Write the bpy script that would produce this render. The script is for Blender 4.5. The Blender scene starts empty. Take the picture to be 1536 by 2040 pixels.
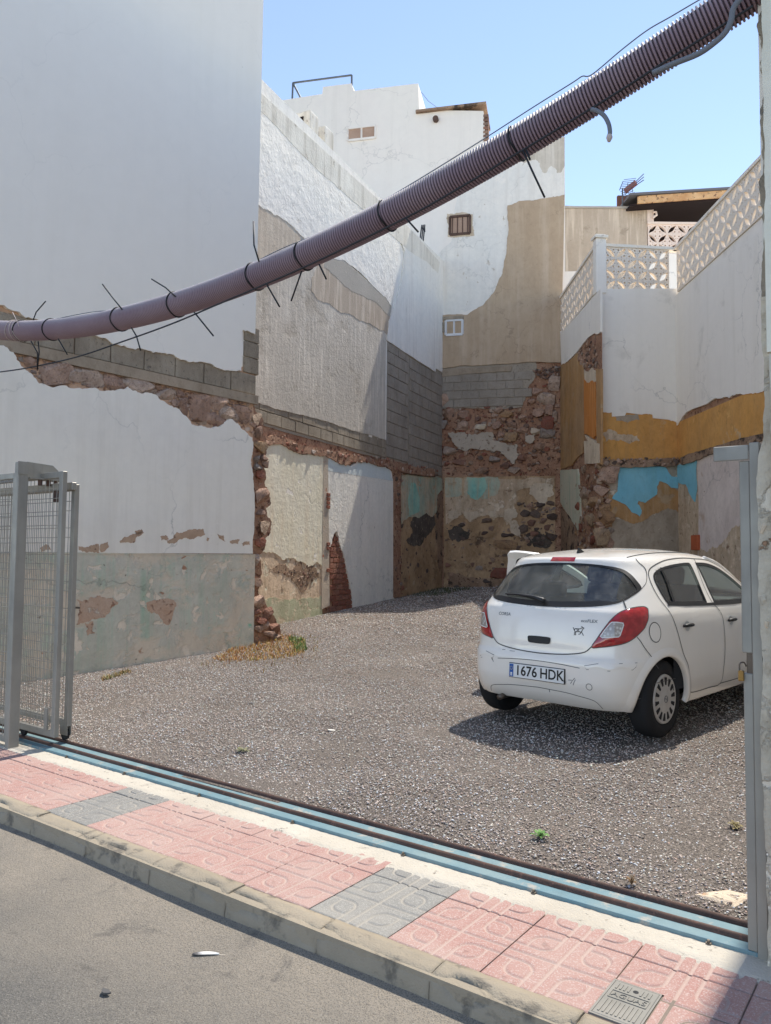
import bpy, bmesh, math, random
import numpy as np
from mathutils import Vector, Matrix, noise as mnoise
from mathutils.geometry import delaunay_2d_cdt
from mathutils.bvhtree import BVHTree
R_ = math.radians
SC = bpy.context.scene
# ------------------------------------------------------------------ camera
IW, IH, FPX = 1536., 2040., 1530.
PITCH, ROLL, YAW = R_(3.3), R_(0.55), R_(36.3)
CAMZ = 1.6
_fw = Vector((-math.sin(YAW), math.cos(YAW), 0)); _r0 = Vector((math.cos(YAW), math.sin(YAW), 0)); _up = Vector((0, 0, 1))
CF = _fw * math.cos(PITCH) + _up * math.sin(PITCH); _U = _up * math.cos(PITCH) - _fw * math.sin(PITCH)
CR = _r0 * math.cos(ROLL) + _U * math.sin(ROLL); CU = _U * math.cos(ROLL) - _r0 * math.sin(ROLL)
CAM = Vector((0, 0, CAMZ))
cd = bpy.data.cameras.new('camera'); co = bpy.data.objects.new('camera', cd); SC.collection.objects.link(co)
co.matrix_world = Matrix(((CR.x, CU.x, -CF.x, 0), (CR.y, CU.y, -CF.y, 0), (CR.z, CU.z, -CF.z, CAMZ), (0, 0, 0, 1)))
cd.sensor_fit = 'VERTICAL'; cd.sensor_height = 24.0; cd.lens = 24.0 * FPX / IH
cd.clip_start = 0.05; cd.clip_end = 2000
SC.camera = co
# ------------------------------------------------------------------ light
SUN_EL, SUN_AZ = R_(61), R_(1.5)          # azimuth measured from +Y towards +X
wd = bpy.data.worlds.new('World'); SC.world = wd; wd.use_nodes = True
wn = wd.node_tree; bgn = wn.nodes['Background']
sky = wn.nodes.new('ShaderNodeTexSky'); sky.sky_type = 'NISHITA'; sky.sun_disc = False
sky.sun_elevation = SUN_EL; sky.sun_rotation = SUN_AZ; sky.altitude = 50; sky.air_density = 0.6; sky.dust_density = 0.0; sky.ozone_density = 1.0
wb = wn.nodes.new('ShaderNodeMix'); wb.data_type = 'RGBA'; wb.blend_type = 'MULTIPLY'; wb.inputs[0].default_value = 1.0   # the camera's white balance, the same over the whole sky
wb.inputs[7].default_value = (1.14, 0.985, 0.85, 1)
wn.links.new(sky.outputs[0], wb.inputs[6]); wn.links.new(wb.outputs[2], bgn.inputs[0]); bgn.inputs[1].default_value = 0.15
sd = bpy.data.lights.new('sun', 'SUN'); sd.energy = 2.0; sd.angle = R_(0.53); sd.color = (1, 0.95, 0.87)
so = bpy.data.objects.new('sun', sd); SC.collection.objects.link(so)
sdir = Vector((math.sin(SUN_AZ) * math.cos(SUN_EL), math.cos(SUN_AZ) * math.cos(SUN_EL), math.sin(SUN_EL)))
so.rotation_euler = (-sdir).to_track_quat('-Z', 'Y').to_euler(); so.location = (0, 10, 30)
SC.view_settings.view_transform = 'Standard'; SC.view_settings.look = 'None'
SC.view_settings.exposure = 1.50; SC.view_settings.gamma = 1.0; SC.view_settings.use_curve_mapping = False
SC.render.engine = 'CYCLES'; SC.render.resolution_x = 771; SC.render.resolution_y = 1024
try:
    SC.cycles.max_bounces = 6; SC.cycles.transparent_max_bounces = 12; SC.cycles.use_denoising = True
except Exception: pass
# ------------------------------------------------------------------ helpers
def pxray(x, y): return CF + CR * ((x - IW / 2) / FPX) + CU * ((IH / 2 - y) / FPX)
def onz(x, y, z):
    d = pxray(x, y); return CAM + d * ((z - CAMZ) / d.z)
ORG = {}
def link(o): SC.collection.objects.link(o); return o
def thing(name, label, cat, loc=(0, 0, 0), group=None):
    o = bpy.data.objects.new(name, None); o.location = loc; o.empty_display_size = .1; link(o)
    o['label'] = label; o['category'] = cat
    if group: o['group'] = group
    ORG[o.name] = Vector(loc); return o
def tag(o, label=None, cat=None, group=None, kind=None):
    if label: o['label'] = label
    if cat: o['category'] = cat
    if group: o['group'] = group
    if kind: o['kind'] = kind
    return o
def org(p): return ORG.get(p.name, Vector((0, 0, 0))) if p else Vector((0, 0, 0))
def mk(name, V, F, mat, parent=None, smooth=False, loc=None):
    """one mesh object; V in world coordinates"""
    o0 = org(parent) if parent else Vector(loc or (0, 0, 0))
    me = bpy.data.meshes.new(name)
    me.from_pydata([(v[0] - o0.x, v[1] - o0.y, v[2] - o0.z) for v in V], [], F)
    if smooth: me.polygons.foreach_set('use_smooth', [True] * len(me.polygons))
    if mat: me.materials.append(mat)
    me.update()
    o = bpy.data.objects.new(name, me); link(o)
    if parent: o.parent = parent
    else: o.location = o0
    ORG[o.name] = o0
    return o
def inst(name, me, parent, M):
    o = bpy.data.objects.new(name, me); link(o)
    if parent:
        o.parent = parent; o.matrix_local = Matrix.Translation(-org(parent)) @ M
    else: o.matrix_world = M
    return o
class MB:
    def __init__(s): s.V = []; s.F = []
    def add(s, V, F):
        b = len(s.V); s.V += [tuple(v) for v in V]; s.F += [tuple(i + b for i in f) for f in F]; return s
    def box(s, x0, x1, y0, y1, z0, z1):
        return s.add([(x0, y0, z0), (x1, y0, z0), (x1, y1, z0), (x0, y1, z0), (x0, y0, z1), (x1, y0, z1), (x1, y1, z1), (x0, y1, z1)],
                     [(3, 2, 1, 0), (4, 5, 6, 7), (0, 1, 5, 4), (1, 2, 6, 5), (2, 3, 7, 6), (3, 0, 4, 7)])
    def obox(s, c, ax, hs):
        """oriented box: centre, three axis vectors, half sizes"""
        c = Vector(c); ax = [Vector(a).normalized() for a in ax]; P = []
        for k in (-1, 1):
            for i, j in ((-1, -1), (1, -1), (1, 1), (-1, 1)):
                P.append(c + ax[0] * hs[0] * i + ax[1] * hs[1] * j + ax[2] * hs[2] * k)
        return s.add(P, [(3, 2, 1, 0), (4, 5, 6, 7), (0, 1, 5, 4), (1, 2, 6, 5), (2, 3, 7, 6), (3, 0, 4, 7)])
    def bar(s, a, b, w, h=None):
        a = Vector(a); b = Vector(b); d = (b - a); L = d.length; d.normalize()
        u = Vector((0, 0, 1)) if abs(d.z) < .95 else Vector((0, 1, 0))
        r = d.cross(u).normalized(); u = r.cross(d)
        return s.obox((a + b) / 2, (d, r, u), (L / 2, w / 2, (h or w) / 2))
    def tube(s, path, r, seg=8, cap=True):
        path = [Vector(p) for p in path]; n = len(path); rs = r if isinstance(r, (list, tuple)) else [r] * n
        t = (path[1] - path[0]).normalized(); u = Vector((0, 0, 1)) if abs(t.z) < .9 else Vector((1, 0, 0)); a = t.cross(u).normalized()
        V = []; F = []
        for i in range(n):
            t = (path[min(i + 1, n - 1)] - path[max(i - 1, 0)]).normalized(); a = (a - t * a.dot(t)).normalized(); b = t.cross(a)
            for k in range(seg):
                q = 2 * math.pi * k / seg; V.append(path[i] + (a * math.cos(q) + b * math.sin(q)) * rs[i])
        for i in range(n - 1):
            for k in range(seg):
                k2 = (k + 1) % seg; F.append((i * seg + k, i * seg + k2, (i + 1) * seg + k2, (i + 1) * seg + k))
        if cap: F.append(tuple(range(seg - 1, -1, -1))); F.append(tuple((n - 1) * seg + k for k in range(seg)))
        return s.add(V, F)
    def obj(s, name, mat, parent=None, smooth=False, loc=None): return mk(name, s.V, s.F, mat, parent, smooth, loc)
def bevbox_mesh(name, sx, sy, sz, b, mat, seg=1):
    bm = bmesh.new(); bmesh.ops.create_cube(bm, size=1)
    for v in bm.verts: v.co = Vector((v.co.x * sx, v.co.y * sy, v.co.z * sz))
    bmesh.ops.bevel(bm, geom=bm.edges[:], offset=b, segments=seg, affect='EDGES')
    me = bpy.data.meshes.new(name); bm.to_mesh(me); bm.free()
    if mat: me.materials.append(mat)
    return me
def bevobj(o, w=.004, seg=2):
    m = o.modifiers.new('bevel', 'BEVEL'); m.width = w; m.segments = seg; m.limit_method = 'ANGLE'; return o
# ------------------------------------------------------------------ node graphs
class G:
    def __init__(s, name, rough=.85, spec=.3):
        s.m = bpy.data.materials.new(name); s.m.use_nodes = True; s.nt = s.m.node_tree
        s.b = s.nt.nodes['Principled BSDF']; s.b.inputs['Roughness'].default_value = rough
        s.b.inputs['Specular IOR Level'].default_value = spec; s._p = None
    def n(s, t, ins=None, **pr):
        nd = s.nt.nodes.new(t)
        for k, v in pr.items(): setattr(nd, k, v)
        for k, v in (ins or {}).items(): s.set(nd.inputs[k], v)
        return nd
    def set(s, sock, v):
        if isinstance(v, bpy.types.NodeSocket): s.nt.links.new(v, sock)
        else:
            if sock.type == 'RGBA' and len(v) == 3: v = (*v, 1)
            sock.default_value = v
    def pos(s):
        if not s._p: s._p = s.n('ShaderNodeNewGeometry').outputs['Position']
        return s._p
    def obj(s): return s.n('ShaderNodeTexCoord').outputs['Object']
    def vec(s, sc=(1, 1, 1), off=(0, 0, 0), v=None):
        return s.n('ShaderNodeVectorMath', {0: v or s.pos(), 1: sc, 2: off}, operation='MULTIPLY_ADD').outputs[0]
    def noise(s, scale, detail=4, rough=.55, v=None, dist=0):
        return s.n('ShaderNodeTexNoise', {'Vector': v or s.pos(), 'Scale': scale, 'Detail': detail, 'Roughness': rough, 'Distortion': dist}).outputs[0]
    def voro(s, scale, v=None, feature='F1', out=0, rnd=1):
        return s.n('ShaderNodeTexVoronoi', {'Vector': v or s.pos(), 'Scale': scale, 'Randomness': rnd}, feature=feature).outputs[out]
    def rng(s, f, lo, hi, a=0., b=1.):
        return s.n('ShaderNodeMapRange', {0: f, 1: lo, 2: hi, 3: a, 4: b}, clamp=True).outputs[0]
    def mix(s, f, a, b, blend='MIX'):
        nd = s.n('ShaderNodeMix', data_type='RGBA', blend_type=blend)
        s.set(nd.inputs[0], f); s.set(nd.inputs[6], a); s.set(nd.inputs[7], b); return nd.outputs[2]
    def math(s, op, a, b=0., c=None):
        nd = s.n('ShaderNodeMath', operation=op); s.set(nd.inputs[0], a); s.set(nd.inputs[1], b)
        if c is not None: s.set(nd.inputs[2], c)
        return nd.outputs[0]
    def sep(s, v=None): return s.n('ShaderNodeSeparateXYZ', {0: v or s.pos()}).outputs
    def bump(s, h, st=.4, d=.01):
        nd = s.n('ShaderNodeBump', {'Height': h, 'Strength': st, 'Distance': d}); s.nt.links.new(nd.outputs[0], s.b.inputs['Normal']); return nd
    def col(s, c): s.set(s.b.inputs['Base Color'], c); return s
    def rough(s, v): s.set(s.b.inputs['Roughness'], v); return s
def hexc(h, k=1.):
    c = [int(h[i:i + 2], 16) / 255 for i in (0, 2, 4)]
    return tuple(min(1, k * ((x / 12.92) if x <= .04045 else ((x + .055) / 1.055) ** 2.4)) for x in c)
WALLK = 1.36
def plaster(name, base, var, vs=.7, streak=None, spots=(), bump=.25, bscale=35, rough=.9, coarse=0., cs=6, fine=.05, k_=None, cracks=0., grime=0.):
    kk = k_ or WALLK; wk = (1.08, 1.0, .875) if k_ is None else (1, 1, 1); sc_ = lambda c: tuple(min(.91 * w_ / wk[0], x * kk * w_) for x, w_ in zip(c, wk))
    base, var = sc_(base), sc_(var); spots = [(sc_(q[0]), *q[1:]) for q in spots]
    if streak: streak = (sc_(streak[0]), *streak[1:])
    g = G(name, rough)
    c = g.mix(g.rng(g.noise(vs, 5, .6), .35, .65), base, var)
    if fine: c = g.mix(g.rng(g.noise(vs * 12, 5, .65), .3, .7, 0, fine * 4), c, tuple(.55 * x for x in base))
    if streak:                                  # rain marks running down the wall
        sc, amt = streak[0], streak[1]; fx = streak[2] if len(streak) > 2 else 6
        f = g.noise(1, 4, .65, g.vec((fx, fx, fx * .06), (3, 1, 7)))
        f2 = g.noise(.6, 2, .5)
        f = g.math('MULTIPLY', g.rng(f, .48, .68), g.rng(f2, .35, .6, .35, 1))
        c = g.mix(g.math('MULTIPLY', f, amt), c, sc)
    k = 0
    hb = g.noise(bscale, 6, .6)
    for (pc, ps, thr, soft, *st) in spots:
        k += 1; off = (k * 13.7, k * 5.1, k * 9.3); sz = st[0] if st else 1.
        f = g.rng(g.noise(ps, 8, .62, g.vec((1, 1, sz), off), .3), thr, thr + soft)
        c = g.mix(f, c, pc); hb = g.math('SUBTRACT', hb, g.math('MULTIPLY', f, .8))
    if grime:                                   # blotchy dirt, fine to coarse
        f = g.rng(g.noise(2.3, 10, .74, g.vec((1, 1, .7), (31, 7, 3)), .4), .42, .68, 0, grime); c = g.mix(f, c, (.42, .37, .31), 'MULTIPLY')
        f = g.rng(g.noise(11, 8, .7, g.vec((1, 1, .6), (3, 17, 5))), .54, .66, 0, grime * .8); c = g.mix(f, c, (.50, .44, .38), 'MULTIPLY'); hb = g.math('SUBTRACT', hb, g.math('MULTIPLY', f, .5))
    if cracks:                                  # hairline cracks wandering over the render
        wv = g.n('ShaderNodeVectorMath', {0: g.pos(), 1: g.n('ShaderNodeVectorMath', {0: g.n('ShaderNodeTexNoise', {'Vector': g.pos(), 'Scale': 2.2, 'Detail': 6.0}).outputs[1], 1: (.9, .9, .9)}, operation='MULTIPLY').outputs[0]}, operation='ADD').outputs[0]
        ce_ = g.n('ShaderNodeTexVoronoi', {'Vector': wv, 'Scale': .55}, feature='DISTANCE_TO_EDGE').outputs[0]
        f = g.math('MULTIPLY', g.rng(ce_, .0, .009, 1, 0), g.rng(g.noise(.7, 3, .5, g.vec((1, 1, 1), (21, 4, 8))), .42, .6, 0, cracks)); c = g.mix(f, c, tuple(.3 * x for x in base)); hb = g.math('SUBTRACT', hb, f)
    if coarse: hb = g.math('ADD', hb, g.math('MULTIPLY', g.noise(cs, 5, .6), coarse))
    g.col(c); g.bump(hb, bump, .012); return g.m
# ------------------------------------------------------------------ wall planes
def frac_edge(a, b, amp, step, rnd, out):
    d = (b - a); L = d.length
    if L < step: return
    m = (a + b) / 2 + Vector((-d.y, d.x)) / L * rnd.uniform(-1, 1) * min(amp, .22 * L)
    frac_edge(a, m, amp * .62, step, rnd, out); out.append(m); frac_edge(m, b, amp * .62, step, rnd, out)
class Plane:
    def __init__(s, o, d, toward):
        s.o = Vector(o[:2]); s.d = Vector(d[:2]).normalized(); n = Vector((s.d.y, -s.d.x))
        if n.dot(Vector(toward[:2])) < 0: n = -n
        s.n = n; s.n3 = Vector((n.x, n.y, 0)); s.d3 = Vector((s.d.x, s.d.y, 0)); s.o3 = Vector((s.o.x, s.o.y, 0))
        s.flip = s.d3.cross(Vector((0, 0, 1))).dot(s.n3) < 0
    def hit(s, x, y, off=0.):
        dr = pxray(x, y); t = ((s.o3 + s.n3 * off) - CAM).dot(s.n3) / dr.dot(s.n3); p = CAM + dr * t
        return (p - s.o3).dot(s.d3), p.z
    def pt(s, a, z, off=0.): return s.o3 + s.d3 * a + s.n3 * off + Vector((0, 0, z))
    def mat(s, a, z, off=0.):
        m = Matrix.Identity(4); zx = s.d3; nn = -s.n3
        m.col[0][:3] = zx; m.col[1][:3] = nn; m.col[2][:3] = (0, 0, 1)
        p = s.pt(a, z, off); m.col[3][:3] = p
        return m
def outline(pl, px, jag, step, seed, off, local=False):
    rnd = random.Random(seed); pts = []
    P = [(Vector((p[0], p[1])) if local else Vector(pl.hit(p[0], p[1], off)), len(p) > 2) for p in px]
    for i, (a, st) in enumerate(P):
        b = P[(i + 1) % len(P)][0]; pts.append(a)
        if not st and jag: o = []; frac_edge(a, b, jag, step, rnd, o); pts += o
    return pts
def patch(name, pl, px, thick, off, mat, parent, jag=.04, step=.05, seed=1, local=False, cut=None):
    """a slab of render on a wall plane: outline (a third element keeps the edge that starts there straight)"""
    pts = outline(pl, px, jag, step, seed, off + thick, local); n = len(pts)
    ar = sum(pts[i].x * pts[(i + 1) % n].y - pts[(i + 1) % n].x * pts[i].y for i in range(n))
    if (ar < 0) != pl.flip: pts.reverse()
    V = [pl.pt(p.x, p.y, off + thick) for p in pts] + [pl.pt(p.x, p.y, off) for p in pts]
    F = [tuple(range(n))] + [(i, i + n, (i + 1) % n + n, (i + 1) % n) for i in range(n)]
    return mk(name, V, F, mat, parent)
def inpoly(x, y, P):
    c = False; j = len(P) - 1
    for i in range(len(P)):
        if (P[i][1] > y) != (P[j][1] > y) and x < (P[j][0] - P[i][0]) * (y - P[i][1]) / (P[j][1] - P[i][1]) + P[i][0]: c = not c
        j = i
    return c
# ------------------------------------------------------------------ terrain of the lot
def ground_np(x, y):
    b = .09 + .049 * (y - 5.5) + .012 * (x + 8.7)
    r = .162 + .012 * (y - 6.4) + .055 * np.maximum(y - 9.6, 0)          # flatter where the car stands
    w = np.clip((x + 7.0) / 2.8, 0, 1); w = w * w * (3 - 2 * w); w2 = np.clip((y - 3.6) / 1.6, 0, 1)
    b = b * (1 - w) + (r * w2 + .12 * (1 - w2)) * w; lo = .105
    return lo + np.log1p(np.exp(np.minimum(b - lo, 1.2) * 28)) / 28
def ground_z(x, y): return float(ground_np(float(x), float(y)))
# ================================================================== materials
def mat_road():
    g = G('asphalt', .92); n = g.noise(1.3, 5, .6)
    c = g.mix(g.rng(n, .35, .65), (.175, .165, .150), (.235, .215, .185))
    # pale dust drifted to the kerb
    yy = g.sep()[1]; d = g.math('ADD', yy, g.math('MULTIPLY', g.noise(2.2, 4), .9))
    c = g.mix(g.rng(d, 1.95, 2.85, 0, .8), c, (.44, .375, .295))
    sp = g.voro(150); c = g.mix(g.rng(sp, .22, .5, .5, 0), c, (.06, .056, .05)); c = g.mix(g.rng(g.voro(95, g.vec((1, 1, 1), (3, 5, 1))), .16, .22, .35, 0), c, (.055, .05, .046))
    c = g.mix(g.rng(g.noise(190, 2, .5), .57, .68, 0, .45), c, (.5, .46, .4))
    c = g.mix(g.rng(g.noise(5, 8, .7, None, .6), .57, .66, 0, .5), c, (.115, .105, .098))
    c = g.mix(g.rng(g.noise(3.1, 6, .7, g.vec((1, 1, 1), (7, 3, 0))), .58, .7, 0, .4), c, (.34, .30, .25))
    c = g.mix(1., c, (.77, .765, .75), 'MULTIPLY'); g.col(c); g.bump(g.math('ADD', g.noise(110, 4, .65), g.math('MULTIPLY', g.noise(14, 4), 1.)), .9, .010); return g.m
def mat_tile(name, c1, c2, speck, dust):
    g = G(name, .85); oi = g.n('ShaderNodeObjectInfo').outputs['Random']
    c = g.mix(oi, c1, c2)
    c = g.mix(g.rng(g.noise(170, 2, .6), .52, .66, 0, .75), c, speck); c = g.mix(g.rng(g.noise(150, 2, .6, g.vec((1, 1, 1), (2, 8, 4))), .60, .70, 0, .6), c, tuple(.55 * x for x in c1))
    c = g.mix(g.rng(g.noise(2.6, 6, .65), .42, .72, 0, .5), c, dust)
    c = g.mix(g.rng(g.noise(9, 7, .7, g.vec((1, 1, 1), (4, 9, 2))), .62, .68, 0, .4), c, tuple(.45 * x for x in c1))
    z = g.sep(g.obj())[2]
    c = g.mix(g.rng(z, -.0060, -.0015, .70, 0), c, dust)
    c = g.mix(1., c, (.60, .63, .63), 'MULTIPLY'); g.col(c); g.bump(g.noise(260, 3, .6), .35, .003); return g.m
def mat_metal(name, c, c2, rough=.45, metallic=.6, rust=None, rs=6, thr=.62, gz=None):
    g = G(name, rough, .4); g.b.inputs['Metallic'].default_value = metallic
    c = (c[0] * 1.08, c[1], c[2] * .88); c2 = (c2[0] * 1.08, c2[1], c2[2] * .88); cc = g.mix(g.rng(g.noise(3, 5, .6), .35, .65), c, c2)
    cc = g.mix(g.rng(g.noise(1, 4, .6, g.vec((14, 14, .9))), .5, .75, 0, .35), cc, tuple(.6 * x for x in c))
    if rust: cc = g.mix(g.rng(g.noise(rs, 8, .7), thr, thr + .08), cc, rust)
    g.col(cc); g.rough(g.rng(g.noise(8, 4), .3, .7, rough - .1, rough + .15)); g.bump(g.noise(60, 3), .06, .002); return g.m
M_ROAD = mat_road()
M_PINK = mat_tile('tile_pink', (.63, .32, .265), (.68, .385, .32), (.90, .72, .64), (.80, .60, .51))
M_GREY = mat_tile('tile_grey', (.36, .325, .295), (.40, .365, .33), (.70, .64, .57), (.66, .57, .48))
M_GALV = mat_metal('galvanised_steel', (.265, .27, .268), (.32, .325, .32), .5, .35)
M_WIRE = mat_metal('galvanised_wire', (.30, .305, .30), (.35, .35, .34), .5, .4)
M_BLUE = mat_metal('blue_painted_steel', (.125, .235, .30), (.19, .285, .325), .6, 0, (.36, .34, .29), 7, .56)
M_RAIL = mat_metal('rusty_rail', (.075, .048, .042), (.12, .075, .06), .7, .2, (.17, .085, .06), 25, .55)
M_BLACK = G('black_plastic', .5).col((.012, .012, .013)).m
M_RUBBER = G('black_rubber', .75).col((.02, .02, .021)).m
M_BRASS = mat_metal('padlock_brass', (.35, .22, .08), (.28, .18, .07), .4, .9)
M_BOLT = mat_metal('bolt_steel', (.2, .19, .18), (.13, .11, .1), .5, .8)
M_CONC = plaster('kerb_concrete', (.62, .52, .385), (.52, .44, .325), 1.6, None, [((.27, .235, .185), 7, .55, .1), ((.50, .46, .38), 3, .6, .2)], .5, 120, coarse=.6, cs=30, k_=.62)
M_CONC2 = plaster('sidewalk_screed', (.74, .67, .55), (.62, .55, .44), 1.2, None, [((.30, .25, .20), 22, .63, .07), ((.42, .36, .29), 5, .60, .08)], .6, 90, coarse=.7, cs=18, k_=.84)
M_SUBST = plaster('joint_mortar', (.42, .34, .27), (.33, .27, .21), 2, None, [], .4, 80, k_=.58)
M_GRND = plaster('lot_ground', (.36, .30, .25), (.43, .36, .30), .8, None, [((.18, .15, .13), 90, .50, .12), ((.48, .42, .36), 120, .58, .1)], .8, 110, k_=.58)
# walls
WHITE = (.66, .65, .635)
M_W1UP = plaster('smooth_grey_white_render', (.640, .640, .640), (.665, .662, .655), .35, ((.52, .51, .48), .16, 2.5), [((.44, .43, .41), 9, .71, .05)], .08, 8, fine=.015, cracks=0.075)
M_W1LO = plaster('white_limewash', (.645, .635, .605), (.66, .655, .635), .5, ((.44, .42, .38), .26, 5), [((.36, .35, .33), 14, .71, .03), ((.74, .73, .70), 3, .66, .05)], .18, 12, fine=.03, coarse=.6, cs=2.5, cracks=0.44)
M_DADO = plaster('worn_grey_green_dado', (.43, .455, .415), (.48, .475, .44), 1.1, ((.25, .40, .32), .7, 7),
    [((.50, .46, .40), 1.5, .49, .10, 1.6), ((.58, .54, .48), 4.5, .57, .05), ((.34, .375, .35), 2.2, .58, .08), ((.20, .42, .34), 2.6, .66, .06), ((.37, .215, .15), 3.4, .66, .04, 1.8), ((.17, .15, .13), 10, .68, .03)], .75, 22, coarse=1.2, cs=7, cracks=0.5, grime=.22)
M_BLOCK = plaster('concrete_block', (.225, .21, .195), (.275, .255, .235), 1.4, None, [((.12, .115, .11), 26, .60, .08)], .6, 90, coarse=.8, cs=40, grime=0.35)
M_BLOCKW = plaster('weathered_block', (.225, .20, .17), (.29, .26, .22), 1.4, ((.42, .39, .34), .4, 7), [((.13, .115, .10), 20, .60, .08)], .7, 80, coarse=.8, cs=40, grime=0.5)
M_MORTAR = plaster('block_mortar', (.30, .275, .245), (.24, .22, .195), 2, None, [((.13, .115, .1), 30, .58, .08)], .7, 60, coarse=1, cs=25)
M_BEAM = plaster('concrete_beam', (.30, .255, .21), (.26, .225, .185), 1, None, [((.19, .165, .14), 12, .62, .08)], .4, 60, grime=0.5)
M_RED = plaster('red_earth_mortar', (.26, .145, .10), (.36, .24, .18), 1.6, None, [((.10, .047, .034), 9, .55, .07), ((.38, .27, .20), 14, .58, .06), ((.07, .042, .034), 30, .6, .05)], .9, 45, coarse=1.6, cs=14, grime=0.4)
M_RUBB = plaster('pink_tuff_rubble', (.42, .27, .19), (.47, .34, .26), 2.2, None, [((.22, .125, .085), 9, .56, .07), ((.52, .44, .36), 16, .6, .06)], .9, 45, coarse=1.5, cs=12)
M_DARKR = plaster('soot_dark_rubble', (.22, .155, .115), (.33, .245, .185), 1.1, None, [((.055, .043, .037), 3, .53, .08), ((.33, .26, .20), 6, .62, .05), ((.10, .062, .045), 18, .58, .05)], .9, 40, coarse=1.6, cs=9, grime=0.4)
def mat_stone(name, cols):
    g = G(name, .95, .2); r = g.n('ShaderNodeObjectInfo').outputs['Random']
    rp = g.n('ShaderNodeValToRGB', {0: r}); e = rp.color_ramp; e.interpolation = 'CONSTANT'
    while len(e.elements) < len(cols): e.elements.new(.5)
    for i, c in enumerate(cols): e.elements[i].position = i / len(cols); e.elements[i].color = (*c, 1)
    c = g.mix(g.rng(g.noise(7, 5), .3, .7, 0, .6), rp.outputs[0], (.24, .15, .11))
    c = g.mix(g.rng(g.noise(30, 4), .55, .7, 0, .6), c, (.12, .075, .055))
    g.col(c); g.bump(g.math('ADD', g.noise(40, 5, .65), g.math('MULTIPLY', g.noise(13, 5, .6), 2.)), 1., .035); return g.m
M_STONE = mat_stone('tuff_stone', [(.50, .32, .22), (.37, .19, .13), (.56, .42, .32), (.32, .21, .155), (.53, .37, .26), (.26, .145, .105), (.44, .37, .31)])
M_STONEP = mat_stone('pink_tuff_stone', [(.66, .45, .33), (.60, .39, .28), (.70, .53, .41), (.54, .34, .24)])
M_STONED = mat_stone('dark_basalt_stone', [(.12, .10, .085), (.17, .14, .115), (.22, .16, .12), (.10, .08, .07)])
M_STONEO = mat_stone('ochre_stone', [(.58, .37, .20), (.52, .31, .155), (.62, .45, .28), (.55, .41, .29)])
M_BRICK = mat_stone('red_brick', [(.38, .14, .085), (.33, .115, .075), (.43, .19, .125)])
M_STUCCO = plaster('rough_white_stucco', (.70, .715, .73), (.64, .655, .67), .6, ((.54, .53, .51), .4, 3), [((.56, .55, .54), 5, .64, .06), ((.44, .43, .41), 22, .71, .03)], 1.0, 14, coarse=2.6, cs=4, fine=.03, cracks=0.33, grime=0.12)
M_STUCCO2 = plaster('grey_white_render', (.575, .595, .615), (.63, .635, .64), .6, ((.42, .41, .40), .5, 6), [((.40, .39, .37), 12, .68, .03, .3)], .5, 20, coarse=.8, cs=5)
M_COPING = plaster('stained_parapet_render', (.60, .60, .585), (.50, .495, .475), 1.2, ((.27, .25, .22), .75, 6), [((.34, .32, .29), 4, .62, .05)], .6, 20, coarse=1, cs=5)
M_SCRATCH = plaster('scratch_coat_render', (.375, .36, .34), (.43, .41, .385), .6, ((.58, .56, .53), .8, 16), [((.29, .265, .235), 1.3, .54, .14)], .9, 30, coarse=1.2, cs=12, grime=0.15)
M_TANR = plaster('tan_grey_render', (.36, .315, .27), (.42, .375, .325), .9, ((.55, .51, .46), .7, 11), [((.33, .30, .265), 3, .62, .08)], .7, 30, coarse=1, cs=10)
M_DKGREY = plaster('dark_grey_render', (.30, .285, .265), (.345, .33, .31), 1, None, [((.42, .40, .37), 7, .64, .06)], .5, 30)
M_BROWNR = plaster('brown_grey_render', (.335, .285, .24), (.375, .33, .285), .9, ((.58, .53, .47), .8, 8), [((.28, .24, .2), 3, .6, .08)], .5, 30)
M_YEL = plaster('pale_yellow_limewash', (.72, .60, .495), (.75, .65, .56), .8, ((.50, .40, .29), .4, 6), [((.76, .72, .65), 4, .63, .04), ((.40, .30, .22), 15, .69, .03)], .7, 18, coarse=1.4, cs=6, cracks=0.5, grime=.1)
M_YELLOW_LO = plaster('peeling_cream_plaster', (.60, .50, .39), (.52, .43, .35), 1.5, ((.40, .33, .27), .5, 6), [((.68, .62, .54), 4, .57, .05), ((.30, .225, .17), 7, .60, .05), ((.16, .12, .1), 12, .66, .04)], .9, 24, coarse=1.5, cs=8, grime=0.6)
M_GREENB = plaster('green_skirting_paint', (.33, .375, .27), (.42, .42, .33), 1.5, None, [((.50, .44, .35), 5, .54, .08)], .6, 30, grime=0.6)
M_LBLUE = plaster('pale_blue_limewash', (.60, .665, .71), (.65, .69, .72), .8, ((.42, .43, .44), .4, 5), [((.43, .42, .41), 8, .66, .03), ((.30, .26, .23), 20, .70, .03), ((.70, .72, .73), 3, .62, .05)], .7, 18, coarse=1.5, cs=6, cracks=0.5, grime=.1)
M_PIERG = plaster('grey_pier_cement', (.34, .305, .27), (.40, .355, .31), 2, None, [((.30, .12, .08), 5, .62, .04)], .8, 40, coarse=1, cs=15)
M_TEAL = plaster('teal_streaked_plaster', (.30, .40, .36), (.46, .40, .32), 1.4, ((.42, .30, .20), .9, 9), [((.16, .42, .42), 2.2, .60, .05, .4), ((.38, .31, .24), 4, .58, .06)], .6, 24, coarse=1, cs=8, grime=0.5)
M_TEALP = plaster('turquoise_paint', (.19, .45, .44), (.30, .48, .43), 2, ((.42, .36, .27), .5, 12), [], .4, 24, grime=0.4)
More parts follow.
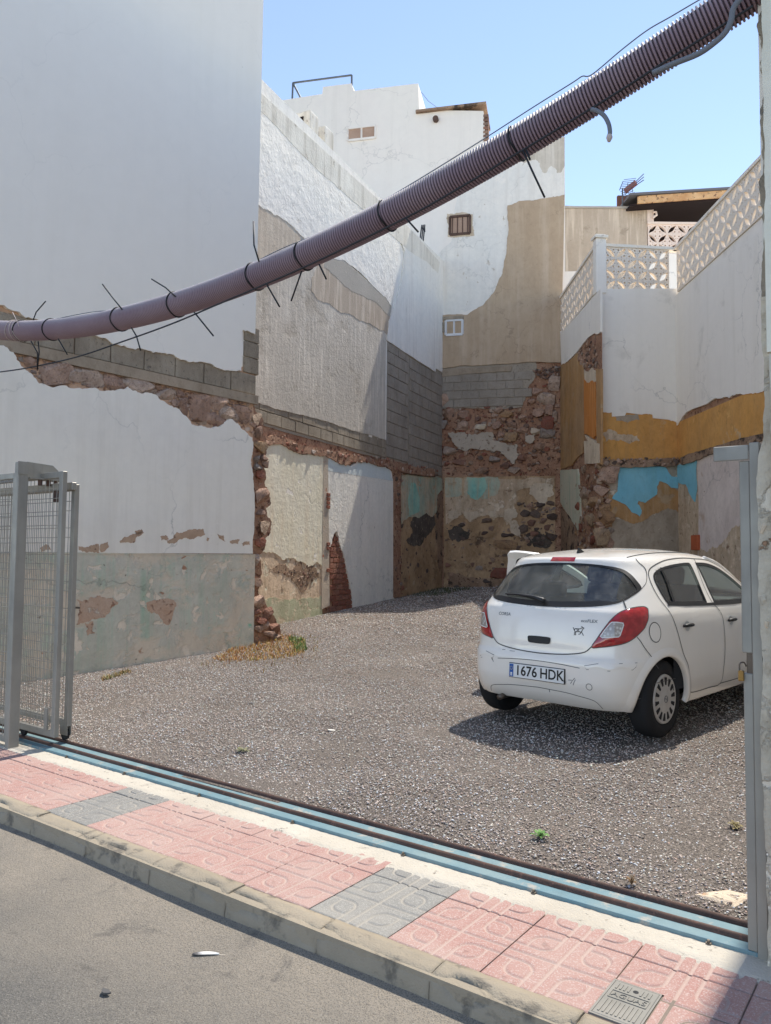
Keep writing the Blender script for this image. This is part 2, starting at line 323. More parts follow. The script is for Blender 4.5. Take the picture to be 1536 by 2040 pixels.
M_TANP = plaster('flaking_tan_plaster', (.44, .36, .28), (.50, .43, .35), 1.6, ((.30, .21, .15), .5, 7), [((.56, .50, .43), 4, .58, .05), ((.24, .17, .125), 6, .60, .05), ((.12, .085, .068), 16, .66, .04)], .9, 26, coarse=1.5, cs=9, grime=0.6)
M_PALEP = plaster('pale_plaster_flake', (.53, .48, .41), (.46, .40, .33), 2.5, ((.34, .27, .21), .45, 9), [((.33, .26, .2), 9, .62, .05)], .7, 26, coarse=1, cs=9, grime=0.4)
M_EARTH = plaster('earthy_base_plaster', (.33, .235, .15), (.42, .31, .21), 1.2, None, [((.13, .092, .067), 2.4, .58, .08), ((.40, .33, .25), 6, .61, .05), ((.34, .17, .085), 2.0, .66, .06)], .9, 30, coarse=1.4, cs=10, grime=0.75)
M_SOOT = plaster('black_mould_plaster', (.05, .045, .043), (.11, .095, .085), 3, None, [((.24, .20, .165), 12, .60, .04)], .9, 30, coarse=1.4, cs=12)
M_BROWNB = plaster('brown_cement_render', (.335, .265, .20), (.37, .30, .23), .45, ((.44, .38, .32), .55, 4), [((.29, .23, .175), 2.5, .62, .1), ((.20, .16, .125), 20, .72, .03)], .3, 16, fine=.03, cracks=0.33, grime=0.2)
M_BWHITE = plaster('grey_white_facade', (.605, .595, .60), (.65, .64, .645), .4, ((.50, .49, .48), .35, 3), [((.44, .41, .375), 12, .70, .03)], .15, 14, fine=.02, cracks=0.28)
M_BLUEW = plaster('bluish_white_facade', (.55, .57, .59), (.61, .615, .62), .6, ((.44, .43, .42), .4, 5), [((.40, .375, .34), 7, .655, .03, .5), ((.66, .66, .66), 2, .62, .1)], .4, 18, coarse=.8, cs=5, cracks=0.33)
M_STAIN = plaster('rain_stained_render', (.36, .335, .30), (.44, .42, .39), 1.3, ((.62, .61, .60), .6, 6), [], .4, 20)
M_RWHITE = plaster('right_house_white_render', (.64, .645, .63), (.665, .665, .65), .5, ((.50, .49, .46), .35, 3), [((.46, .455, .44), 1.1, .60, .14), ((.30, .27, .24), 12, .715, .03)], .2, 14, fine=.02, cracks=0.39)
M_OCHRE = plaster('ochre_limewash', (.50, .275, .085), (.46, .265, .10), .9, ((.36, .235, .13), .35, 5), [((.40, .31, .22), 2.2, .62, .06), ((.56, .35, .14), 3, .62, .08)], .4, 22, coarse=.8, cs=7, cracks=0.33, grime=0.35)
M_OCHRED = plaster('faded_ochre_limewash', (.345, .205, .09), (.31, .205, .12), .9, ((.40, .30, .19), .7, 7), [((.33, .25, .17), 2.2, .62, .06)], .4, 22, coarse=.6, cs=7, grime=0.4)
M_ORANGE = plaster('deep_orange_paint', (.40, .155, .035), (.36, .15, .045), 2, ((.60, .32, .13), .6, 14), [((.62, .44, .28), 9, .68, .04)], .4, 22)
M_SKYB = plaster('bright_blue_paint', (.15, .40, .56), (.185, .435, .575), 1.2, ((.16, .37, .45), .4, 6), [], .25, 20, fine=.02, grime=0.25)
M_GREYB = plaster('grey_scarred_cement', (.34, .30, .255), (.29, .26, .225), 1.4, None, [((.46, .42, .37), 4, .62, .05), ((.17, .14, .115), 9, .65, .05)], .8, 22, coarse=1.6, cs=5, grime=0.55)
M_LILAC = plaster('lilac_grey_limewash', (.50, .46, .47), (.54, .505, .51), .8, None, [((.37, .28, .225), 1.4, .60, .08), ((.24, .19, .16), 13, .69, .03)], .4, 20, cracks=0.44, grime=0.3)
M_PIERW = plaster('flaking_pier_plaster', (.47, .45, .40), (.40, .375, .335), 2.5, ((.30, .27, .23), .6, 9), [((.56, .54, .50), 6, .58, .05), ((.26, .17, .12), 5, .64, .03), ((.60, .59, .57), 16, .66, .04)], .9, 25, coarse=1.2, cs=10, grime=0.5)
M_PIERF = plaster('grey_pier_face', (.40, .39, .365), (.45, .44, .41), 1.2, ((.32, .31, .28), .4, 5), [((.28, .26, .23), 12, .68, .04)], .4, 25)
M_BREEZE = plaster('breeze_block', (.57, .54, .51), (.61, .58, .55), 1.5, None, [((.46, .40, .35), 8, .66, .06)], .2, 40, fine=.02)
M_BREEZE2 = plaster('pinkish_breeze_block', (.58, .505, .48), (.62, .55, .52), 1.5, None, [], .2, 40)
M_WOOD = plaster('rotten_fascia', (.40, .235, .12), (.52, .36, .21), 3, None, [((.14, .075, .05), 9, .56, .06), ((.62, .52, .42), 14, .62, .05)], .6, 40)
M_ROOFD = G('dark_roof_sheet', .8).col((.16, .15, .15)).m
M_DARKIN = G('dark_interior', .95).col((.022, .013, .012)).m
M_WINFR = G('white_window_frame', .45).col((.74, .74, .73)).m
M_WINGL = G('window_glass_grey', .12, .6).col((.10, .115, .12)).m
M_WINBR = plaster('brown_window_board', (.30, .21, .17), (.36, .27, .225), 2, None, [], .3, 30)
M_RUSTB = mat_metal('rusty_bar', (.085, .055, .045), (.13, .085, .07), .8, .1)
M_ROOFMET = mat_metal('blue_grey_pipe', (.10, .125, .155), (.14, .16, .185), .5, .3)
M_PIPE = None
def mat_pipe():
    g = G('dusty_maroon_conduit', .62, .35)
    n = g.n('ShaderNodeNewGeometry').outputs['Normal']; nz = g.sep(n)[2]
    c = g.mix(g.rng(g.noise(2.2, 4), .35, .65), (.255, .175, .200), (.31, .225, .245))
    # grey dust lies on the upward faces
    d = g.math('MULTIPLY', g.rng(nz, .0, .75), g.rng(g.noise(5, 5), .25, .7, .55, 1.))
    c = g.mix(d, c, (.46, .44, .445)); gr = g.n('ShaderNodeAttribute', attribute_name='groove').outputs['Fac']; c = g.mix(g.math('MULTIPLY', gr, .8), c, (.055, .035, .042)); g.col(c); g.bump(g.noise(70, 3), .12, .002); return g.m  # groove colour darkened, painting in the shade between the ribs
M_PIPE = mat_pipe()
M_CABLE = G('black_cable', .6).col((.03, .03, .034)).m
M_CABLEG = G('grey_cable', .7).col((.17, .18, .20)).m
M_STRING = G('pale_twine', .9).col((.52, .44, .40)).m
# ================================================================== ground, road, kerb, pavement, track
tag(MB().add([(-300, -300, -.02), (300, -300, -.02), (300, 300, -.02), (-300, 300, -.02)], [(0, 1, 2, 3)]).obj('ground', M_GRND), 'dry bare earth ground beneath and around the street', 'ground', kind='structure')
def grid_sheet(x0, x1, y0, y1, nx, ny, fz):
    V = [(x0 + (x1 - x0) * i / nx, y0 + (y1 - y0) * j / ny) for j in range(ny + 1) for i in range(nx + 1)]
    return [(x, y, fz(x, y)) for x, y in V], [(j * (nx + 1) + i, j * (nx + 1) + i + 1, (j + 1) * (nx + 1) + i + 1, (j + 1) * (nx + 1) + i) for j in range(ny) for i in range(nx)]
V, F = grid_sheet(-40, 30, -6, 2.44, 280, 40, lambda x, y: .012 * mnoise.noise(Vector((x * .9, y * 1.4, 0))) + .11 * max(0, (y - 2.08)) - .004)
tag(mk('road', V, F, M_ROAD, smooth=True), 'dusty worn asphalt street in front of the kerb', 'road', kind='structure')
V, F = grid_sheet(-13, 4, 3.36, 21, 85, 88, lambda x, y: ground_z(x, y) + .012 * mnoise.noise(Vector((x * 1.3, y * 1.3, 3))))
LOT = tag(mk('lot_ground', V, F, M_GRND, smooth=True), 'gravelled floor of the empty lot rising to the back', 'ground', kind='structure')
# kerb: one stone after the other, worn rounded nose
KERB = tag(MB().box(-40, 30, 2.377, 2.480, -.02, .113).obj('kerb', M_CONC, loc=(0, 0, 0)), 'worn concrete kerb along the pavement edge', 'kerb', kind='structure')
def kerb_mesh(k):
    L = .5265; rnd = random.Random(k); prof = [(2.487, -.02), (2.487, .121), (2.455, .122), (2.42, .121), (2.396, .116), (2.381, .104), (2.374, .085), (2.369, .04), (2.366, -.02)]
    nx = 26; V = []; F = []
    for i in range(nx + 1):
        x = -L / 2 + L * i / nx; e = min(i, nx - i); ed = 0
        for j, (y, z) in enumerate(prof):
            w = 1 if 3 <= j <= 6 else .3
            d = mnoise.noise(Vector((x * 9 + k * 7, j * .8, k))) * .008 + mnoise.noise(Vector((x * 38, j * 2.2, k * 3))) * .004
            chip = max(0, mnoise.noise(Vector((x * 5 + k * 3.1, j * .35, 9))) - .10) * .085 if j in (4, 5, 6) else 0
            V.append((x, y - 2.4 + w * d * .5 + chip * .8 - ed, z + w * d - chip * .7 + (ed if j > 0 else 0)))
    m = len(prof)
    for i in range(nx):
        for j in range(m - 1): F.append((i * m + j, i * m + j + 1, (i + 1) * m + j + 1, (i + 1) * m + j))
    F.append(tuple(range(m - 1, -1, -1))); F.append(tuple(nx * m + j for j in range(m)))
    me = bpy.data.meshes.new('kerbstone'); me.from_pydata(V, [], F); me.materials.append(M_CONC)
    me.polygons.foreach_set('use_smooth', [True] * (len(F) - 2) + [False, False]); return me
km = [kerb_mesh(k) for k in range(6)]
for i in range(-22, 16): inst('kerbstone', km[(i * 5 + 3) % 6], KERB, Matrix.Translation((-2.06 + .265 + .53 * i, 2.4, .003 * math.sin(i * 2.1))))
# pavement base and screed strip along the track
PAVE = tag(MB().box(-40, 30, 2.488, 3.45, -.02, .1135).obj('pavement', M_SUBST), 'pavement bed under the pink and grey tiles', 'pavement', kind='structure')
rnd = random.Random(4); V = []; F = []
nx = 700; xs = [-9 + i * 9.6 / nx for i in range(nx + 1)]
for i, x in enumerate(xs):
    y0 = 3.035 + .035 * mnoise.noise(Vector((x * 1.1, 0, 0))) + .022 * mnoise.noise(Vector((x * 6, 4, 0))) + .010 * mnoise.noise(Vector((x * 26, 2, 0)))
    for j in range(7):
        t = j / 6; y = y0 + (3.2 - y0) * t
        z = .119 + min(t * 6, 1) * .006 + .004 * mnoise.noise(Vector((x * 5, y * 5, 0))) + .003 * mnoise.noise(Vector((x * 30, y * 30, 0)))
        if j == 0: z = .1145
        V.append((x, y, z))
for i in range(nx):
    for j in range(6): F.append((i * 7 + j, (i + 1) * 7 + j, (i + 1) * 7 + j + 1, i * 7 + j + 1))
mk('cement_screed', V, F, M_CONC2, PAVE, True)
# tiles
TX, TY = .406, .447
def tile_mesh(mat, ycut=1.0):
    N = 84; a = (np.arange(N + 1)) / N
    A, B = np.meshgrid(a, a * ycut, indexing='ij'); fa = np.minimum(A, 1 - A); fb = np.minimum(B, 1 - B)
    L = []; hi, lo, r = .37, .125, .13
    def seg(p, q): L.append((p, q))
    seg((hi, 0), (hi, hi - r)); seg((0, hi), (hi - r, hi)); seg((lo, lo + r), (lo, hi)); seg((lo + r, lo), (hi, lo))
    for cx, cy, q0 in ((hi - r, hi - r, 0), (lo + r, lo + r, math.pi)):
        for k in range(8):
            t0 = q0 + k * math.pi / 16; t1 = t0 + math.pi / 16
            seg((cx + r * math.cos(t0), cy + r * math.sin(t0)), (cx + r * math.cos(t1), cy + r * math.sin(t1)))
    D = np.minimum(np.abs(A - .5), np.abs(B - .5))
    D = np.minimum(D, np.minimum(np.minimum(A, 1 - A), np.minimum(B, 1 - B)) + .010)
    for (p, q) in L:
        px, py = p; dx, dy = q[0] - px, q[1] - py; l2 = dx * dx + dy * dy
        t = np.clip(((fa - px) * dx + (fb - py) * dy) / l2, 0, 1)
        D = np.minimum(D, np.hypot(fa - px - t * dx, fb - py - t * dy))
    zz = -.0058 * np.clip((.0195 - D) / .007, 0, 1)
    V = np.stack([(A - .5) * TX * .993, (B - .5) * TY * .993, zz], -1).reshape(-1, 3)
    I = np.arange((N + 1) ** 2).reshape(N + 1, N + 1)
    Fq = np.stack([I[:-1, :-1], I[1:, :-1], I[1:, 1:], I[:-1, 1:]], -1).reshape(-1, 4)
    V = V.tolist(); Fq = Fq.tolist(); b = len(V); x0, x1 = -.5 * TX * .993, .5 * TX * .993; y0, y1 = -.5 * TY * .993, (ycut - .5) * TY * .993
    V += [(x0, y0, -.012), (x1, y0, -.012), (x1, y1, -.012), (x0, y1, -.012), (x0, y0, -.003), (x1, y0, -.003), (x1, y1, -.003), (x0, y1, -.003)]
    Fq += [(b, b + 1, b + 5, b + 4), (b + 1, b + 2, b + 6, b + 5), (b + 2, b + 3, b + 7, b + 6), (b + 3, b, b + 4, b + 7)]
    me = bpy.data.meshes.new('pavement_tile'); me.from_pydata(V, [], Fq); me.materials.append(mat)
    me.polygons.foreach_set('use_smooth', [True] * len(Fq)); return me
tm = {('p', 0): tile_mesh(M_PINK), ('g', 0): tile_mesh(M_GREY), ('p', 1): tile_mesh(M_PINK, .36), ('g', 1): tile_mesh(M_GREY, .36)}
rnd = random.Random(8)
for i in range(-20, 13):
    x = -2.005 + TX * i
    c = 'g' if (i % 5 == 0) else 'p'
    for row in (0, 1):
        if i == 3 and row == 0: continue                     # the water cover sits in this one
        z = .1215 + rnd.uniform(-.0012, .0012); M = Matrix.Translation((x, 2.487 + TY * (.5 + row), z)) @ Matrix.Rotation(rnd.uniform(-.004, .004), 4, 'X') @ Matrix.Rotation(rnd.uniform(-.006, .006), 4, 'Y')
        inst('pavement_tile', tm[(c, row)], PAVE, M)
# the cut tile behind and beside the water cover
cx0, cx1 = -.999 + .003, -.999 + .003
P = [(-.992, 2.755), (-.594, 2.755), (-.594, 2.93), (-.992, 2.93)]
def slab(name, x0, x1, y0, y1, z1, mat, par, t=.012):
    return bevobj(MB().box(x0, x1, y0, y1, z1 - t, z1).obj(name, mat, par), .003, 1)
def tile_piece(x0, x1, y0, y1):
    """part of a grooved tile cut to fit round the cover"""
    src = tm[('p', 0)]; cx, cy = -2.005 + TX * 3, 2.487 + TY * .5
    bm = bmesh.new(); bm.from_mesh(src)
    dl = [f for f in bm.faces if not (x0 <= f.calc_center_median().x + cx <= x1 and y0 <= f.calc_center_median().y + cy <= y1)]
    bmesh.ops.delete(bm, geom=dl, context='FACES'); me = bpy.data.meshes.new('pavement_tile'); bm.to_mesh(me); bm.free(); me.materials.clear(); me.materials.append(M_PINK)
    inst('pavement_tile', me, PAVE, Matrix.Translation((cx, cy, .1215)))
tile_piece(-1.2, -.5, 2.742, 3.1); tile_piece(-.822, -.5, 2.4, 2.742)
slab('mortar_bed', -.998, -.585, 2.49, 2.745, .1165, M_SUBST, PAVE)
# water meter cover
WC = thing('water_cover', 'small grey metal water meter cover reading AGUAS set in the pink tiles', 'cover', (-.91, 2.62, .12))
M_COVER = mat_metal('cover_steel', (.20, .205, .20), (.25, .25, .245), .6, .2)
bevobj(MB().box(-.985, -.834, 2.505, 2.735, .11, .1225).obj('cover_plate', M_COVER, WC), .003, 2)
fr = MB(); fr.box(-.993, -.827, 2.497, 2.5045, .10, .1215); fr.box(-.993, -.827, 2.7355, 2.743, .10, .1215); fr.box(-.993, -.9855, 2.505, 2.735, .10, .1215); fr.box(-.8335, -.827, 2.505, 2.735, .10, .1215)
fr.obj('cover_frame', M_COVER, WC)
for k in range(9):
    x = -.972 + k * .0145; MB().box(x, x + .0068, 2.52, 2.605, .1224, .1252).obj('rib', M_COVER, WC)
for k in list(range(4)) + list(range(6, 9)):
    x = -.970 + k * .0140; MB().box(x, x + .0062, 2.682, 2.718, .1224, .1252).obj('rib', M_COVER, WC)
rr = MB()
for (a, b) in (((-.972, 2.62), (-.846, 2.62)), ((-.972, 2.668), (-.846, 2.668)), ((-.972, 2.62), (-.972, 2.668)), ((-.846, 2.62), (-.846, 2.668))): rr.bar((*a, .1235), (*b, .1235), .0035, .003)
rr.obj('rim', M_COVER, WC)
MB().tube([(-.9035, 2.70, .1222), (-.9035, 2.70, .1232)], .0095, 14).obj('key_hole', M_BLACK, WC)
def text_mesh(body, size, name='lettering', depth=.0, bold=0.):
    cu = bpy.data.curves.new('txt', 'FONT'); cu.body = body; cu.size = size; cu.extrude = depth; cu.offset = bold; cu.align_x = 'CENTER'; cu.align_y = 'CENTER'; cu.resolution_u = 3
    o = bpy.data.objects.new('txt', cu); link(o); bpy.context.view_layer.update()
    me = bpy.data.meshes.new_from_object(o.evaluated_get(bpy.context.evaluated_depsgraph_get())); bpy.data.objects.remove(o)
    me.name = name; return me
tmsh = text_mesh('AGUAS', .036, depth=.0016); tmsh.materials.append(M_COVER)
inst('lettering', tmsh, WC, Matrix.Translation((-.909, 2.644, .1238)))
# sliding gate track
TR = thing('gate_track', 'pale blue steel gate track with two rusty rails bolted along the lot entrance', 'track', (-3.2, 3.3, .12))
bevobj(MB().box(-9, -.61, 3.2, 3.275, .118, .141).obj('track_plate', M_BLUE, TR), .004)
bevobj(MB().box(-9, -.61, 3.287, 3.395, .118, .1405).obj('track_plate', M_BLUE, TR), .004)
for y in (3.281, 3.405):
    n = 180; V = []; F = []
    for i in range(n + 1):
        x = -9 + 8.39 * i / n; w = .0012 * mnoise.noise(Vector((x * 4, y * 9, 0)))
        for k in range(9):
            q = math.pi * k / 8; V.append((x, y - .017 * math.cos(q) + w, .128 + .034 * math.sin(q) + w))
    for i in range(n):
        for k in range(8): F.append((i * 9 + k, (i + 1) * 9 + k, (i + 1) * 9 + k + 1, i * 9 + k + 1))
    mk('rail', V, F, M_RAIL, TR, True)
MB().box(-9, -.61, 3.199, 3.4, .09, .1175).obj('track_base', M_RAIL, TR)
for px, py in ((127, 1508), (247, 1540), (400, 1582), (587, 1635), (804, 1700), (1061, 1777), (1409, 1880)):
    p = onz(px, py, .135); b = MB(); b.tube([(p.x, 3.192, .118), (p.x, 3.192, .132)], .012, 6); b.tube([(p.x, 3.192, .132), (p.x, 3.192, .142)], .006, 8)
    b.obj('bolt', M_BOLT, TR)
# ================================================================== party walls
W1 = Plane((-8.91, 0), (.035, 1), (1, 0))
W2 = Plane((-10.16, 10.35), (-.198, .980), (1, 0))
BF = Plane((-11.92, 18.92), (.917, .400), (.592, -.806))
PA0 = Vector((-8.76, 20.3)); PAB = Vector((-6.54, 17.28)); PBC = Vector((-5.10, 18.58)); PC1 = PBC + Vector((.592, -.806)) * 7.75
PA = Plane(PA0, PAB - PA0, (-.806, -.592)); PB = Plane(PAB, PBC - PAB, (.592, -.806)); PC = Plane(PBC, PC1 - PBC, (-.806, -.592))
def stone_variants(name, n, seed, box=.35, sub=2, npt=17):
    """angular broken stones: hulls of a few random points, edges slightly knocked off"""
    out = []; rnd = random.Random(seed)
    for k in range(n):
        bm = bmesh.new()
        for i in range(npt):
            u = rnd.uniform(-1, 1); a = rnd.uniform(0, 6.283); q = math.sqrt(1 - u * u); d = Vector((q * math.cos(a), u, q * math.sin(a)))
            m = max(abs(d.x), abs(d.y), abs(d.z)); d = d * (1 - box + box / m) * rnd.uniform(.86, 1.06) * .5; bm.verts.new(d)
        h = bmesh.ops.convex_hull(bm, input=bm.verts[:]); bmesh.ops.delete(bm, geom=list({g for g in h['geom_interior'] + h['geom_unused'] if isinstance(g, bmesh.types.BMVert)}), context='VERTS')
        me = bpy.data.meshes.new(name); bm.to_mesh(me); bm.free(); me.materials.append(None); me.polygons.foreach_set('use_smooth', [True] * len(me.polygons)); me.set_sharp_from_angle(angle=R_(38)); out.append(me)
    return out
SV = stone_variants('stone', 16, 3, .55); SVB = stone_variants('stone', 8, 9, .9, 2, 26)
def stone(pl, a, z, w, h, dep, mat, par, rnd, off=.02, boxy=False, rot=None):
    dep *= .8; w *= 1.08; h *= 1.05
    me = rnd.choice(SVB if boxy else SV)
    M = pl.mat(a, z, off) @ Matrix.Rotation(rnd.uniform(-.35, .35) if rot is None else rot, 4, 'Y') @ Matrix.Diagonal((w, dep, h, 1))
    o = inst('stone', me, par, M); o.material_slots[0].link = 'OBJECT'; o.material_slots[0].material = mat; return o
def pack(pl, poly, sizes, mats, par, seed, off=.0, tries=90, dep=.6, holes=(), gap=.86, local=False, cap=300):
    rnd = random.Random(seed); P = poly if local else [pl.hit(*p[:2]) for p in poly]; H = [[pl.hit(*p[:2]) for p in h] for h in holes]
    x0, x1 = min(p[0] for p in P), max(p[0] for p in P); z0, z1 = min(p[1] for p in P), max(p[1] for p in P); done = []; n = 0
    for (lo, hi, cnt) in sizes:
        c = 0
        for t in range(cnt * tries):
            if c >= cnt or n >= cap: break
            a, z = rnd.uniform(x0, x1), rnd.uniform(z0, z1); w = rnd.uniform(lo, hi); h = w * rnd.uniform(.55, .9)
            if not inpoly(a, z, P) or any(inpoly(a, z, h_) for h_ in H): continue
            if any(((a - q[0]) / (w + q[2])) ** 2 + ((z - q[1]) / (h + q[3])) ** 2 < (gap * .5) ** 2 for q in done): continue
            done.append((a, z, w, h)); c += 1; n += 1
            stone(pl, a, z, w, h, w * dep, rnd.choice(mats), par, rnd, off)
    return done
def block_wall(pl, a0, a1, z0, z1, bw, bh, par, mat, off, seed, poly=None, depth=.12, name='concrete_block', stag=.5, b=.006):
    me = bevbox_mesh(name, bw - .014, depth, bh - .014, b, mat); rnd = random.Random(seed); r = 0; z = z0 + bh / 2
    while z < z1:
        a = a0 + bw / 2 - (bw * stag if r % 2 else 0)
        while a - bw / 2 < a1:
            if poly is None or inpoly(a, z, poly):
                aa0, aa1 = max(a - bw / 2, a0), min(a + bw / 2, a1)
                if aa1 - aa0 > .06:
                    s = (aa1 - aa0) / bw; o = off + rnd.uniform(-.004, .004)
                    inst(name, me, par, pl.mat((aa0 + aa1) / 2, z, o - depth / 2) @ Matrix.Diagonal((s, 1, 1, 1)) @ Matrix.Rotation(rnd.uniform(-.01, .01), 4, 'Z'))
            a += bw
        z += bh; r += 1
# ---------------------------------------------------------------- W1: the near left neighbour
N1 = thing('left_house', 'tall smooth grey-white house wall with teal-grey dado and exposed tuff band', 'building', (-8.7, 6, 0))
ye = W1.hit(504.5, 1100)[0]
zsp = W1.hit(365, 700)[1]
patch('masonry_core', W1, [(2.0, -.1, 0), (ye - .05, -.1, 0), (ye - .05, zsp, 0), (2.0, zsp, 0)], 3, -3, M_RUBB, N1, 0, local=True)
patch('upper_core', W1, [(2.0, zsp + .002, 0), (ye - .07, zsp + .002, 0), (ye - .07, 13, 0), (2.0, 13, 0)], 3, -3, M_W1UP, N1, 0, local=True)
UP = [(525, -120, 0), (525, 0, 0), (513, 500, 0), (508.5, 666), (483, 658), (481, 739), (430, 731), (386, 720), (346, 706), (292, 697), (248, 688), (204, 673), (164, 668), (73, 635), (33, 620), (0, 607), (-150, 560, 0), (-150, -120, 0)]
patch('upper_render', W1, UP, .05, 0, M_W1UP, N1, .035, .05, 3)
# block course and beam
zb = W1.hit(365, 768)[1]; zt = W1.hit(365, 757)[1]
zbb, zbt = W1.hit(365, 776)[1], W1.hit(365, 757)[1]
for i in range(12):
    y1 = ye - .03 - i * .5
    me = bevbox_mesh('concrete_block', .486, .1, .30, .008, M_BLOCKW) if i == 0 else me
    inst('concrete_block', me, N1, W1.mat(y1 - .25, zbt + .012 + .15, .028 - .05))
me2 = bevbox_mesh('concrete_block', .30, .1, .235, .008, M_BLOCKW)
for k in range(3): inst('concrete_block', me2, N1, W1.mat(ye - .13, zbt + .33 + .12 + .245 * k, .026 - .05))
patch('concrete_beam', W1, [(2.0, zbb, 0), (ye, zbb), (ye, zbt, 0), (2.0, zbt, 0)], .055, 0, M_BEAM, N1, .012, .06, 5, local=True)
LOW = [(-150, 660, 0), (0, 688), (27, 702), (33, 717), (55, 739), (78, 764), (120, 768), (164, 775), (204, 779), (237, 775), (255, 770), (277, 782), (310, 786), (339, 808), (365, 826), (383, 846), (419, 853), (441, 848), (463, 835), (478, 848), (503, 872), (500, 915), (505, 960), (504, 1103, 0), (-150, 1100, 0)]
patch('white_plaster', W1, LOW, .06, 0, M_W1LO, N1, .03, .04, 6)
zd = W1.hit(300, 1103)[1]
patch('dado', W1, [(2.0, -.2, 0), (ye - .01, -.2), (ye - .01, zd - .002), (2.0, zd - .002)], .055, 0, M_DADO, N1, .006, .08, 7, local=True)
patch('dado_line', W1, [(2.0, zd - .012, 0), (ye - .01, zd - .012), (ye - .01, zd + .006), (2.0, zd + .006)], .0625, 0, M_DADO, N1, .006, .04, 17, local=True)
M_PEEL = plaster('exposed_brown_undercoat', (.33, .24, .18), (.40, .30, .23), 5, None, [((.18, .12, .09), 14, .6, .06)], .8, 40)
for k, sh in enumerate([[(157, 1088), (176, 1090), (197, 1084), (199, 1102), (172, 1101), (158, 1096)], [(200, 1085), (215, 1079), (217, 1090), (205, 1100), (200, 1098)], [(238, 1079), (258, 1067), (273, 1062), (284, 1056), (287, 1062), (272, 1070), (270, 1078), (254, 1080), (240, 1082)], [(269, 1058), (283, 1053), (285, 1060), (272, 1063)],
        [(319, 1069), (330, 1066), (336, 1075), (322, 1077)], [(332, 1077), (345, 1072), (352, 1060), (372, 1058), (388, 1054), (404, 1053), (409, 1064), (396, 1068), (386, 1074), (366, 1072), (346, 1083), (334, 1082)], [(432, 1062), (446, 1067), (449, 1079), (440, 1074)], [(412, 1070), (417, 1072), (415, 1078), (411, 1076)], [(458, 1079), (478, 1075), (475, 1084), (462, 1083)], [(480, 1082), (497, 1078), (498, 1086), (484, 1088)],
        [(78, 1092), (96, 1086), (102, 1096), (84, 1100)], [(20, 1090), (44, 1084), (50, 1096), (26, 1099)]]):
    patch('peeled_patch', W1, sh, .0635, .055, M_PEEL, N1, .03, .02, 60 + k) if False else patch('peeled_patch', W1, sh, .004, .0595, M_PEEL, N1, .02, .018, 60 + k)
M_PEEL2 = plaster('rosy_undercoat', (.40, .28, .215), (.44, .34, .28), 4, None, [((.27, .165, .12), 12, .58, .06), ((.50, .46, .42), 9, .6, .05)], .9, 40, coarse=1, cs=20)
for k, sh in enumerate([[(152, 1194), (200, 1186), (225, 1190), (236, 1200), (220, 1215), (196, 1232), (170, 1240), (152, 1244)], [(168, 1240), (186, 1238), (184, 1262), (174, 1266)], [(292, 1200), (330, 1192), (352, 1206), (345, 1226), (338, 1244), (318, 1228), (298, 1218)]]):
    patch('peeled_patch', W1, sh, .003, .0535, M_PEEL2, N1, .05, .022, 90 + k)
# tuff stones in the strip below the beam
STRIP = [(36, 712), (66, 699), (219, 741), (365, 777), (500, 802), (506, 870), (478, 842), (463, 828), (441, 842), (419, 848), (390, 845), (365, 820), (339, 802), (310, 780), (277, 776), (255, 764), (204, 773), (120, 762), (80, 758), (55, 733)]
big = [(104, 745, 62, 34), (140, 748, 16, 18), (175, 752, 52, 36), (228, 760, 40, 30), (273, 768, 46, 32), (398, 812, 36, 44), (442, 803, 40, 28), (425, 838, 44, 22), (455, 826, 34, 26), (368, 810, 22, 30), (330, 786, 34, 22), (478, 822, 30, 30), (60, 722, 22, 18)]
rnd = random.Random(12)
for (x, y, w, h) in big:
    a, z = W1.hit(x, y); s = (CAM - W1.pt(a, z)).length / FPX; fs = abs(pxray(x, y).normalized().dot(W1.n3))
    stone(W1, a, z, w * s / max(fs, .5) * 1.12, h * s * 1.2, .16, M_STONEP, N1, rnd, -.002, rnd.random() < .5)
pack(W1, STRIP, [(.10, .16, 26), (.05, .09, 90), (.03, .05, 120)], [M_STONEP, M_STONE, M_STONEP], N1, 5, .01, 60, .5, gap=.9)
# broken stub at the far end of the wall
STUB = [(500, 800, 0), (508, 812), (523, 832), (525, 848), (518, 852), (530, 878), (531, 900), (526, 930), (528, 968), (537, 985), (540, 1002), (530, 1012), (533, 1030), (541, 1045), (540, 1062), (529, 1072), (527, 1095), (516, 1104), (522, 1140), (514, 1180), (520, 1195), (534, 1212), (546, 1226), (560, 1262), (558, 1290, 0), (490, 1300, 0)]
patch('broken_masonry', W1, STUB, .5, -.52, M_RED, N1, .035, .03, 31)
rnd = random.Random(77)
for (x, y, w, h, m) in [(514, 835, 26, 26, M_STONEO), (518, 862, 22, 26, M_STONE), (517, 892, 27, 26, M_STONEO), (514, 915, 16, 14, M_STONE), (526, 912, 14, 16, M_STONE), (514, 930, 16, 14, M_STONE), (528, 925, 10, 18, M_STONE), (518, 945, 15, 20, M_BRICK), (523, 988, 32, 30, M_STONEP), (520, 1020, 20, 14, M_STONE), (530, 1050, 28, 32, M_STONEO), (518, 1080, 20, 22, M_BRICK), (512, 1115, 18, 22, M_STONEP), (512, 1160, 14, 22, M_STONE), (516, 1200, 26, 32, M_STONEP), (537, 1222, 24, 26, M_STONE), (520, 1236, 20, 16, M_BRICK), (530, 1246, 20, 18, M_STONEP), (548, 1252, 22, 24, M_STONE), (512, 1254, 18, 16, M_STONE), (534, 1264, 22, 14, M_STONEP), (552, 1268, 18, 12, M_STONE), (512, 1220, 14, 14, M_BRICK)]:
    a, z = W1.hit(x, y); s = (CAM - W1.pt(a, z)).length / FPX
    stone(W1, a, z, w * s * 1.25, h * s, .22, m, N1, rnd, -.02)
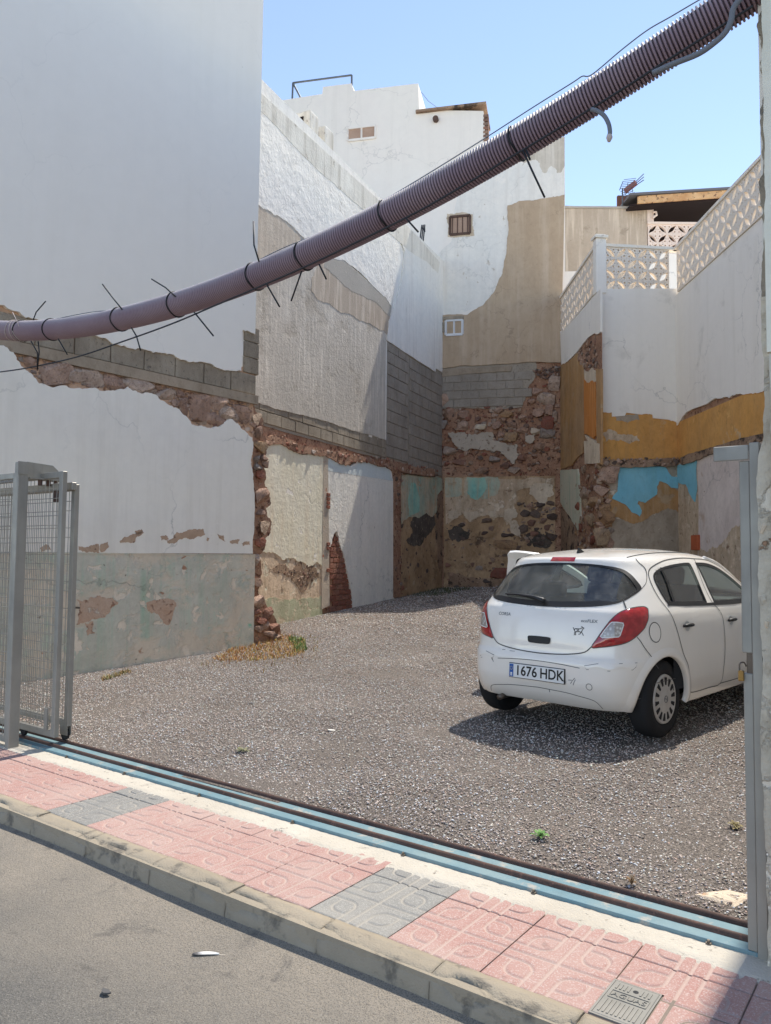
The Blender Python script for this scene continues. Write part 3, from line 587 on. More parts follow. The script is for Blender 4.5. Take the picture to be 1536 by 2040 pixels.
# ---------------------------------------------------------------- W2: long wall of the second neighbour
N2 = thing('second_left_house', 'long weathered house wall with white stucco, grey blocks, yellow and pale blue room plaster', 'building', (-10.5, 12, 0))
aC = (Vector((BF.o.x, BF.o.y)) - W2.o).dot(W2.d) - .02
zr = W2.hit(815, 455)[1]; a0 = W2.hit(500, 700)[0]
zsp2 = W2.hit(620, 860)[1]
patch('masonry_core', W2, [(a0, -.1, 0), (aC, -.1, 0), (aC, zsp2, 0), (a0, zsp2, 0)], 3.0, -3.0, M_RED, N2, 0, local=True)
patch('upper_core', W2, [(a0, zsp2 + .002, 0), (aC, zsp2 + .002, 0), (aC, zr, 0), (a0, zr, 0)], 3.0, -3.0, M_STUCCO2, N2, 0, local=True)
T = .05
def p2(name, px, mat, jag=.04, t=T, off=0., step=.05, seed=1, loc=False): return patch(name, W2, px, t, off, mat, N2, jag, step, seed, loc)
ztopW = W2.hit(505, 795)[1]; aBb = W2.hit(768, 780)[0]; zTb = W2.hit(771, 676)[1] + .02
patch('base_render', W2, [(a0, ztopW, 0), (aBb, ztopW, 0), (aBb, zTb, 0), (aC, zTb, 0), (aC, zr + .012, 0), (a0, zr + .012, 0)], .03, 0, M_STUCCO2, N2, 0, local=True)
# scratch coat (lowest skin of the upper wall)
zlow0 = W2.hit(505, 800)
p2('scratch_coat_render', [(480, 395, 0), (480, 792, 0), (505, 800), (600, 826), (700, 857), (768, 876), (769, 676, 0), (776, 600, 0), (600, 440, 0)], M_SCRATCH, .03, .045, 0, .05, 21)
# upper white stucco
p2('white_stucco', [(490, 385, 0), (520, 412), (545, 428), (567, 439), (596, 465), (625, 497), (653, 511), (682, 517), (711, 538), (735, 561), (769, 593), (784, 618), (774, 640), (773, 668), (800, 470, 0), (700, 345, 0), (560, 255), (490, 190, 0)], M_STUCCO, .03, .055, 0, .05, 22)
# parapet band
p2('parapet_render', [(490, 158, 0), (490, 195), (560, 262), (640, 345), (700, 398), (760, 450), (815, 500), (850, 520), (873, 545, 0), (876, 522, 0), (815, 453, 0)], M_COPING, .03, .059, 0, .06, 23)
p2('far_render', [(771, 678), (805, 701), (838, 722), (868, 741, 0), (878, 530, 0), (850, 515), (815, 495), (795, 470), (806, 500), (800, 560), (784, 616), (776, 640)], M_STUCCO2, .015, .057, 0, .06, 24)  # far end of the stucco, its cast shadow painted as a greyer tone
p2('tan_render', [(480, 405, 0), (518, 412), (545, 428), (567, 440), (596, 466), (600, 480), (575, 500), (545, 515), (515, 530), (480, 530, 0)], M_TANR, .05, .049, 0, .05, 25)
p2('dark_render', [(622, 552), (636, 530), (648, 521), (682, 523), (729, 558), (781, 616), (778, 632), (772, 666), (758, 659), (726, 642), (682, 624), (642, 601), (622, 581)], M_BROWNR, .05, .050, 0, .05, 26)
p2('dark_band', [(648, 519), (682, 520), (711, 541), (735, 564), (769, 596), (783, 618), (779, 634), (750, 602), (715, 585), (690, 572), (665, 548), (646, 532)], M_DKGREY, .03, .053, 0, .05, 27)
# block field at the far end
aB0 = W2.hit(768, 780)[0]; z_b0 = W2.hit(768, 910)[1]; zT = W2.hit(771, 676)[1]
zb1 = W2.hit(866, 930)[1]; nrow = 10; bh = (zT - z_b0) / nrow
patch('mortar_bed', W2, [(aB0 - .02, z_b0 - .25), (aC, z_b0 - .25), (aC, zT + .02, 0), (aB0 - .02, zT + .02, 0)], .012, 0, M_MORTAR, N2, .03, .1, 28, local=True)
block_wall(W2, aB0, aB0 + 1.35, z_b0, zT + .05, .46, bh, N2, M_BLOCK, .035, 3)
block_wall(W2, aB0 + 1.42, aC - .02, z_b0 - .12, zT + .02, .46, bh, N2, M_BLOCK, .032, 4)
# two block courses under the scratch coat
zl = W2.hit(505, 800)[1]; aS1 = W2.hit(790, 900)[0]
zc = [W2.hit(600, 826)[1], W2.hit(600, 868)[1]]
hh = (W2.hit(768, 876)[1] - W2.hit(768, 912)[1]) / 2
ztop = W2.hit(768, 876)[1]
patch('mortar_bed', W2, [(a0, ztop - 2 * hh - .06), (aB0, ztop - 2 * hh - .06), (aB0, ztop + .05, 0), (a0, ztop + .05, 0)], .014, 0, M_MORTAR, N2, .04, .06, 29, local=True)
block_wall(W2, a0, aB0, ztop - 2 * hh - .01, ztop + .03, .5, hh, N2, M_BLOCKW, .034, 6)
# lower rooms
p2('yellow_plaster', [(520, 872), (543, 884), (560, 880), (577, 883), (598, 904), (620, 902), (645, 908, 0), (643, 1128), (630, 1120), (615, 1130), (600, 1118), (585, 1112), (565, 1116), (550, 1104), (535, 1100), (515, 1095, 0), (515, 900, 0)], M_YEL, .035, .05, 0, .04, 41)
p2('cream_plaster', [(505, 1080, 0), (645, 1100, 0), (642, 1205, 0), (500, 1216, 0)], M_YELLOW_LO, .0, .038, 0, .05, 42)
p2('green_skirting', [(505, 1188), (540, 1190), (580, 1194), (610, 1192), (643, 1186, 0), (642, 1225, 0), (505, 1262, 0)], M_GREENB, .03, .044, 0, .04, 43)
p2('dark_hole', [(543, 1133), (556, 1122), (570, 1124), (578, 1136), (586, 1130), (600, 1118), (604, 1135), (618, 1122), (630, 1132), (636, 1148), (622, 1152), (614, 1166), (604, 1180), (592, 1168), (580, 1152), (566, 1142), (550, 1143)], M_DARKR, .03, .012, .032, .03, 44)
pack(W2, [(545, 1135), (578, 1136), (604, 1130), (632, 1140), (620, 1152), (604, 1176), (585, 1155), (556, 1142)], [(.06, .11, 14), (.035, .06, 20)], [M_STONED, M_STONE], N2, 51, .045, 50, .5)
p2('pier', [(645, 905, 0), (653.5, 907, 0), (657, 1206, 0), (641, 1214, 0)], M_PIERG, .0, .056, 0, .05, 45)
p2('pale_blue_plaster', [(653.5, 909), (675, 915), (698, 928), (712, 918), (724, 914), (750, 918), (771, 922), (783, 952, 0), (785, 1190, 0), (785, 1240, 0), (706, 1240), (703, 1199), (694, 1150), (686, 1108), (676, 1080), (671, 1058), (663, 1072), (658, 1090), (655, 1105, 0)], M_LBLUE, .03, .05, 0, .04, 46)
zi = W2.hit(700, 975)[1]
p2('paint_band', [(654, 912), (675, 918), (698, 931), (724, 917), (771, 925), (780, 950, 0), (783, 958, 0), (654, 938, 0)], plaster('grey_blue_paint', (.44, .52, .58), (.48, .55, .60), 1.2, None, [((.6, .62, .62), 6, .62, .05)], .5, 20), .02, .052, 0, .04, 47)
tb = [W2.hit(*p) for p in [(655, 1080), (672, 1060), (690, 1120), (706, 1206), (700, 1212), (655, 1214)]]
block_wall(W2, W2.hit(655, 1150)[0], W2.hit(705, 1150)[0], W2.hit(680, 1212)[1] - .05, W2.hit(671, 1060)[1], .29, .115, N2, M_BRICK, .03, 12, tb, .1, 'brick')
for (y0, y1) in ((985, 1010), (1078, 1092), (1128, 1136)):
    zz0, zz1 = W2.hit(649, y1)[1], W2.hit(649, y0)[1]; a_ = W2.hit(649, y0)[0]; z = zz0
    while z < zz1: inst('brick', bevbox_mesh('brick', .13, .06, .07, .006, M_BRICK), N2, W2.mat(a_, z, .05)); z += .085
p2('broken_pier', [(781, 925), (800, 930), (799, 1000), (798, 1190, 0), (784, 1190, 0), (784, 960)], M_RED, .03, .06, 0, .04, 48)
pack(W2, [(783, 930), (800, 935), (798, 1185), (785, 1185)], [(.12, .2, 10), (.06, .11, 26)], [M_STONE, M_BRICK, M_STONED], N2, 52, .055, 60, .5)
p2('teal_plaster', [(800, 948), (815, 945), (838, 948), (870, 950), (884, 955, 0), (884, 975), (873, 985), (870, 1020), (862, 1030), (850, 1022), (836, 1032), (814, 1030), (800, 1045)], M_TEAL, .03, .04, 0, .035, 53)
p2('turquoise_paint', [(819, 962), (828, 963), (831, 975), (836, 990), (836, 1018), (826, 1024), (816, 1028), (813, 995)], M_TEALP, .02, .046, 0, .03, 54)
p2('earth_plaster', [(797, 1020, 0), (885, 1000, 0), (885, 1172, 0), (885, 1200, 0), (797, 1215, 0)], M_EARTH, 0, .028, 0, .05, 55)
p2('mould', [(822, 1034), (832, 1022), (845, 1014), (856, 1026), (866, 1030), (868, 1044), (860, 1060), (846, 1072), (842, 1082), (828, 1086), (815, 1084), (810, 1076), (822, 1062), (818, 1048)], M_SOOT, .06, .036, 0, .025, 56)
p2('broken_corner', [(872, 985), (886, 978, 0), (886, 1150, 0), (874, 1130), (868, 1060), (870, 1020)], M_DARKR, .04, .045, 0, .03, 57)
pack(W2, [(800, 1040), (880, 1030), (880, 1160), (800, 1170)], [(.1, .18, 10), (.05, .09, 40)], [M_STONED, M_STONE, M_STONED], N2, 58, .022, 50, .5)
# ragged floor line between the storeys
LEDG = [(515, 868), (560, 868), (600, 886), (650, 898), (700, 905), (770, 915), (800, 922), (868, 935), (868, 950), (800, 940), (770, 930), (720, 920), (690, 928), (650, 908), (600, 904), (560, 884), (515, 884)]
p2('broken_ledge', LEDG, M_RED, .04, .075, 0, .035, 59)
pack(W2, LEDG, [(.09, .16, 24), (.05, .09, 60)], [M_STONE, M_BRICK, M_STONEP], N2, 60, .075, 60, .6)
# roof stub, chimney boxes on the parapet, bent bars
N2b = thing('roof_vent', 'squat grey vent block standing on the stucco wall parapet', 'vent', W2.pt(W2.hit(632, 280)[0], zr, -.25), 'vent blocks on the parapet')
def ventbox(x0, x1, ytop, par, arch):
    a_0, z_ = W2.hit(x0, 300); a_1 = W2.hit(x1, 300)[0]; m = (a_0 + a_1) / 2; zt_ = zr + .52
    V = MB(); c0 = W2.pt(a_0, zr - .02, -.05); c1 = W2.pt(a_1, zr - .02, -.05)
    b = MB(); d = W2.d3; n_ = -W2.n3
    ce = W2.pt(m, (zr + zt_) / 2 - .01, -.32); b.obox(ce, (d, n_, (0, 0, 1)), ((a_1 - a_0) / 2, .26, (zt_ - zr) / 2)); o = b.obj('vent_body', M_COPING, par)
    bevobj(o, .03, 2)
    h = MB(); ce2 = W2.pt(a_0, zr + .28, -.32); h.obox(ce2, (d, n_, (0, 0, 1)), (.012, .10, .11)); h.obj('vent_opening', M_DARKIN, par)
ventbox(622, 640, 240, N2b, False)
N2c = thing('roof_vent', 'small arched vent block with dark opening on the stucco wall parapet', 'vent', W2.pt(W2.hit(660, 280)[0], zr, -.25))
ventbox(652, 670, 250, N2c, True)
BR = thing('bent_bars', 'little bundle of bent iron bars sticking up from the wall corner', 'bars', W2.pt(W2.hit(848, 495)[0], zr, -.1))
for k in range(3):
    a_ = W2.hit(844 + 3 * k, 495)[0]; MB().tube([W2.pt(a_, zr - .05, -.12), W2.pt(a_ + .05, zr + .25, -.12), W2.pt(a_ + .22, zr + .62 + .05 * k, -.15), W2.pt(a_ + .30, zr + .55, -.18)], .018, 6).obj('bar', M_CABLE, BR)
# ---------------------------------------------------------------- back facade
N3 = thing('back_house', 'tall stepped white house at the back with brown cement corner above rubble masonry', 'building', BF.pt(0, 0))
aR = (PA0 - BF.o).dot(BF.d)
def p3(name, px, mat, jag=.04, t=.05, off=0., step=.06, seed=1, loc=False): return patch(name, BF, px, t, off, mat, N3, jag, step, seed, loc)
aR2 = BF.hit(1125, 400)[0]
TOP = [(-9, -.2, 0), (aR + .02, -.2, 0)]
zs = lambda x, y: BF.hit(x, y)
top_px = [(1125, 272), (1064, 285), (968, 290), (963, 221), (835, 219), (833, 166), (705, 181), (700, 166), (643, 173), (642, 187), (560, 200), (430, 215)]
core = [(*zs(1125, 900), 0)] + [(*zs(*p), 0) for p in top_px]; core[0] = (core[1][0], -.2, 0)
core.append((core[-1][0], -.2, 0))
zsp3 = BF.hit(980, 700)[1]
patch('masonry_core', BF, [(core[-1][0], -.2, 0), (core[0][0], -.2, 0), (core[0][0], zsp3, 0), (core[-1][0], zsp3, 0)], 4.5, -4.5, M_RED, N3, 0, local=True)
core[0] = (core[0][0], zsp3 + .002, 0); core[-1] = (core[-1][0], zsp3 + .002, 0)
patch('upper_core', BF, core, 4.5, -4.5, M_BWHITE, N3, 0, local=True)
p3('white_render', [(1125, 272, 0), (1064, 285, 0), (968, 290, 0), (963, 221, 0), (835, 219, 0), (833, 166, 0), (705, 181, 0), (700, 166, 0), (643, 173, 0), (642, 187, 0), (560, 200, 0), (430, 215, 0), (430, 640, 0), (1000, 640, 0), (1125, 480, 0)], M_BWHITE, 0, .04, 0, .1, 1)
p3('bluish_render', [(830, 560), (900, 480), (905, 420), (930, 345), (1000, 330), (1125, 300, 0), (1125, 400, 0), (1016, 470, 0), (990, 600, 0), (868, 640, 0), (866, 600)], M_BLUEW, .05, .042, 0, .06, 2)
p3('rain_stain', [(1062, 285), (1125, 272, 0), (1125, 330), (1110, 345), (1098, 330), (1086, 345), (1076, 325), (1062, 318), (1040, 330), (1045, 300)], M_STAIN, .06, .044, 0, .05, 3)
p3('brown_render', [(868, 640), (876, 628), (931, 627), (962, 608), (985, 580), (1001, 545), (1009, 498), (1013, 452), (1011, 409), (1032, 401), (1087, 395), (1125, 388, 0), (1121, 560, 0), (1117, 722), (1040, 722), (968, 727), (920, 728), (866, 736, 0), (866, 640, 0)], M_BROWNB, .025, .055, 0, .05, 4)
# blocks
zB0 = BF.hit(960, 811)[1]; zB1 = BF.hit(960, 744)[1]; bh3 = (zB1 - zB0) / 4
patch('mortar_bed', BF, [(-.15, zB0 - .05), (2.35, zB0 - .05), (2.7, zB1 - .2), (2.75, zB1 + .3, 0), (-.15, zB1 + .3, 0)], .02, 0, M_MORTAR, N3, .06, .08, 5, local=True)
bp = [(-.2, zB0 - .1), (2.15, zB0 - .1), (2.5, zB0 + .5), (2.75, zB1 + .2), (-.2, zB1 + .2)]
block_wall(BF, -.12, 2.75, zB0, zB1 - .02, .5, bh3, N3, M_BLOCK, .04, 15, bp)
p3('cement_strip', [(868, 736, 0), (1020, 729), (1017, 740), (960, 743), (900, 748), (880, 750), (868, 754, 0)], M_BEAM, .02, .05, 0, .05, 6)
# rubble
RB = [(862, 812), (1060, 800), (1075, 742), (1116, 728), (1116, 925), (1095, 945), (880, 948), (862, 930)]
rnd = random.Random(5)
for (x, y, w, h, m, bx) in [(882, 797, 27, 25, M_STONEP, 0), (871, 823, 17, 24, M_STONEP, 1), (897, 825, 24, 22, M_STONEP, 0), (922, 827, 20, 18, M_STONEP, 0), (883, 847, 22, 19, M_STONE, 0), (922, 850, 24, 20, M_STONEP, 0), (958, 851, 22, 10, M_PALEP, 1), (990, 848, 19, 16, M_STONEP, 0), (1019, 847, 19, 13, M_STONEP, 1), (1041, 833, 14, 11, M_STONEP, 0), (1005, 838, 13, 10, M_STONE, 0), (1041, 858, 22, 13, M_STONEP, 0), (1066, 859, 18, 14, M_PALEP, 0), (998, 866, 13, 14, M_STONEP, 0), (1018, 871, 27, 17, M_STONEO, 1), (1088, 794, 34, 24, M_STONEP, 1), (1104, 764, 20, 26, M_STONEP, 1), (1095, 817, 15, 20, M_STONEP, 1), (1073, 823, 22, 18, M_STONEP, 0), (1092, 843, 24, 24, M_BRICK, 1), (1090, 862, 26, 22, M_STONE, 1), (994, 817, 20, 12, M_STONEP, 0), (1010, 826, 26, 12, M_STONEO, 0), (1104, 830, 12, 20, M_STONE, 1), (895, 898, 26, 18, M_STONE, 0), (915, 920, 24, 14, M_STONE, 0), (960, 938, 28, 12, M_STONE, 0), (1025, 938, 26, 14, M_STONE, 0), (1040, 912, 18, 12, M_STONE, 0), (1074, 890, 22, 14, M_STONE, 0), (1070, 780, 20, 16, M_STONEP, 0), (1060, 800, 16, 10, M_STONEP, 0), (985, 915, 22, 12, M_STONE, 0), (1006, 928, 20, 12, M_STONE, 0)]:
    a, z = BF.hit(x, y); s = 22 / FPX; stone(BF, a, z, w * s * 1.05, h * s * 1.1, .22, m, N3, rnd, .03, bool(bx), rnd.uniform(-.12, .12))
pack(BF, RB, [(.14, .2, 60), (.07, .12, 150)], [M_STONE, M_STONE, M_STONEP, M_STONED, M_BRICK], N3, 61, .022, 40, .5, gap=.84, cap=190)
p3('grey_mortar', [(892, 862), (925, 860), (940, 866), (958, 862), (982, 862), (985, 880), (1000, 882), (1030, 885), (1034, 905), (1025, 925), (1012, 915), (1005, 905), (985, 900), (955, 896), (930, 898), (905, 885)], plaster('old_grey_mortar', (.33, .30, .265), (.38, .345, .31), 3, None, [((.18, .14, .115), 9, .58, .06)], .9, 40, coarse=1.4, cs=14), .06, .07, 0, .04, 8)
p3('grey_mortar', [(1046, 868), (1066, 864), (1066, 876), (1056, 884), (1046, 878)], M_PIERG, .04, .07, 0, .04, 9)
# lower room wall
LW = [(884, 950, 0), (1106, 948, 0), (1106, 1190, 0), (884, 1190, 0)]
p3('earth_plaster', LW, M_EARTH, 0, .03, 0, .05, 10)
p3('tan_plaster', [(886, 952), (950, 951), (1010, 954), (1050, 952), (1104, 951, 0), (1104, 968), (1080, 978), (1060, 972), (1030, 978), (1030, 1000), (1024, 1010), (1028, 1024), (1020, 1040), (1008, 1046), (1000, 1030), (985, 1036), (970, 1026), (950, 1030), (936, 1040), (922, 1024), (905, 1032), (888, 1045, 0)], M_TANP, .05, .045, 0, .03, 11)
p3('teal_plaster', [(886, 952), (930, 951), (992, 951), (998, 965), (990, 985), (970, 994), (950, 988), (935, 994), (920, 986), (900, 990), (887, 990, 0)], M_TEAL, .04, .050, 0, .03, 12)
p3('turquoise_paint', [(930, 951), (966, 951), (970, 966), (962, 986), (952, 996), (938, 992), (932, 972)], M_TEALP, .02, .055, 0, .03, 13)
for k, sh in enumerate([[(1058, 968), (1075, 962), (1100, 966), (1103, 986), (1092, 990), (1086, 1004), (1074, 1002), (1066, 992), (1054, 984)], [(893, 1018), (912, 1015), (914, 1030), (902, 1036), (892, 1032)], [(925, 1020), (950, 1018), (958, 1026), (946, 1034), (938, 1040), (928, 1032)], [(972, 1018), (986, 1016), (988, 1030), (976, 1032)], [(1004, 1015), (1028, 1014), (1031, 1026), (1022, 1032), (1012, 1040), (1004, 1034)], [(1014, 1038), (1028, 1036), (1036, 1052), (1038, 1072), (1026, 1066), (1016, 1056)]]):
    p3('pale_flake', sh, M_PALEP, .03, .056, 0, .025, 70 + k)
pack(BF, [(1035, 1000), (1103, 1000), (1103, 1085), (1040, 1085)], [(.22, .34, 12), (.12, .2, 16), (.06, .1, 24)], [M_STONED, M_STONED, M_STONE], N3, 62, .03, 60, .55)
for (x, y, w, h) in [(920, 1046, 16, 9), (970, 1038, 22, 11), (1006, 1066, 16, 9), (1018, 1066, 14, 8), (965, 1062, 16, 8)]:
    a, z = BF.hit(x, y); stone(BF, a, z, w * 22 / FPX, h * 22 / FPX, .14, M_STONED, N3, rnd, .035, False, 0)
a, z = BF.hit(1005, 1086); stone(BF, a, z, .72, .36, .16, M_STONEO, N3, rnd, .02, True, 0)
a, z = BF.hit(1000, 1142); stone(BF, a, z, .66, .30, .14, M_BRICK, N3, rnd, .02, True, 0)
p3('soot_patch', [(892, 1055), (918, 1050), (936, 1060), (930, 1072), (912, 1078), (895, 1072)], M_SOOT, .06, .036, 0, .03, 14) if False else None
p3('mould', [(892, 1056), (905, 1048), (920, 1052), (936, 1062), (932, 1074), (914, 1080), (898, 1074)], M_SOOT, .05, .036, 0, .02, 91); p3('mould', [(1046, 1066), (1062, 1058), (1084, 1064), (1098, 1078), (1090, 1092), (1066, 1090), (1050, 1080)], M_SOOT, .05, .034, 0, .02, 92); p3('mould', [(892, 1140), (930, 1150), (980, 1152), (1020, 1158), (1020, 1172), (940, 1172), (890, 1170)], M_DARKR, .05, .034, 0, .02, 93)
pack(BF, [(888, 1040), (1040, 1050), (1030, 1170), (888, 1170)], [(.14, .24, 14), (.06, .11, 60)], [M_STONE, M_STONED, M_STONE], N3, 63, .024, 50, .45)
# roof edges of the back house
zt2 = BF.hit(900, 220)[1]
b = MB(); m0, m1 = BF.hit(833, 220)[0], BF.hit(966, 221)[0]; b.obox(BF.pt((m0 + m1) / 2, zt2 + .03, -.6), (BF.d3, -BF.n3, (0, 0, 1)), ((m1 - m0) / 2 + .05, .75, .035)); b.obj('roof_slab', M_DARKR, N3)
zt3 = BF.hit(1090, 278)[1]
# windows
def bfwin(name, x0, y0, x1, y1, par, frame, glass, bars=0, split=True, dep=.12, fw=.045):
    a0_, z1_ = BF.hit(x0, y0); a1_, z0_ = BF.hit(x1, y1); w = MB()
    rev = MB(); rev.obox(BF.pt((a0_ + a1_) / 2, (z0_ + z1_) / 2, .043), (BF.d3, BF.n3, (0, 0, 1)), ((a1_ - a0_) / 2, .004, (z1_ - z0_) / 2)); o = rev.obj(name, glass, par)
    f = MB()
    for (p, q) in (((a0_, z0_), (a1_, z0_)), ((a0_, z1_), (a1_, z1_)), ((a0_, z0_), (a0_, z1_)), ((a1_, z0_), (a1_, z1_))): f.bar(BF.pt(*p, .055), BF.pt(*q, .055), fw, .07)
    if split: am = (a0_ + a1_) / 2; f.bar(BF.pt(am, z0_, .055), BF.pt(am, z1_, .055), fw * .8, .06)
    f.obj('frame', frame, o)
    for k in range(bars):
        am = a0_ + (a1_ - a0_) * (k + .5) / bars; MB().tube([BF.pt(am, z0_, .075), BF.pt(am, z1_, .075)], .014, 6).obj('bar', M_RUSTB, o)
    return o
bfwin('window', 694, 258, 749, 276, N3, M_BWHITE, M_WINBR)
wb = bfwin('window', 897, 434, 937, 466, N3, M_RUSTB, M_WINBR, 4, False)
p3('repair_mortar', [(890, 426), (942, 427), (945, 470), (892, 472)], M_PALEP, .05, .043, 0, .05, 15)
ww = bfwin('window', 889, 640, 922, 667, N3, M_WINFR, M_WINGL, 0, True, fw=.055)
a0_, z1_ = BF.hit(889, 640); a1_, z0_ = BF.hit(905, 667)
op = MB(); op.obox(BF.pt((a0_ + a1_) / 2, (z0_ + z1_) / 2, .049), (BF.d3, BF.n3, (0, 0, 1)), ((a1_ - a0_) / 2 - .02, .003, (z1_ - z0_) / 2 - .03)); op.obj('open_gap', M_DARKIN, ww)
a, z = BF.hit(900, 635); bl = bevbox_mesh('concrete_block', .62, .08, .1, .01, M_BLOCKW); inst('concrete_block', bl, N3, BF.mat(a + .05, z, .05))
a, z = BF.hit(881, 654); inst('concrete_block', bevbox_mesh('concrete_block', .17, .08, .30, .01, M_BLOCKW), N3, BF.mat(a, z, .05))
a, z = BF.hit(869, 241); pp = MB(); pp.tube([BF.pt(a, z, .0), BF.pt(a, z, .16)], .085, 14); pp.obj('vent_pipe', M_RUSTB, N3)
# brick edge at the roof corner
for k in range(7):
    a, z = BF.hit(968, 232 + k * 8); inst('brick', bevbox_mesh('brick', .16, .25, .10, .01, M_STONE), N3, BF.mat(a, z, -.08))
# pipe railing on the roof
RL = thing('roof_railing', 'dark bent pipe frame standing on the white back house roof', 'railing', BF.pt(BF.hit(600, 195)[0], BF.hit(600, 195)[1], -.4))
def bfp(x, y, off=-.4): a, z = BF.hit(x, y); return BF.pt(a, z, off)
for P in ([(573, 200), (575, 150)], [(575, 150), (600, 198)], [(575, 150), (694, 134)], [(694, 134), (694, 172)]): MB().tube([bfp(*P[0]), bfp(*P[1])], .03, 8).obj('pipe', M_ROOFMET, RL)
WR = tag(MB().tube([bfp(836, 172, -.3), bfp(850, 190, -.3), bfp(875, 208, -.3), bfp(905, 220, -.3)], .008, 5).obj('roof_wire', M_CABLEG), 'thin slack wire from the white roof edge to the dark slab', 'wire')
# dry debris at the corner joints
pack(BF, [(862, 735), (884, 738), (880, 760), (864, 756)], [(.06, .12, 16)], [M_STONED, M_STONE], N3, 64, .05, 60, .7)
pack(BF, [(1062, 738), (1116, 730), (1116, 760), (1080, 756)], [(.06, .13, 40)], [M_STONED, M_STONE], N3, 65, .05, 60, .7)
# ---------------------------------------------------------------- right house with breeze-block terrace
N4 = thing('right_house', 'right-hand house wall of grey-white render over ochre, blue and lilac paint under a breeze-block terrace', 'building', (-4, 16, 0))
zbz = PB.hit(1290, 583)[1]; ztz = PB.hit(1290, 497)[1]; BS = (ztz - zbz) / 4
zspl = PB.hit(1290, 812)[1]
def wall_core(z0, z1):
    c = [PA0 + Vector((.0, 0)), PAB, PBC, PC1, Vector((7, 12.5)), Vector((7, 27)), Vector((-6.5, 27))]
    n = len(c); V = [(p.x, p.y, z0) for p in c] + [(p.x, p.y, z1) for p in c]
    return V, [tuple(range(n, 2 * n)), tuple(range(n - 1, -1, -1))] + [(i, (i + 1) % n, (i + 1) % n + n, i + n) for i in range(n)]
mk('masonry_core', *wall_core(-.2, zspl), M_RED, N4); mk('upper_core', *wall_core(zspl + .002, zbz - .01), M_RWHITE, N4)
LA = (PAB - PA0).length; LB = (PBC - PAB).length; LC = (PC1 - PBC).length
def pq(pl, name, px, mat, jag=.04, t=.05, off=0., step=.05, seed=1, loc=False): return patch(name, pl, px, t, off, mat, N4, jag, step, seed, loc)
# A
pq(PA, 'white_render', [(1116, 660, 0), (1118, 727), (1133, 717), (1151, 699), (1169, 676), (1185, 664), (1196, 661, 0), (1196, 575, 0), (1118, 665, 0)], M_RWHITE, .03, .05, 0, .04, 1)
pq(PA, 'bare_rubble', [(1112, 735, 0), (1133, 716), (1151, 699), (1169, 676), (1190, 662), (1198, 664, 0), (1198, 830, 0), (1112, 830, 0)], M_RED, .03, .02, 0, .04, 41)
pq(PA, 'faded_ochre', [(1112, 732), (1133, 719), (1151, 702), (1163, 728), (1163, 880), (1161, 902), (1150, 912), (1138, 928), (1112, 936, 0), (1112, 740, 0)], M_OCHRED, .02, .035, 0, .04, 2)
pq(PA, 'orange_plaster', [(1163, 752), (1184, 745), (1186, 780), (1186, 868), (1182, 874), (1174, 868), (1164, 864), (1163, 800)], M_ORANGE, .015, .042, 0, .03, 3)
pq(PA, 'pale_flake', [(1163, 736), (1172, 742), (1180, 733), (1186, 742), (1187, 760), (1180, 758), (1170, 762), (1164, 756)], M_PALEP, .03, .046, 0, .03, 4)
pq(PA, 'pale_flake', [(1165, 867), (1176, 874), (1186, 880), (1185, 888), (1174, 882)], M_PALEP, .02, .048, 0, .02, 5)
pq(PA, 'corner_block', [(1163, 878), (1193, 884), (1194, 922), (1165, 924)], M_PALEP, .01, .07, 0, .04, 6)
pack(PA, [(1152, 702), (1190, 666), (1192, 735), (1166, 738)], [(.16, .28, 10), (.08, .14, 26)], [M_STONE, M_STONED, M_STONEP], N4, 7, .03, 60, .5)
pq(PA, 'corner_strip', [(1187, 735), (1197, 735, 0), (1197, 925, 0), (1190, 925), (1188, 850)], M_OCHRED, .02, .05, 0, .04, 8)
pq(PA, 'green_plaster', [(1103, 940, 0), (1120, 936), (1150, 934), (1152, 960), (1155, 1000), (1156, 1030), (1150, 1056), (1140, 1040), (1128, 1020), (1116, 1000), (1108, 1020), (1103, 1000, 0)], plaster('green_white_plaster', (.42, .44, .38), (.47, .45, .39), 1.5, ((.22, .33, .24), .7, 8), [((.30, .25, .2), 6, .62, .05)], .6, 25, coarse=1, cs=8), .03, .045, 0, .035, 9)
pq(PA, 'soot_plaster', [(1103, 1000, 0), (1128, 1022), (1150, 1056), (1152, 1110, 0), (1103, 1110, 0)], M_DARKR, .04, .03, 0, .04, 10)
pack(PA, [(1148, 935), (1196, 925), (1196, 1100), (1150, 1100)], [(.26, .40, 10), (.12, .2, 30), (.06, .1, 60)], [M_STONEP, M_STONEO, M_STONE, M_BRICK], N4, 11, .03, 60, .5)
# B
pq(PB, 'white_render', [(1194, 575, 0), (1194, 821), (1219, 821, 0), (1219.5, 830, 0), (1245, 828, 0), (1248, 822, 0), (1279, 826), (1300, 826, 0), (1301, 833, 0), (1332, 836), (1368, 846, 0), (1372, 575, 0)], M_RWHITE, .03, .05, 0, .05, 12)
pq(PB, 'ochre_plaster', [(1194, 812, 0), (1194, 905), (1205, 915), (1230, 922), (1290, 920), (1372, 916, 0), (1372, 830, 0)], M_OCHRE, .03, .035, 0, .05, 13)
pq(PB, 'grey_scar', [(1222, 826), (1270, 824), (1275, 836), (1250, 842), (1228, 838)], M_GREYB, .03, .04, 0, .03, 14)
pq(PB, 'pale_scar', [(1200, 862), (1222, 858), (1240, 866), (1270, 868), (1275, 878), (1250, 882), (1222, 876), (1206, 880)], M_TANP, .05, .04, 0, .03, 15)
pq(PB, 'broken_ledge', [(1194, 912), (1228, 917), (1290, 916), (1362, 912, 0), (1362, 926), (1290, 930), (1228, 930), (1194, 926)], M_DARKR, .03, .10, 0, .03, 16)
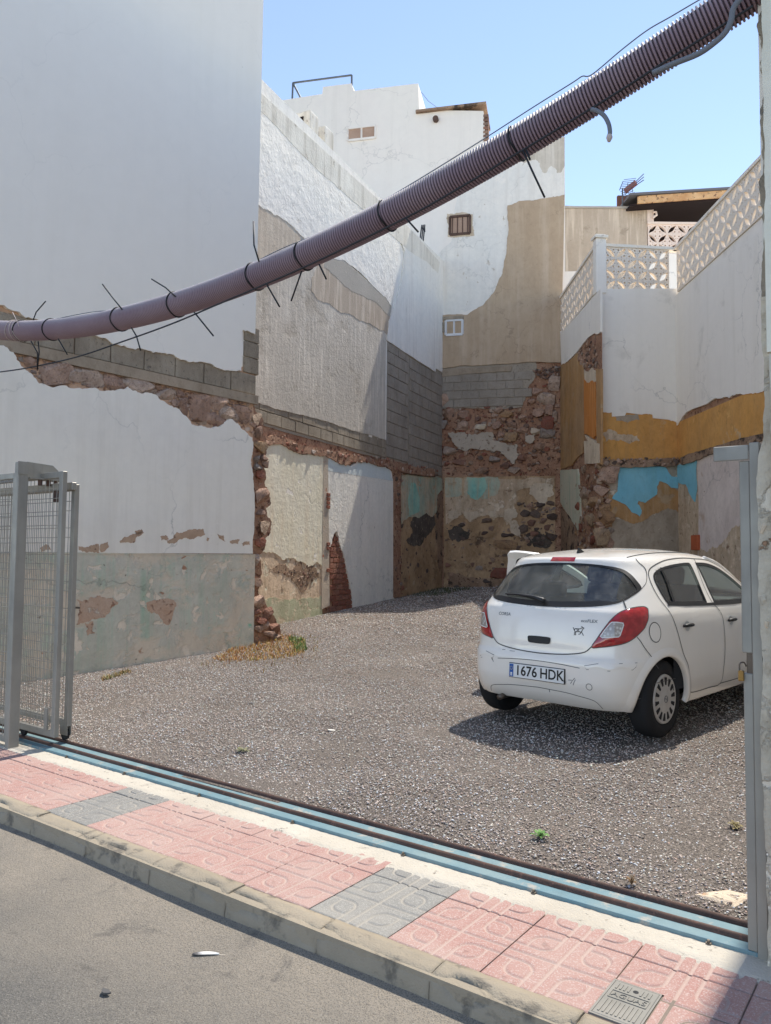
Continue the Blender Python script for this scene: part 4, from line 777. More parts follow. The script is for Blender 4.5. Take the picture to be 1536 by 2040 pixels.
pack(PB, [(1194, 910), (1228, 916), (1360, 912), (1360, 926), (1228, 930), (1194, 928)], [(.08, .16, 20), (.05, .08, 40)], [M_STONE, M_STONED, M_STONEP], N4, 17, .09, 60, .6)
pq(PB, 'grey_cement', [(1213, 928, 0), (1374, 925, 0), (1374, 1160, 0), (1213, 1160, 0)], M_GREYB, 0, .03, 0, .05, 18)
pq(PB, 'ochre_plaster', [(1213, 985), (1235, 996), (1260, 1008), (1290, 990), (1310, 960), (1330, 962), (1356, 978, 0), (1357, 1025), (1330, 1012), (1310, 1022), (1285, 1036), (1255, 1042), (1230, 1030), (1214, 1032)], M_OCHRED, .04, .036, 0, .04, 19)
pq(PB, 'blue_plaster', [(1233, 928), (1326, 930), (1338, 949), (1370, 954, 0), (1370, 978), (1338, 972), (1326, 962), (1314.5, 958), (1309, 969.6), (1309, 984), (1285, 1002), (1272, 997), (1270, 1003), (1279, 1017), (1274.5, 1029), (1258, 1020), (1246, 1005), (1219.5, 993), (1231, 978.5), (1232, 950)], M_SKYB, .015, .045, 0, .035, 20)
pack(PB, [(1194, 930), (1214, 926), (1214, 1100), (1194, 1100)], [(.28, .42, 6), (.14, .22, 12), (.06, .11, 30)], [M_STONEO, M_STONEP, M_STONEO, M_STONE], N4, 21, .03, 60, .5)
rnd = random.Random(3)
for (x, y, w, h) in [(1212, 945, 40, 36), (1178, 1036, 34, 30), (1196, 1070, 34, 34), (1168, 985, 22, 26), (1205, 1030, 30, 28), (1186, 1000, 26, 20)]:
    pl = PB if x > 1194 else PA; a, z = pl.hit(x, y); stone(pl, a, z, w * 18 / FPX * (1 if x > 1194 else 1.5), h * 18 / FPX, .3, M_STONEO if y > 980 else M_STONEP, N4, rnd, .02, True, 0)
# C
pq(PC, 'white_render', [(1345, 590, 0), (1345, 850), (1374, 818, 0), (1376, 816, 0), (1407, 805), (1436, 794), (1466, 785), (1487, 785), (1528, 777), (1600, 750, 0), (1600, 395, 0)], M_RWHITE, .05, .05, 0, .06, 22)
pq(PC, 'ochre_plaster', [(1342, 845, 0), (1342, 920), (1407, 898), (1427, 892), (1480, 876), (1528, 860), (1600, 840, 0), (1600, 735, 0)], M_OCHRE, .03, .035, 0, .05, 23)
pq(PC, 'broken_ledge', [(1355, 912), (1407, 894), (1480, 872), (1600, 836, 0), (1600, 852), (1480, 888), (1407, 908), (1357, 926)], M_DARKR, .03, .09, 0, .04, 24)
pq(PC, 'blue_plaster', [(1346, 928), (1372, 920), (1388, 917), (1386, 940), (1388, 975), (1384, 1000), (1374, 985), (1366, 965), (1346, 960)], M_SKYB, .02, .045, 0, .035, 25)
pq(PC, 'grey_cement', [(1343, 925, 0), (1395, 912, 0), (1395, 1170, 0), (1343, 1160, 0)], M_TANP, 0, .03, 0, .04, 26)
pq(PC, 'lilac_plaster', [(1389, 916), (1410, 908), (1440, 898), (1600, 850, 0), (1600, 1220, 0), (1392, 1170, 0), (1390, 1100), (1392, 1020), (1390, 960)], M_LILAC, .02, .05, 0, .05, 27)
pq(PC, 'brown_base', [(1392, 1085), (1410, 1098), (1430, 1090), (1452, 1060), (1480, 1042), (1600, 1040, 0), (1600, 1240, 0), (1392, 1200, 0)], M_TANP, .06, .054, 0, .05, 28)
a, z = PC.hit(1393, 1081); inst('red_brick', bevbox_mesh('brick', .34, .12, .33, .012, plaster('brick_red_clay', (.36, .10, .045), (.31, .085, .04), 3, None, [], .5, 40)), N4, PC.mat(a, z, .06))
# breeze blocks -------------------------------------------------
def breeze_mesh(name, S, T, mat, flip):
    """square openwork block: one leaf-shaped opening on the diagonal, small square openings in the corners"""
    def rotp(p): return (p[0], p[1]) if not flip else (S - p[0], p[1])
    outer = [(0, 0), (S, 0), (S, S), (0, S)]; holes = []
    leaf = []
    for k in range(9):
        t = k / 8; leaf.append((t, .20 * math.sin(math.pi * t)))
    leafp = leaf + [(1 - t, -.20 * math.sin(math.pi * t)) for t in [k / 8 for k in range(1, 8)]]
    e0, e1 = .07, .93; c = math.sqrt(.5); L = []
    for t, w in leafp:
        d = e0 + (e1 - e0) * t; L.append(((d - w * .9 * .75) * S, (d + w * .9 * .75) * S))
    holes.append(L)
    for (u, v) in ((.76, .22), (.22, .76)):
        h = .075; holes.append([((u - h) * S, (v - h) * S), ((u + h) * S, (v - h) * S), ((u + h) * S, (v + h) * S), ((u - h) * S, (v + h) * S)])
    for (u, v) in ((.52, .12), (.88, .48), (.12, .52), (.48, .88)):
        h = .04; holes.append([((u - h) * S, (v - h) * S), ((u + h) * S, (v - h) * S), ((u + h) * S, (v + h) * S), ((u - h) * S, (v + h) * S)])
    pts = [Vector(rotp(p)) for p in outer]; ed = [(i, (i + 1) % 4) for i in range(4)]; hp = []
    for h in holes:
        b = len(pts); m = len(h); pp = [Vector(rotp(p)) for p in h]; pts += pp; ed += [(b + i, b + (i + 1) % m) for i in range(m)]; hp.append([(p.x, p.y) for p in pp])
    vs, es, fs, *_ = delaunay_2d_cdt(pts, ed, [], 0, 1e-6)
    fs = [f for f in fs if not any(inpoly(sum(vs[i].x for i in f) / len(f), sum(vs[i].y for i in f) / len(f), h) for h in hp)]
    bm = bmesh.new(); bv = [bm.verts.new((v.x - S / 2, 0, v.y - S / 2)) for v in vs]
    for f in fs:
        try: bm.faces.new([bv[i] for i in f])
        except ValueError: pass
    r = bmesh.ops.extrude_face_region(bm, geom=bm.faces[:]); bmesh.ops.translate(bm, verts=[g for g in r['geom'] if isinstance(g, bmesh.types.BMVert)], vec=(0, T, 0))
    bmesh.ops.recalc_face_normals(bm, faces=bm.faces[:]); me = bpy.data.meshes.new(name); bm.to_mesh(me); bm.free(); me.materials.append(mat); return me
bz = [breeze_mesh('breeze_block', BS * .992, .10, M_BREEZE, f) for f in (0, 1)]
def breeze_run(pl, a0, a1, zb, rows, par, meshes, S, off):
    n = int(round((a1 - a0) / S))
    for r in range(rows):
        for k in range(n): inst('breeze_block', meshes[(r + k) % 2], par, pl.mat(a0 + S * (k + .5), zb + S * (r + .5), off))
    return a0 + n * S
M_CAP = plaster('parapet_cap', (.62, .585, .545), (.66, .63, .60), 2, None, [((.40, .37, .34), 8, .62, .06)], .3, 40)
BZ = thing('breeze_parapet', 'beige openwork breeze-block parapet with leaf pattern along the right terrace', 'parapet', PB.pt(.5, zbz))
na = int(round((LA - .1) / BS))
breeze_run(PA, LA - .12 - na * BS, LA - .12, zbz, 4, BZ, bz, BS, .03)
nb = int((LB - .15) / BS); breeze_run(PB, .18, .18 + nb * BS, zbz, 4, BZ, bz, BS, .03)
breeze_run(PC, .12, .12 + int((LC - .1) / BS) * BS, zbz, 4, BZ, bz, BS, .03)
for pl, L0, L1 in ((PA, .0, LA - .15), (PB, .15, LB + .05), (PC, -.02, LC)):
    b = MB(); b.obox(pl.pt((L0 + L1) / 2, ztz + .035, -.02), (pl.d3, pl.n3, (0, 0, 1)), ((L1 - L0) / 2, .085, .034)); b.obj('cap', M_CAP, BZ)
b = MB(); b.obox(PB.pt(.06, (zbz + ztz) / 2 + .05, -.02), (PB.d3, PB.n3, (0, 0, 1)), (.125, .105, (ztz - zbz) / 2 + .13)); bevobj(b.obj('corner_post', M_RWHITE, BZ), .01)
b = MB(); b.obox(PB.pt(.06, ztz + .215, -.02), (PB.d3, PB.n3, (0, 0, 1)), (.165, .145, .035)); b.obox(PB.pt(.06, ztz + .265, -.02), (PB.d3, PB.n3, (0, 0, 1)), (.12, .10, .02)); bevobj(b.obj('post_cap', M_CAP, BZ), .012)
# floor of the terrace behind the parapet
FD = Vector((-.592, .806)); RD = Vector((.806, .592))
def fr(dep, lat): return FD * dep + RD * lat
# brown wall and canopy further back
N5 = thing('terrace_house', 'brown rendered house wall behind the terrace with rusty canopy roof', 'building', (*fr(23.2, 6.5), 0))
PT = Plane(fr(23.2, 5), RD, -FD)
def p5(name, px, mat, t=.05, off=0., jag=0, seed=1): return patch(name, PT, px, t, off, mat, N5, jag, .06, seed)
ztb = PT.hit(1200, 416)[1]
aL, aRr = PT.hit(1110, 500)[0], PT.hit(1289, 450)[0]
patch('brown_wall', PT, [(aL, 4, 0), (aRr, 4, 0), (aRr, ztb, 0), (aL, ztb, 0)], .25, -.25, M_BROWNR, N5, 0, local=True)
patch('coping', PT, [(aL, ztb + .003, 0), (aRr + .03, ztb + .003), (aRr + .03, ztb + .10), (aL, ztb + .08)], .31, -.28, M_DKGREY, N5, .02, .1, 2, local=True)
p5('white_render', [(1118, 541), (1158, 540), (1158, 600), (1118, 600)], M_BWHITE, .03, .003)
zr0 = PT.hit(1350, 492)[1]; zr1 = PT.hit(1350, 448)[1]; S5 = (zr1 - zr0) / 2.35
bz5 = [breeze_mesh('breeze_block', S5 * .992, .09, M_BREEZE2, f) for f in (0, 1)]
B5 = thing('breeze_railing', 'pinkish openwork breeze-block railing under the rusty canopy', 'railing', PT.pt(aRr + .8, zr0))
n5 = 9; z5 = zr1 - 3 * S5
breeze_run(PT, aRr + .02, aRr + .02 + n5 * S5, z5, 3, B5, bz5, S5, .02)
b = MB(); b.obox(PT.pt(aRr + n5 * S5 / 2, zr1 + .035, -.03), (PT.d3, PT.n3, (0, 0, 1)), (n5 * S5 / 2, .09, .034)); b.obj('cap', M_BREEZE2, B5)
aW = aRr + n5 * S5
patch('lower_wall', PT, [(aRr + .02, 4, 0), (aW, 4, 0), (aW, z5 - .004, 0), (aRr + .02, z5 - .004, 0)], .2, -.2, M_RWHITE, N5, 0, local=True)
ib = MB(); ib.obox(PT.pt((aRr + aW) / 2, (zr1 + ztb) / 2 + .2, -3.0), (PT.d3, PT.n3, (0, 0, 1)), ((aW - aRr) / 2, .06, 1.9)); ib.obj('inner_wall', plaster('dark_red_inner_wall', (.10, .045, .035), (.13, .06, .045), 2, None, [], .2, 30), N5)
for x in (1296, 1432):
    a, _ = PT.hit(x, 440); b = MB(); b.obox(PT.pt(a, (zr1 + ztb + .4) / 2, -.08), (PT.d3, PT.n3, (0, 0, 1)), (.10, .08, (ztb + .55 - zr1) / 2)); b.obj('pillar', M_BREEZE2, N5)
c0, c1 = PT.hit(1244, 404), PT.hit(1455, 391); zc0, zc1 = c0[1], c1[1] + .02
V = []; 
for off in (.55, -3.2):
    for (a, z) in ((c0[0], zc0 - .02), (c1[0] + .3, zc1 - .02), (c1[0] + .3, zc1 + .05), (c0[0], zc0 + .05)): V.append(PT.pt(a, z + (.55 - off) * .06, off))
mk('canopy_roof', V, [(0, 1, 2, 3), (7, 6, 5, 4), (0, 4, 5, 1), (1, 5, 6, 2), (2, 6, 7, 3), (3, 7, 4, 0)], M_ROOFD, N5)
V = []
for off in (.50, .44):
    for (a, z) in ((c0[0] + .25, zc0 - .25), (c1[0] + .3, zc1 - .23), (c1[0] + .3, zc1 - .025), (c0[0] + .25, zc0 - .025)): V.append(PT.pt(a, z, off))
mk('fascia_board', V, [(0, 1, 2, 3), (7, 6, 5, 4), (0, 4, 5, 1), (1, 5, 6, 2), (2, 6, 7, 3), (3, 7, 4, 0)], M_WOOD, N5)
V = []
for off in (.43, -3.1):
    for (a, z) in ((c0[0] + .05, zc0 - .30), (c1[0] + .3, zc1 - .28), (c1[0] + .3, zc1 - .22), (c0[0] + .05, zc0 - .24)): V.append(PT.pt(a, z + (.43 - off) * .06, off))
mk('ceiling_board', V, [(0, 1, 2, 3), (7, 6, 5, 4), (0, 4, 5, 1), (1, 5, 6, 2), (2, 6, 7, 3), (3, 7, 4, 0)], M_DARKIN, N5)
p0 = [PT.pt(PT.hit(x, y)[0], PT.hit(x, y)[1], .05) for (x, y) in ((1300, 424), (1306, 424), (1307, 430), (1302, 433), (1299, 436))]
MB().tube(p0, .035, 8).obj('drain_pipe', M_BREEZE2, N5)
# antenna
AN = thing('tv_antenna', 'aerial with grid reflectors and short arms on a thin mast above the canopy', 'antenna', PT.pt(PT.hit(1242, 405)[0], ztb, -.1))
def ap(x, y, off=-.1): a, z = PT.hit(x, y); return PT.pt(a, z, off)
MB().tube([ap(1242, 418), ap(1242, 372)], .022, 8).obj('mast', M_ROOFMET, AN)
rf = MB()
for k in range(6):
    t = k / 5; rf.tube([ap(1236 + 7 * t, 376 - 18 * t, .12 * 0), ap(1258 + 4 * t, 381 - 18 * t, .25)], .009, 5)
rf.tube([ap(1236, 376), ap(1243, 358)], .012, 5); rf.tube([ap(1250, 378), ap(1253, 360)], .010, 5); rf.tube([ap(1262, 380), ap(1262, 363)], .010, 5); rf.obj('reflector', M_ROOFMET, AN)
rf = MB()
for k in range(5):
    t = k / 4; rf.tube([ap(1238 + 9 * t, 379 + 13 * t), ap(1252 + 9 * t, 381 + 13 * t, .25)], .009, 5)
rf.tube([ap(1246, 381), ap(1254, 393)], .010, 5); rf.tube([ap(1254, 381), ap(1261, 394)], .010, 5); rf.obj('reflector', M_ROOFMET, AN)
M_ANTR = G('faded_red_plastic', .7).col((.34, .13, .12)).m
MB().bar(ap(1247, 378), ap(1263, 370, .2), .10, .14).obj('dipole_box', M_ANTR, AN)
for k in range(3): MB().tube([ap(1262, 368 + 3.5 * k, .15), ap(1274, 359 + 6 * k, .4)], .014, 5).obj('director_arm', M_ROOFMET, AN)
# ================================================================== gate on the left
def mesh_panel(x0, x1, y, z0, z1, par, fw=.05, px=.055, pz=.21, wr=.0028, twin=True):
    fb = MB(); d = .02
    for xa in (x0, x1 - fw): bevobj(MB().box(xa, xa + fw, y - d, y + d, z0, z1).obj('upright', M_GALV, par), .003, 1)
    fb = MB(); fb.box(x0 + fw, x1 - fw, y - d + .001, y + d - .001, z0, z0 + fw); bevobj(fb.obj('bottom_rail', M_GALV, par), .003, 1)
    fb = MB(); fb.box(x0 + fw, x1 - fw, y - d + .001, y + d - .001, z1 - fw, z1); bevobj(fb.obj('top_rail', M_GALV, par), .003, 1)
    w = MB(); n = int((x1 - x0 - 2 * fw) / px)
    for i in range(1, n + 1): x = x1 - fw - i * px; w.tube([(x, y, z0 + fw * .5), (x, y, z1 - fw * .5)], wr, 5, False)
    tag(w.obj('upright_wires', M_WIRE, par, True), kind='stuff')
    w = MB(); n = int((z1 - z0 - 2 * fw) / pz)
    for i in range(n + 1):
        z = z1 - fw - .08 - i * pz
        if z < z0 + fw: break
        w.tube([(x0 + fw * .5, y - .006, z), (x1 - fw * .5, y - .006, z)], wr, 5, False)
        if twin: w.tube([(x0 + fw * .5, y - .006, z - .075), (x1 - fw * .5, y - .006, z - .075)], wr, 5, False)
    tag(w.obj('cross_wires', M_WIRE, par, True), kind='stuff')
GP = thing('gate_post', 'galvanised square steel gate post with guide bracket beside the sliding mesh gates', 'post', (-5.78, 3.1, .12))
bevobj(MB().box(-5.806, -5.752, 3.062, 3.147, .1, 2.30).obj('post_tube', M_GALV, GP), .006, 2)
b = MB(); b.box(-5.7515, -5.746, 3.057, 3.147, 2.205, 2.303); b.obj('cap_plate', M_GALV, GP)
b = MB(); b.add([(-5.79, 3.148, 2.19), (-5.79, 3.44, 2.19), (-5.79, 3.44, 2.235), (-5.79, 3.36, 2.30), (-5.79, 3.148, 2.31), (-5.783, 3.148, 2.19), (-5.783, 3.44, 2.19), (-5.783, 3.44, 2.235), (-5.783, 3.36, 2.30), (-5.783, 3.148, 2.31)],
     [(4, 3, 2, 1, 0), (5, 6, 7, 8, 9), (0, 1, 6, 5), (1, 2, 7, 6), (2, 3, 8, 7), (3, 4, 9, 8)]); b.box(-5.86, -5.74, 3.148, 3.45, 2.176, 2.19); b.obj('guide_bracket', M_GALV, GP)
for y in (3.245, 3.315, 3.375, 3.445): MB().tube([(-5.76, y, 2.18), (-5.76, y, 2.13)], .017, 10).obj('guide_roller', M_RAIL, GP)
FP = thing('fixed_mesh_panel', 'fixed galvanised welded mesh panel between house wall and gate post', 'fence', (-7.2, 3.1, .12))
mesh_panel(-8.63, -5.815, 3.10, .16, 2.22, FP, .045)
GL1 = thing('sliding_gate', 'front galvanised mesh sliding gate leaf parked behind the gate post', 'gate', (-7, 3.281, .2))
mesh_panel(-8.5, -5.47, 3.281, .21, 2.23, GL1, .05)
b = MB(); b.box(-5.60, -5.565, 3.262, 3.258, .27, .42); b = MB(); b.box(-5.60, -5.555, 3.250, 3.262, .26, .42); b.obj('lock_plate', M_GALV, GL1)
for x in (-5.93, -7.8):
    w = MB(); w.tube([(x, 3.281 - .011, .198), (x, 3.281 + .011, .198)], .036, 20); w.obj('wheel', M_RUBBER, GL1)
GL2 = thing('sliding_gate', 'rear galvanised mesh sliding gate leaf parked behind the front leaf', 'gate', (-7, 3.405, .2))
mesh_panel(-8.55, -5.50, 3.405, .27, 2.14, GL2, .05)
for x in (-5.555, -7.8):
    w = MB(); w.tube([(x, 3.405 - .012, .204), (x, 3.405 + .012, .204)], .043, 20); w.obj('wheel', M_RUBBER, GL2)
    w = MB(); w.box(x - .05, x + .05, 3.388, 3.3925, .20, .272); w.box(x - .05, x + .05, 3.4185, 3.423, .20, .272); w.obj('wheel_housing', M_GALV, GL2)
b = MB(); b.box(-8.5, -5.46, 3.335, 3.375, 2.09, 2.15); bevobj(b.obj('guide_rail', M_GALV, GL2), .004, 1)
b = MB(); b.box(-5.66, -5.62, 3.30, 3.36, 2.0, 2.09); b.obj('stop_block', M_RAIL, GL2)
b = MB(); b.box(-5.53, -5.46, 3.425, 3.437, 1.17, 1.185); b.obj('latch_pin', M_BOLT, GL2)
# ================================================================== right post and pier
RP = thing('receiving_post', 'galvanised steel receiving post with top arm beside the flaking pier', 'post', (-.61, 3.22, .12))
bevobj(MB().box(-.613, -.576, 3.19, 3.25, .12, 2.05).obj('post_tube', M_GALV, RP), .003, 1)
bevobj(MB().box(-.651, -.6135, 3.20, 3.27, 1.245, 1.982).obj('channel', M_GALV, RP), .003, 1)
bevobj(MB().box(-.648, -.6135, 3.2, 3.262, .142, 1.168).obj('channel', M_GALV, RP), .003, 1)
bevobj(MB().box(-.637, -.6135, 3.206, 3.24, 1.16, 1.25).obj('latch_plate', M_BOLT, RP), .002, 1)
bevobj(MB().box(-.742, -.614, 3.188, 3.196, 1.984, 2.042).obj('top_arm', M_GALV, RP), .003, 1)
bevobj(MB().box(-.742, -.614, 3.196, 3.30, 2.034, 2.042).obj('top_arm', M_GALV, RP), .002, 1)
MB().box(-.62, -.52, 3.19, 3.41, .085, .116).obj('foot_plate', M_RAIL, RP)
PLK = thing('padlock', 'small brass padlock hanging open from the receiving post latch', 'padlock', (-.652, 3.205, 1.17))
bevobj(MB().box(-.664, -.644, 3.186, 3.2, 1.138, 1.178).obj('lock_body', M_BRASS, PLK), .003, 2)
MB().tube([(-.660, 3.193, 1.177), (-.660, 3.193, 1.198), (-.657, 3.194, 1.206), (-.651, 3.196, 1.209), (-.644, 3.2, 1.208), (-.64, 3.203, 1.2), (-.638, 3.204, 1.193)], .0032, 8).obj('shackle', M_BOLT, PLK)
N6 = thing('corner_house', 'greenish-grey plastered pier of the house beside the right gate post', 'building', (-.3, 3.3, 0))
PW = Plane((0, 3.17), (1, 0), (0, -1))
mk('masonry_core', *(lambda m: (m.V, m.F))(MB().box(-.552, 7, 3.19, 12.4, 0, 9)), M_RWHITE, N6)
patch('flaking_render', PW, [(-.577, .06), (-.575, .6), (-.573, 1.2), (-.576, 1.7), (-.573, 2.0, 0), (-.555, 2.06), (-.556, 2.6, 0), (-.49, 2.6, 0), (-.49, .06, 0)], .03, -.02, M_PIERW, N6, .012, .03, 3, local=True)
patch('grey_render', PW, [(-.512, .06), (-.518, .8), (-.510, 1.5), (-.524, 2.0), (-.526, 2.37, 0), (2.5, 2.37, 0), (2.5, .06, 0)], .03, .012, M_PIERF, N6, .006, .05, 4, local=True)
M_PUP = plaster('pale_green_grey_render', (.53, .545, .505), (.57, .575, .54), 1, ((.40, .39, .36), .4, 5), [((.34, .31, .27), 13, .66, .04)], .4, 22, coarse=.8, cs=6)
patch('upper_render', PW, [(-.535, 2.38, 0), (-.535, 2.8), (-.529, 3.0), (-.531, 3.3), (-.527, 3.6), (-.530, 4.2), (-.53, 9, 0), (2.5, 9, 0), (2.5, 2.38, 0)], .035, -.005, M_PUP, N6, .006, .03, 5, local=True)
patch('broken_edge', PW, [(-.548, 2.5), (-.545, 2.9), (-.552, 2.98), (-.541, 3.1), (-.55, 3.3), (-.540, 3.36), (-.545, 3.5), (-.538, 3.62), (-.551, 3.66), (-.536, 3.74), (-.54, 4.4, 0), (-.52, 4.4, 0), (-.52, 2.5, 0)], .03, -.035, M_CONC, N6, .012, .02, 6, local=True)
rnd = random.Random(19)
for (x, z, s, m) in [(-.562, 1.72, .03, M_PALEP), (-.56, 1.66, .028, M_PIERW), (-.565, 1.45, .03, M_PIERW), (-.556, 1.36, .02, M_PALEP), (-.545, .30, .03, M_RED), (-.545, .2, .03, M_RED), (-.545, .12, .035, M_RED)]:
    stone(PW, x, z, s * .7, s * 1.5, .016, m, N6, rnd, .010)
# ================================================================== overhead conduit
def pz(x): return 3.25 + .0452 * (x + 4.2) ** 2
CD = thing('corrugated_conduit', 'thick dusty maroon corrugated conduit slung across the lot entrance', 'conduit', (-4.2, 3.2, 3.25))
def pipe_path():
    xs = np.linspace(-9.0, .6, 480 * 6 + 1); return xs
RO, RI, PITCHP = .080, .069, .0162
xs = []; x = -9.0
prof = [(0., RI), (.30, RI), (.40, RO - .002), (.52, RO), (.76, RO), (.90, RO - .002)]
pts = []; rad = []
while x < .7:
    for f, r in prof: pts.append(x + f * PITCHP); rad.append(r)
    x += PITCHP * .97
n = len(pts); seg = 28; V = np.zeros((n, seg, 3)); X = np.array(pts); S = .0904 * (X + 4.2); nrm = np.sqrt(1 + S * S)
q = np.arange(seg) * 2 * math.pi / seg; Rr = np.array(rad)[:, None]
V[:, :, 0] = X[:, None] - (S / nrm)[:, None] * Rr * np.cos(q); V[:, :, 1] = 3.2 + Rr * np.sin(q); V[:, :, 2] = (3.25 + .0452 * (X + 4.2) ** 2)[:, None] + (1 / nrm)[:, None] * Rr * np.cos(q)
I = np.arange(n * seg).reshape(n, seg); F = np.stack([I[:-1], np.roll(I[:-1], -1, 1), np.roll(I[1:], -1, 1), I[1:]], -1).reshape(-1, 4)
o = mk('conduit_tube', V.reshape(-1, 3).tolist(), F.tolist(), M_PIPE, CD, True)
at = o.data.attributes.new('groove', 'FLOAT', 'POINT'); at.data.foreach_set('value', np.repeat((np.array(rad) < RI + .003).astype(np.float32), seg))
def cpt(x, ang=0., r=.08):
    s = .0904 * (x + 4.2); k = math.sqrt(1 + s * s); c, d = math.cos(ang), math.sin(ang)
    return Vector((x - s / k * r * c, 3.2 + r * d, pz(x) + r * c / k))
def on_pipe(px): # x on the pipe axis from an image column
    lo, hi = -8.9, .5
    for _ in range(40):
        m = (lo + hi) / 2; v = Vector((m, 3.2, pz(m))) - CAM; cx = IW / 2 + FPX * v.dot(CR) / v.dot(CF)
        lo, hi = (m, hi) if cx < px else (lo, m)
    return lo
def pl32(x, y, yy=3.12):
    d = pxray(x, y); return CAM + d * (yy / d.y)
def tie(px, tails):
    x = on_pipe(px); t = thing('cable_tie', 'black cable tie %s' % tails[0], 'cable tie', cpt(x), 'cable ties round the conduit') if False else thing('cable_tie', tails[0], 'cable tie', cpt(x))
    m = MB(); P = []
    for k in range(25): P.append(cpt(x + .004 * math.sin(k), 2 * math.pi * k / 24, .0835))
    m.tube(P, .0045, 6, False); m.obj('strap', M_BLACK, t, True)
    for T in tails[1:]:
        P = [pl32(*p[:2], p[2] if len(p) > 2 else 3.12) for p in T]; MB().tube(P, .0048, 6).obj('tail', M_BLACK, t, True)
    return t
tie(45, ('black cable tie with short curved tail beside the pale twine at the conduit', [(66, 638), (72, 622), (91, 600)], [(62, 680), (75, 703), (74, 738)]))
tie(104, ('black cable tie with one thin tail hanging below, beside the twine', [(116, 675), (134, 706)]))
tie(240, ('black cable tie with straight upper tail and bent lower tail over the blocks', [(243, 616), (222, 590), (204, 566)], [(262, 653), (272, 670), (280, 698)]))
tie(352, ('black cable tie with slanted upper tail and straight lower tail crossing the thin cable', [(350, 591), (330, 573), (302, 556)], [(387, 622), (425, 669)]))
tie(509, ('black cable tie with tall curved tail rising against the corner of the smooth wall', [(516, 521), (506, 488), (505, 441)], [(531, 566), (557, 611)]))
tie(606, ('black cable tie with two lower tails over the grey scratch coat wall', [(601, 540), (580, 600)], [(636, 527), (650, 556)]))
tie(772, ('black cable tie with single lower tail above the stucco parapet', [(808, 434), (833, 462)]))
tie(1030, ('black cable tie with thick long drooping tail over the brown back house corner', [(1042, 300), (1060, 340), (1085, 393)], [(1048, 298), (1056, 318)]))
# messenger wires and the loose cables
def wire(name, label, px, r, mat, cat='cable', yy=3.12, sm=True):
    P = [pl32(p[0], p[1], p[2] if len(p) > 2 else yy) for p in px]
    if sm and len(P) > 2:
        Q = []
        for i in range(len(P) - 1):
            p0, p1, p2_, p3_ = P[max(i - 1, 0)], P[i], P[i + 1], P[min(i + 2, len(P) - 1)]
            for k in range(6):
                t = k / 6; Q.append(.5 * ((2 * p1) + (p2_ - p0) * t + (2 * p0 - 5 * p1 + 4 * p2_ - p3_) * t * t + (3 * p1 - p0 - 3 * p2_ + p3_) * t ** 3))
        P = Q + [P[-1]]
    return tag(mk(name, *(lambda m: (m.V, m.F))(MB().tube(P, r, 7)), mat, None, True, loc=P[0]), label, cat)
wire('thin_cable', 'thin black cable running below the conduit and sagging to the left wall', [(-60, 748), (0, 741), (60, 732), (150, 712), (240, 682), (340, 646), (430, 608), (520, 570), (620, 526), (720, 478), (830, 423), (930, 366), (1030, 306), (1130, 246), (1240, 178), (1330, 120), (1400, 76), (1500, 12)], .0052, M_CABLE, yy=3.13)
wire('thin_wire', 'fine grey wire lying along the top of the conduit with loose loops', [(90, 640), (180, 622), (262, 614), (330, 592), (400, 566), (480, 536), (560, 496), (680, 446), (800, 378), (940, 292), (1060, 215), (1140, 165), (1160, 152), (1180, 148), (1240, 98), (1290, 60), (1335, 34), (1400, -4), (1450, -30)], .0028, M_CABLEG, yy=3.16)
wire('thick_cable', 'thick grey-blue cable loop hanging off the upper end of the conduit', [(1300, 146), (1340, 128), (1390, 108), (1420, 88), (1444, 66), (1456, 42), (1462, 15), (1490, -20)], .0115, M_CABLEG, yy=3.10)
st = wire('cable_stub', 'short curled grey cable stub with taped end dangling below the conduit', [(1178, 218), (1190, 221), (1203, 230), (1212, 246), (1215, 262), (1214, 271)], .0095, M_CABLEG, yy=3.12)
p = pl32(1214, 274, 3.12); o_ = mk('taped_end', *(lambda m: (m.V, m.F))(MB().tube([p + Vector((0, 0, .012)), p, p - Vector((.002, 0, .018))], [.010, .014, .006], 8)), M_STRING, st, True)
tw = thing('twine', 'pale pink twine knotted round the left end of the conduit', 'twine', cpt(on_pipe(36)))
for k, px0 in enumerate((28, 36, 44)):
    x = on_pipe(px0); MB().tube([cpt(x + .02 * math.sin(j * .5 + k), 2 * math.pi * j / 20, .0845) for j in range(21)], .003, 5, False).obj('strand', M_STRING, tw, True)
MB().tube([pl32(38, 650), pl32(30, 632), pl32(25, 622)], .0028, 5).obj('strand', M_STRING, tw, True)
MB().tube([pl32(76, 680), pl32(78, 700), pl32(75, 735)], .0045, 5).obj('strand', M_BLACK, tw, True)
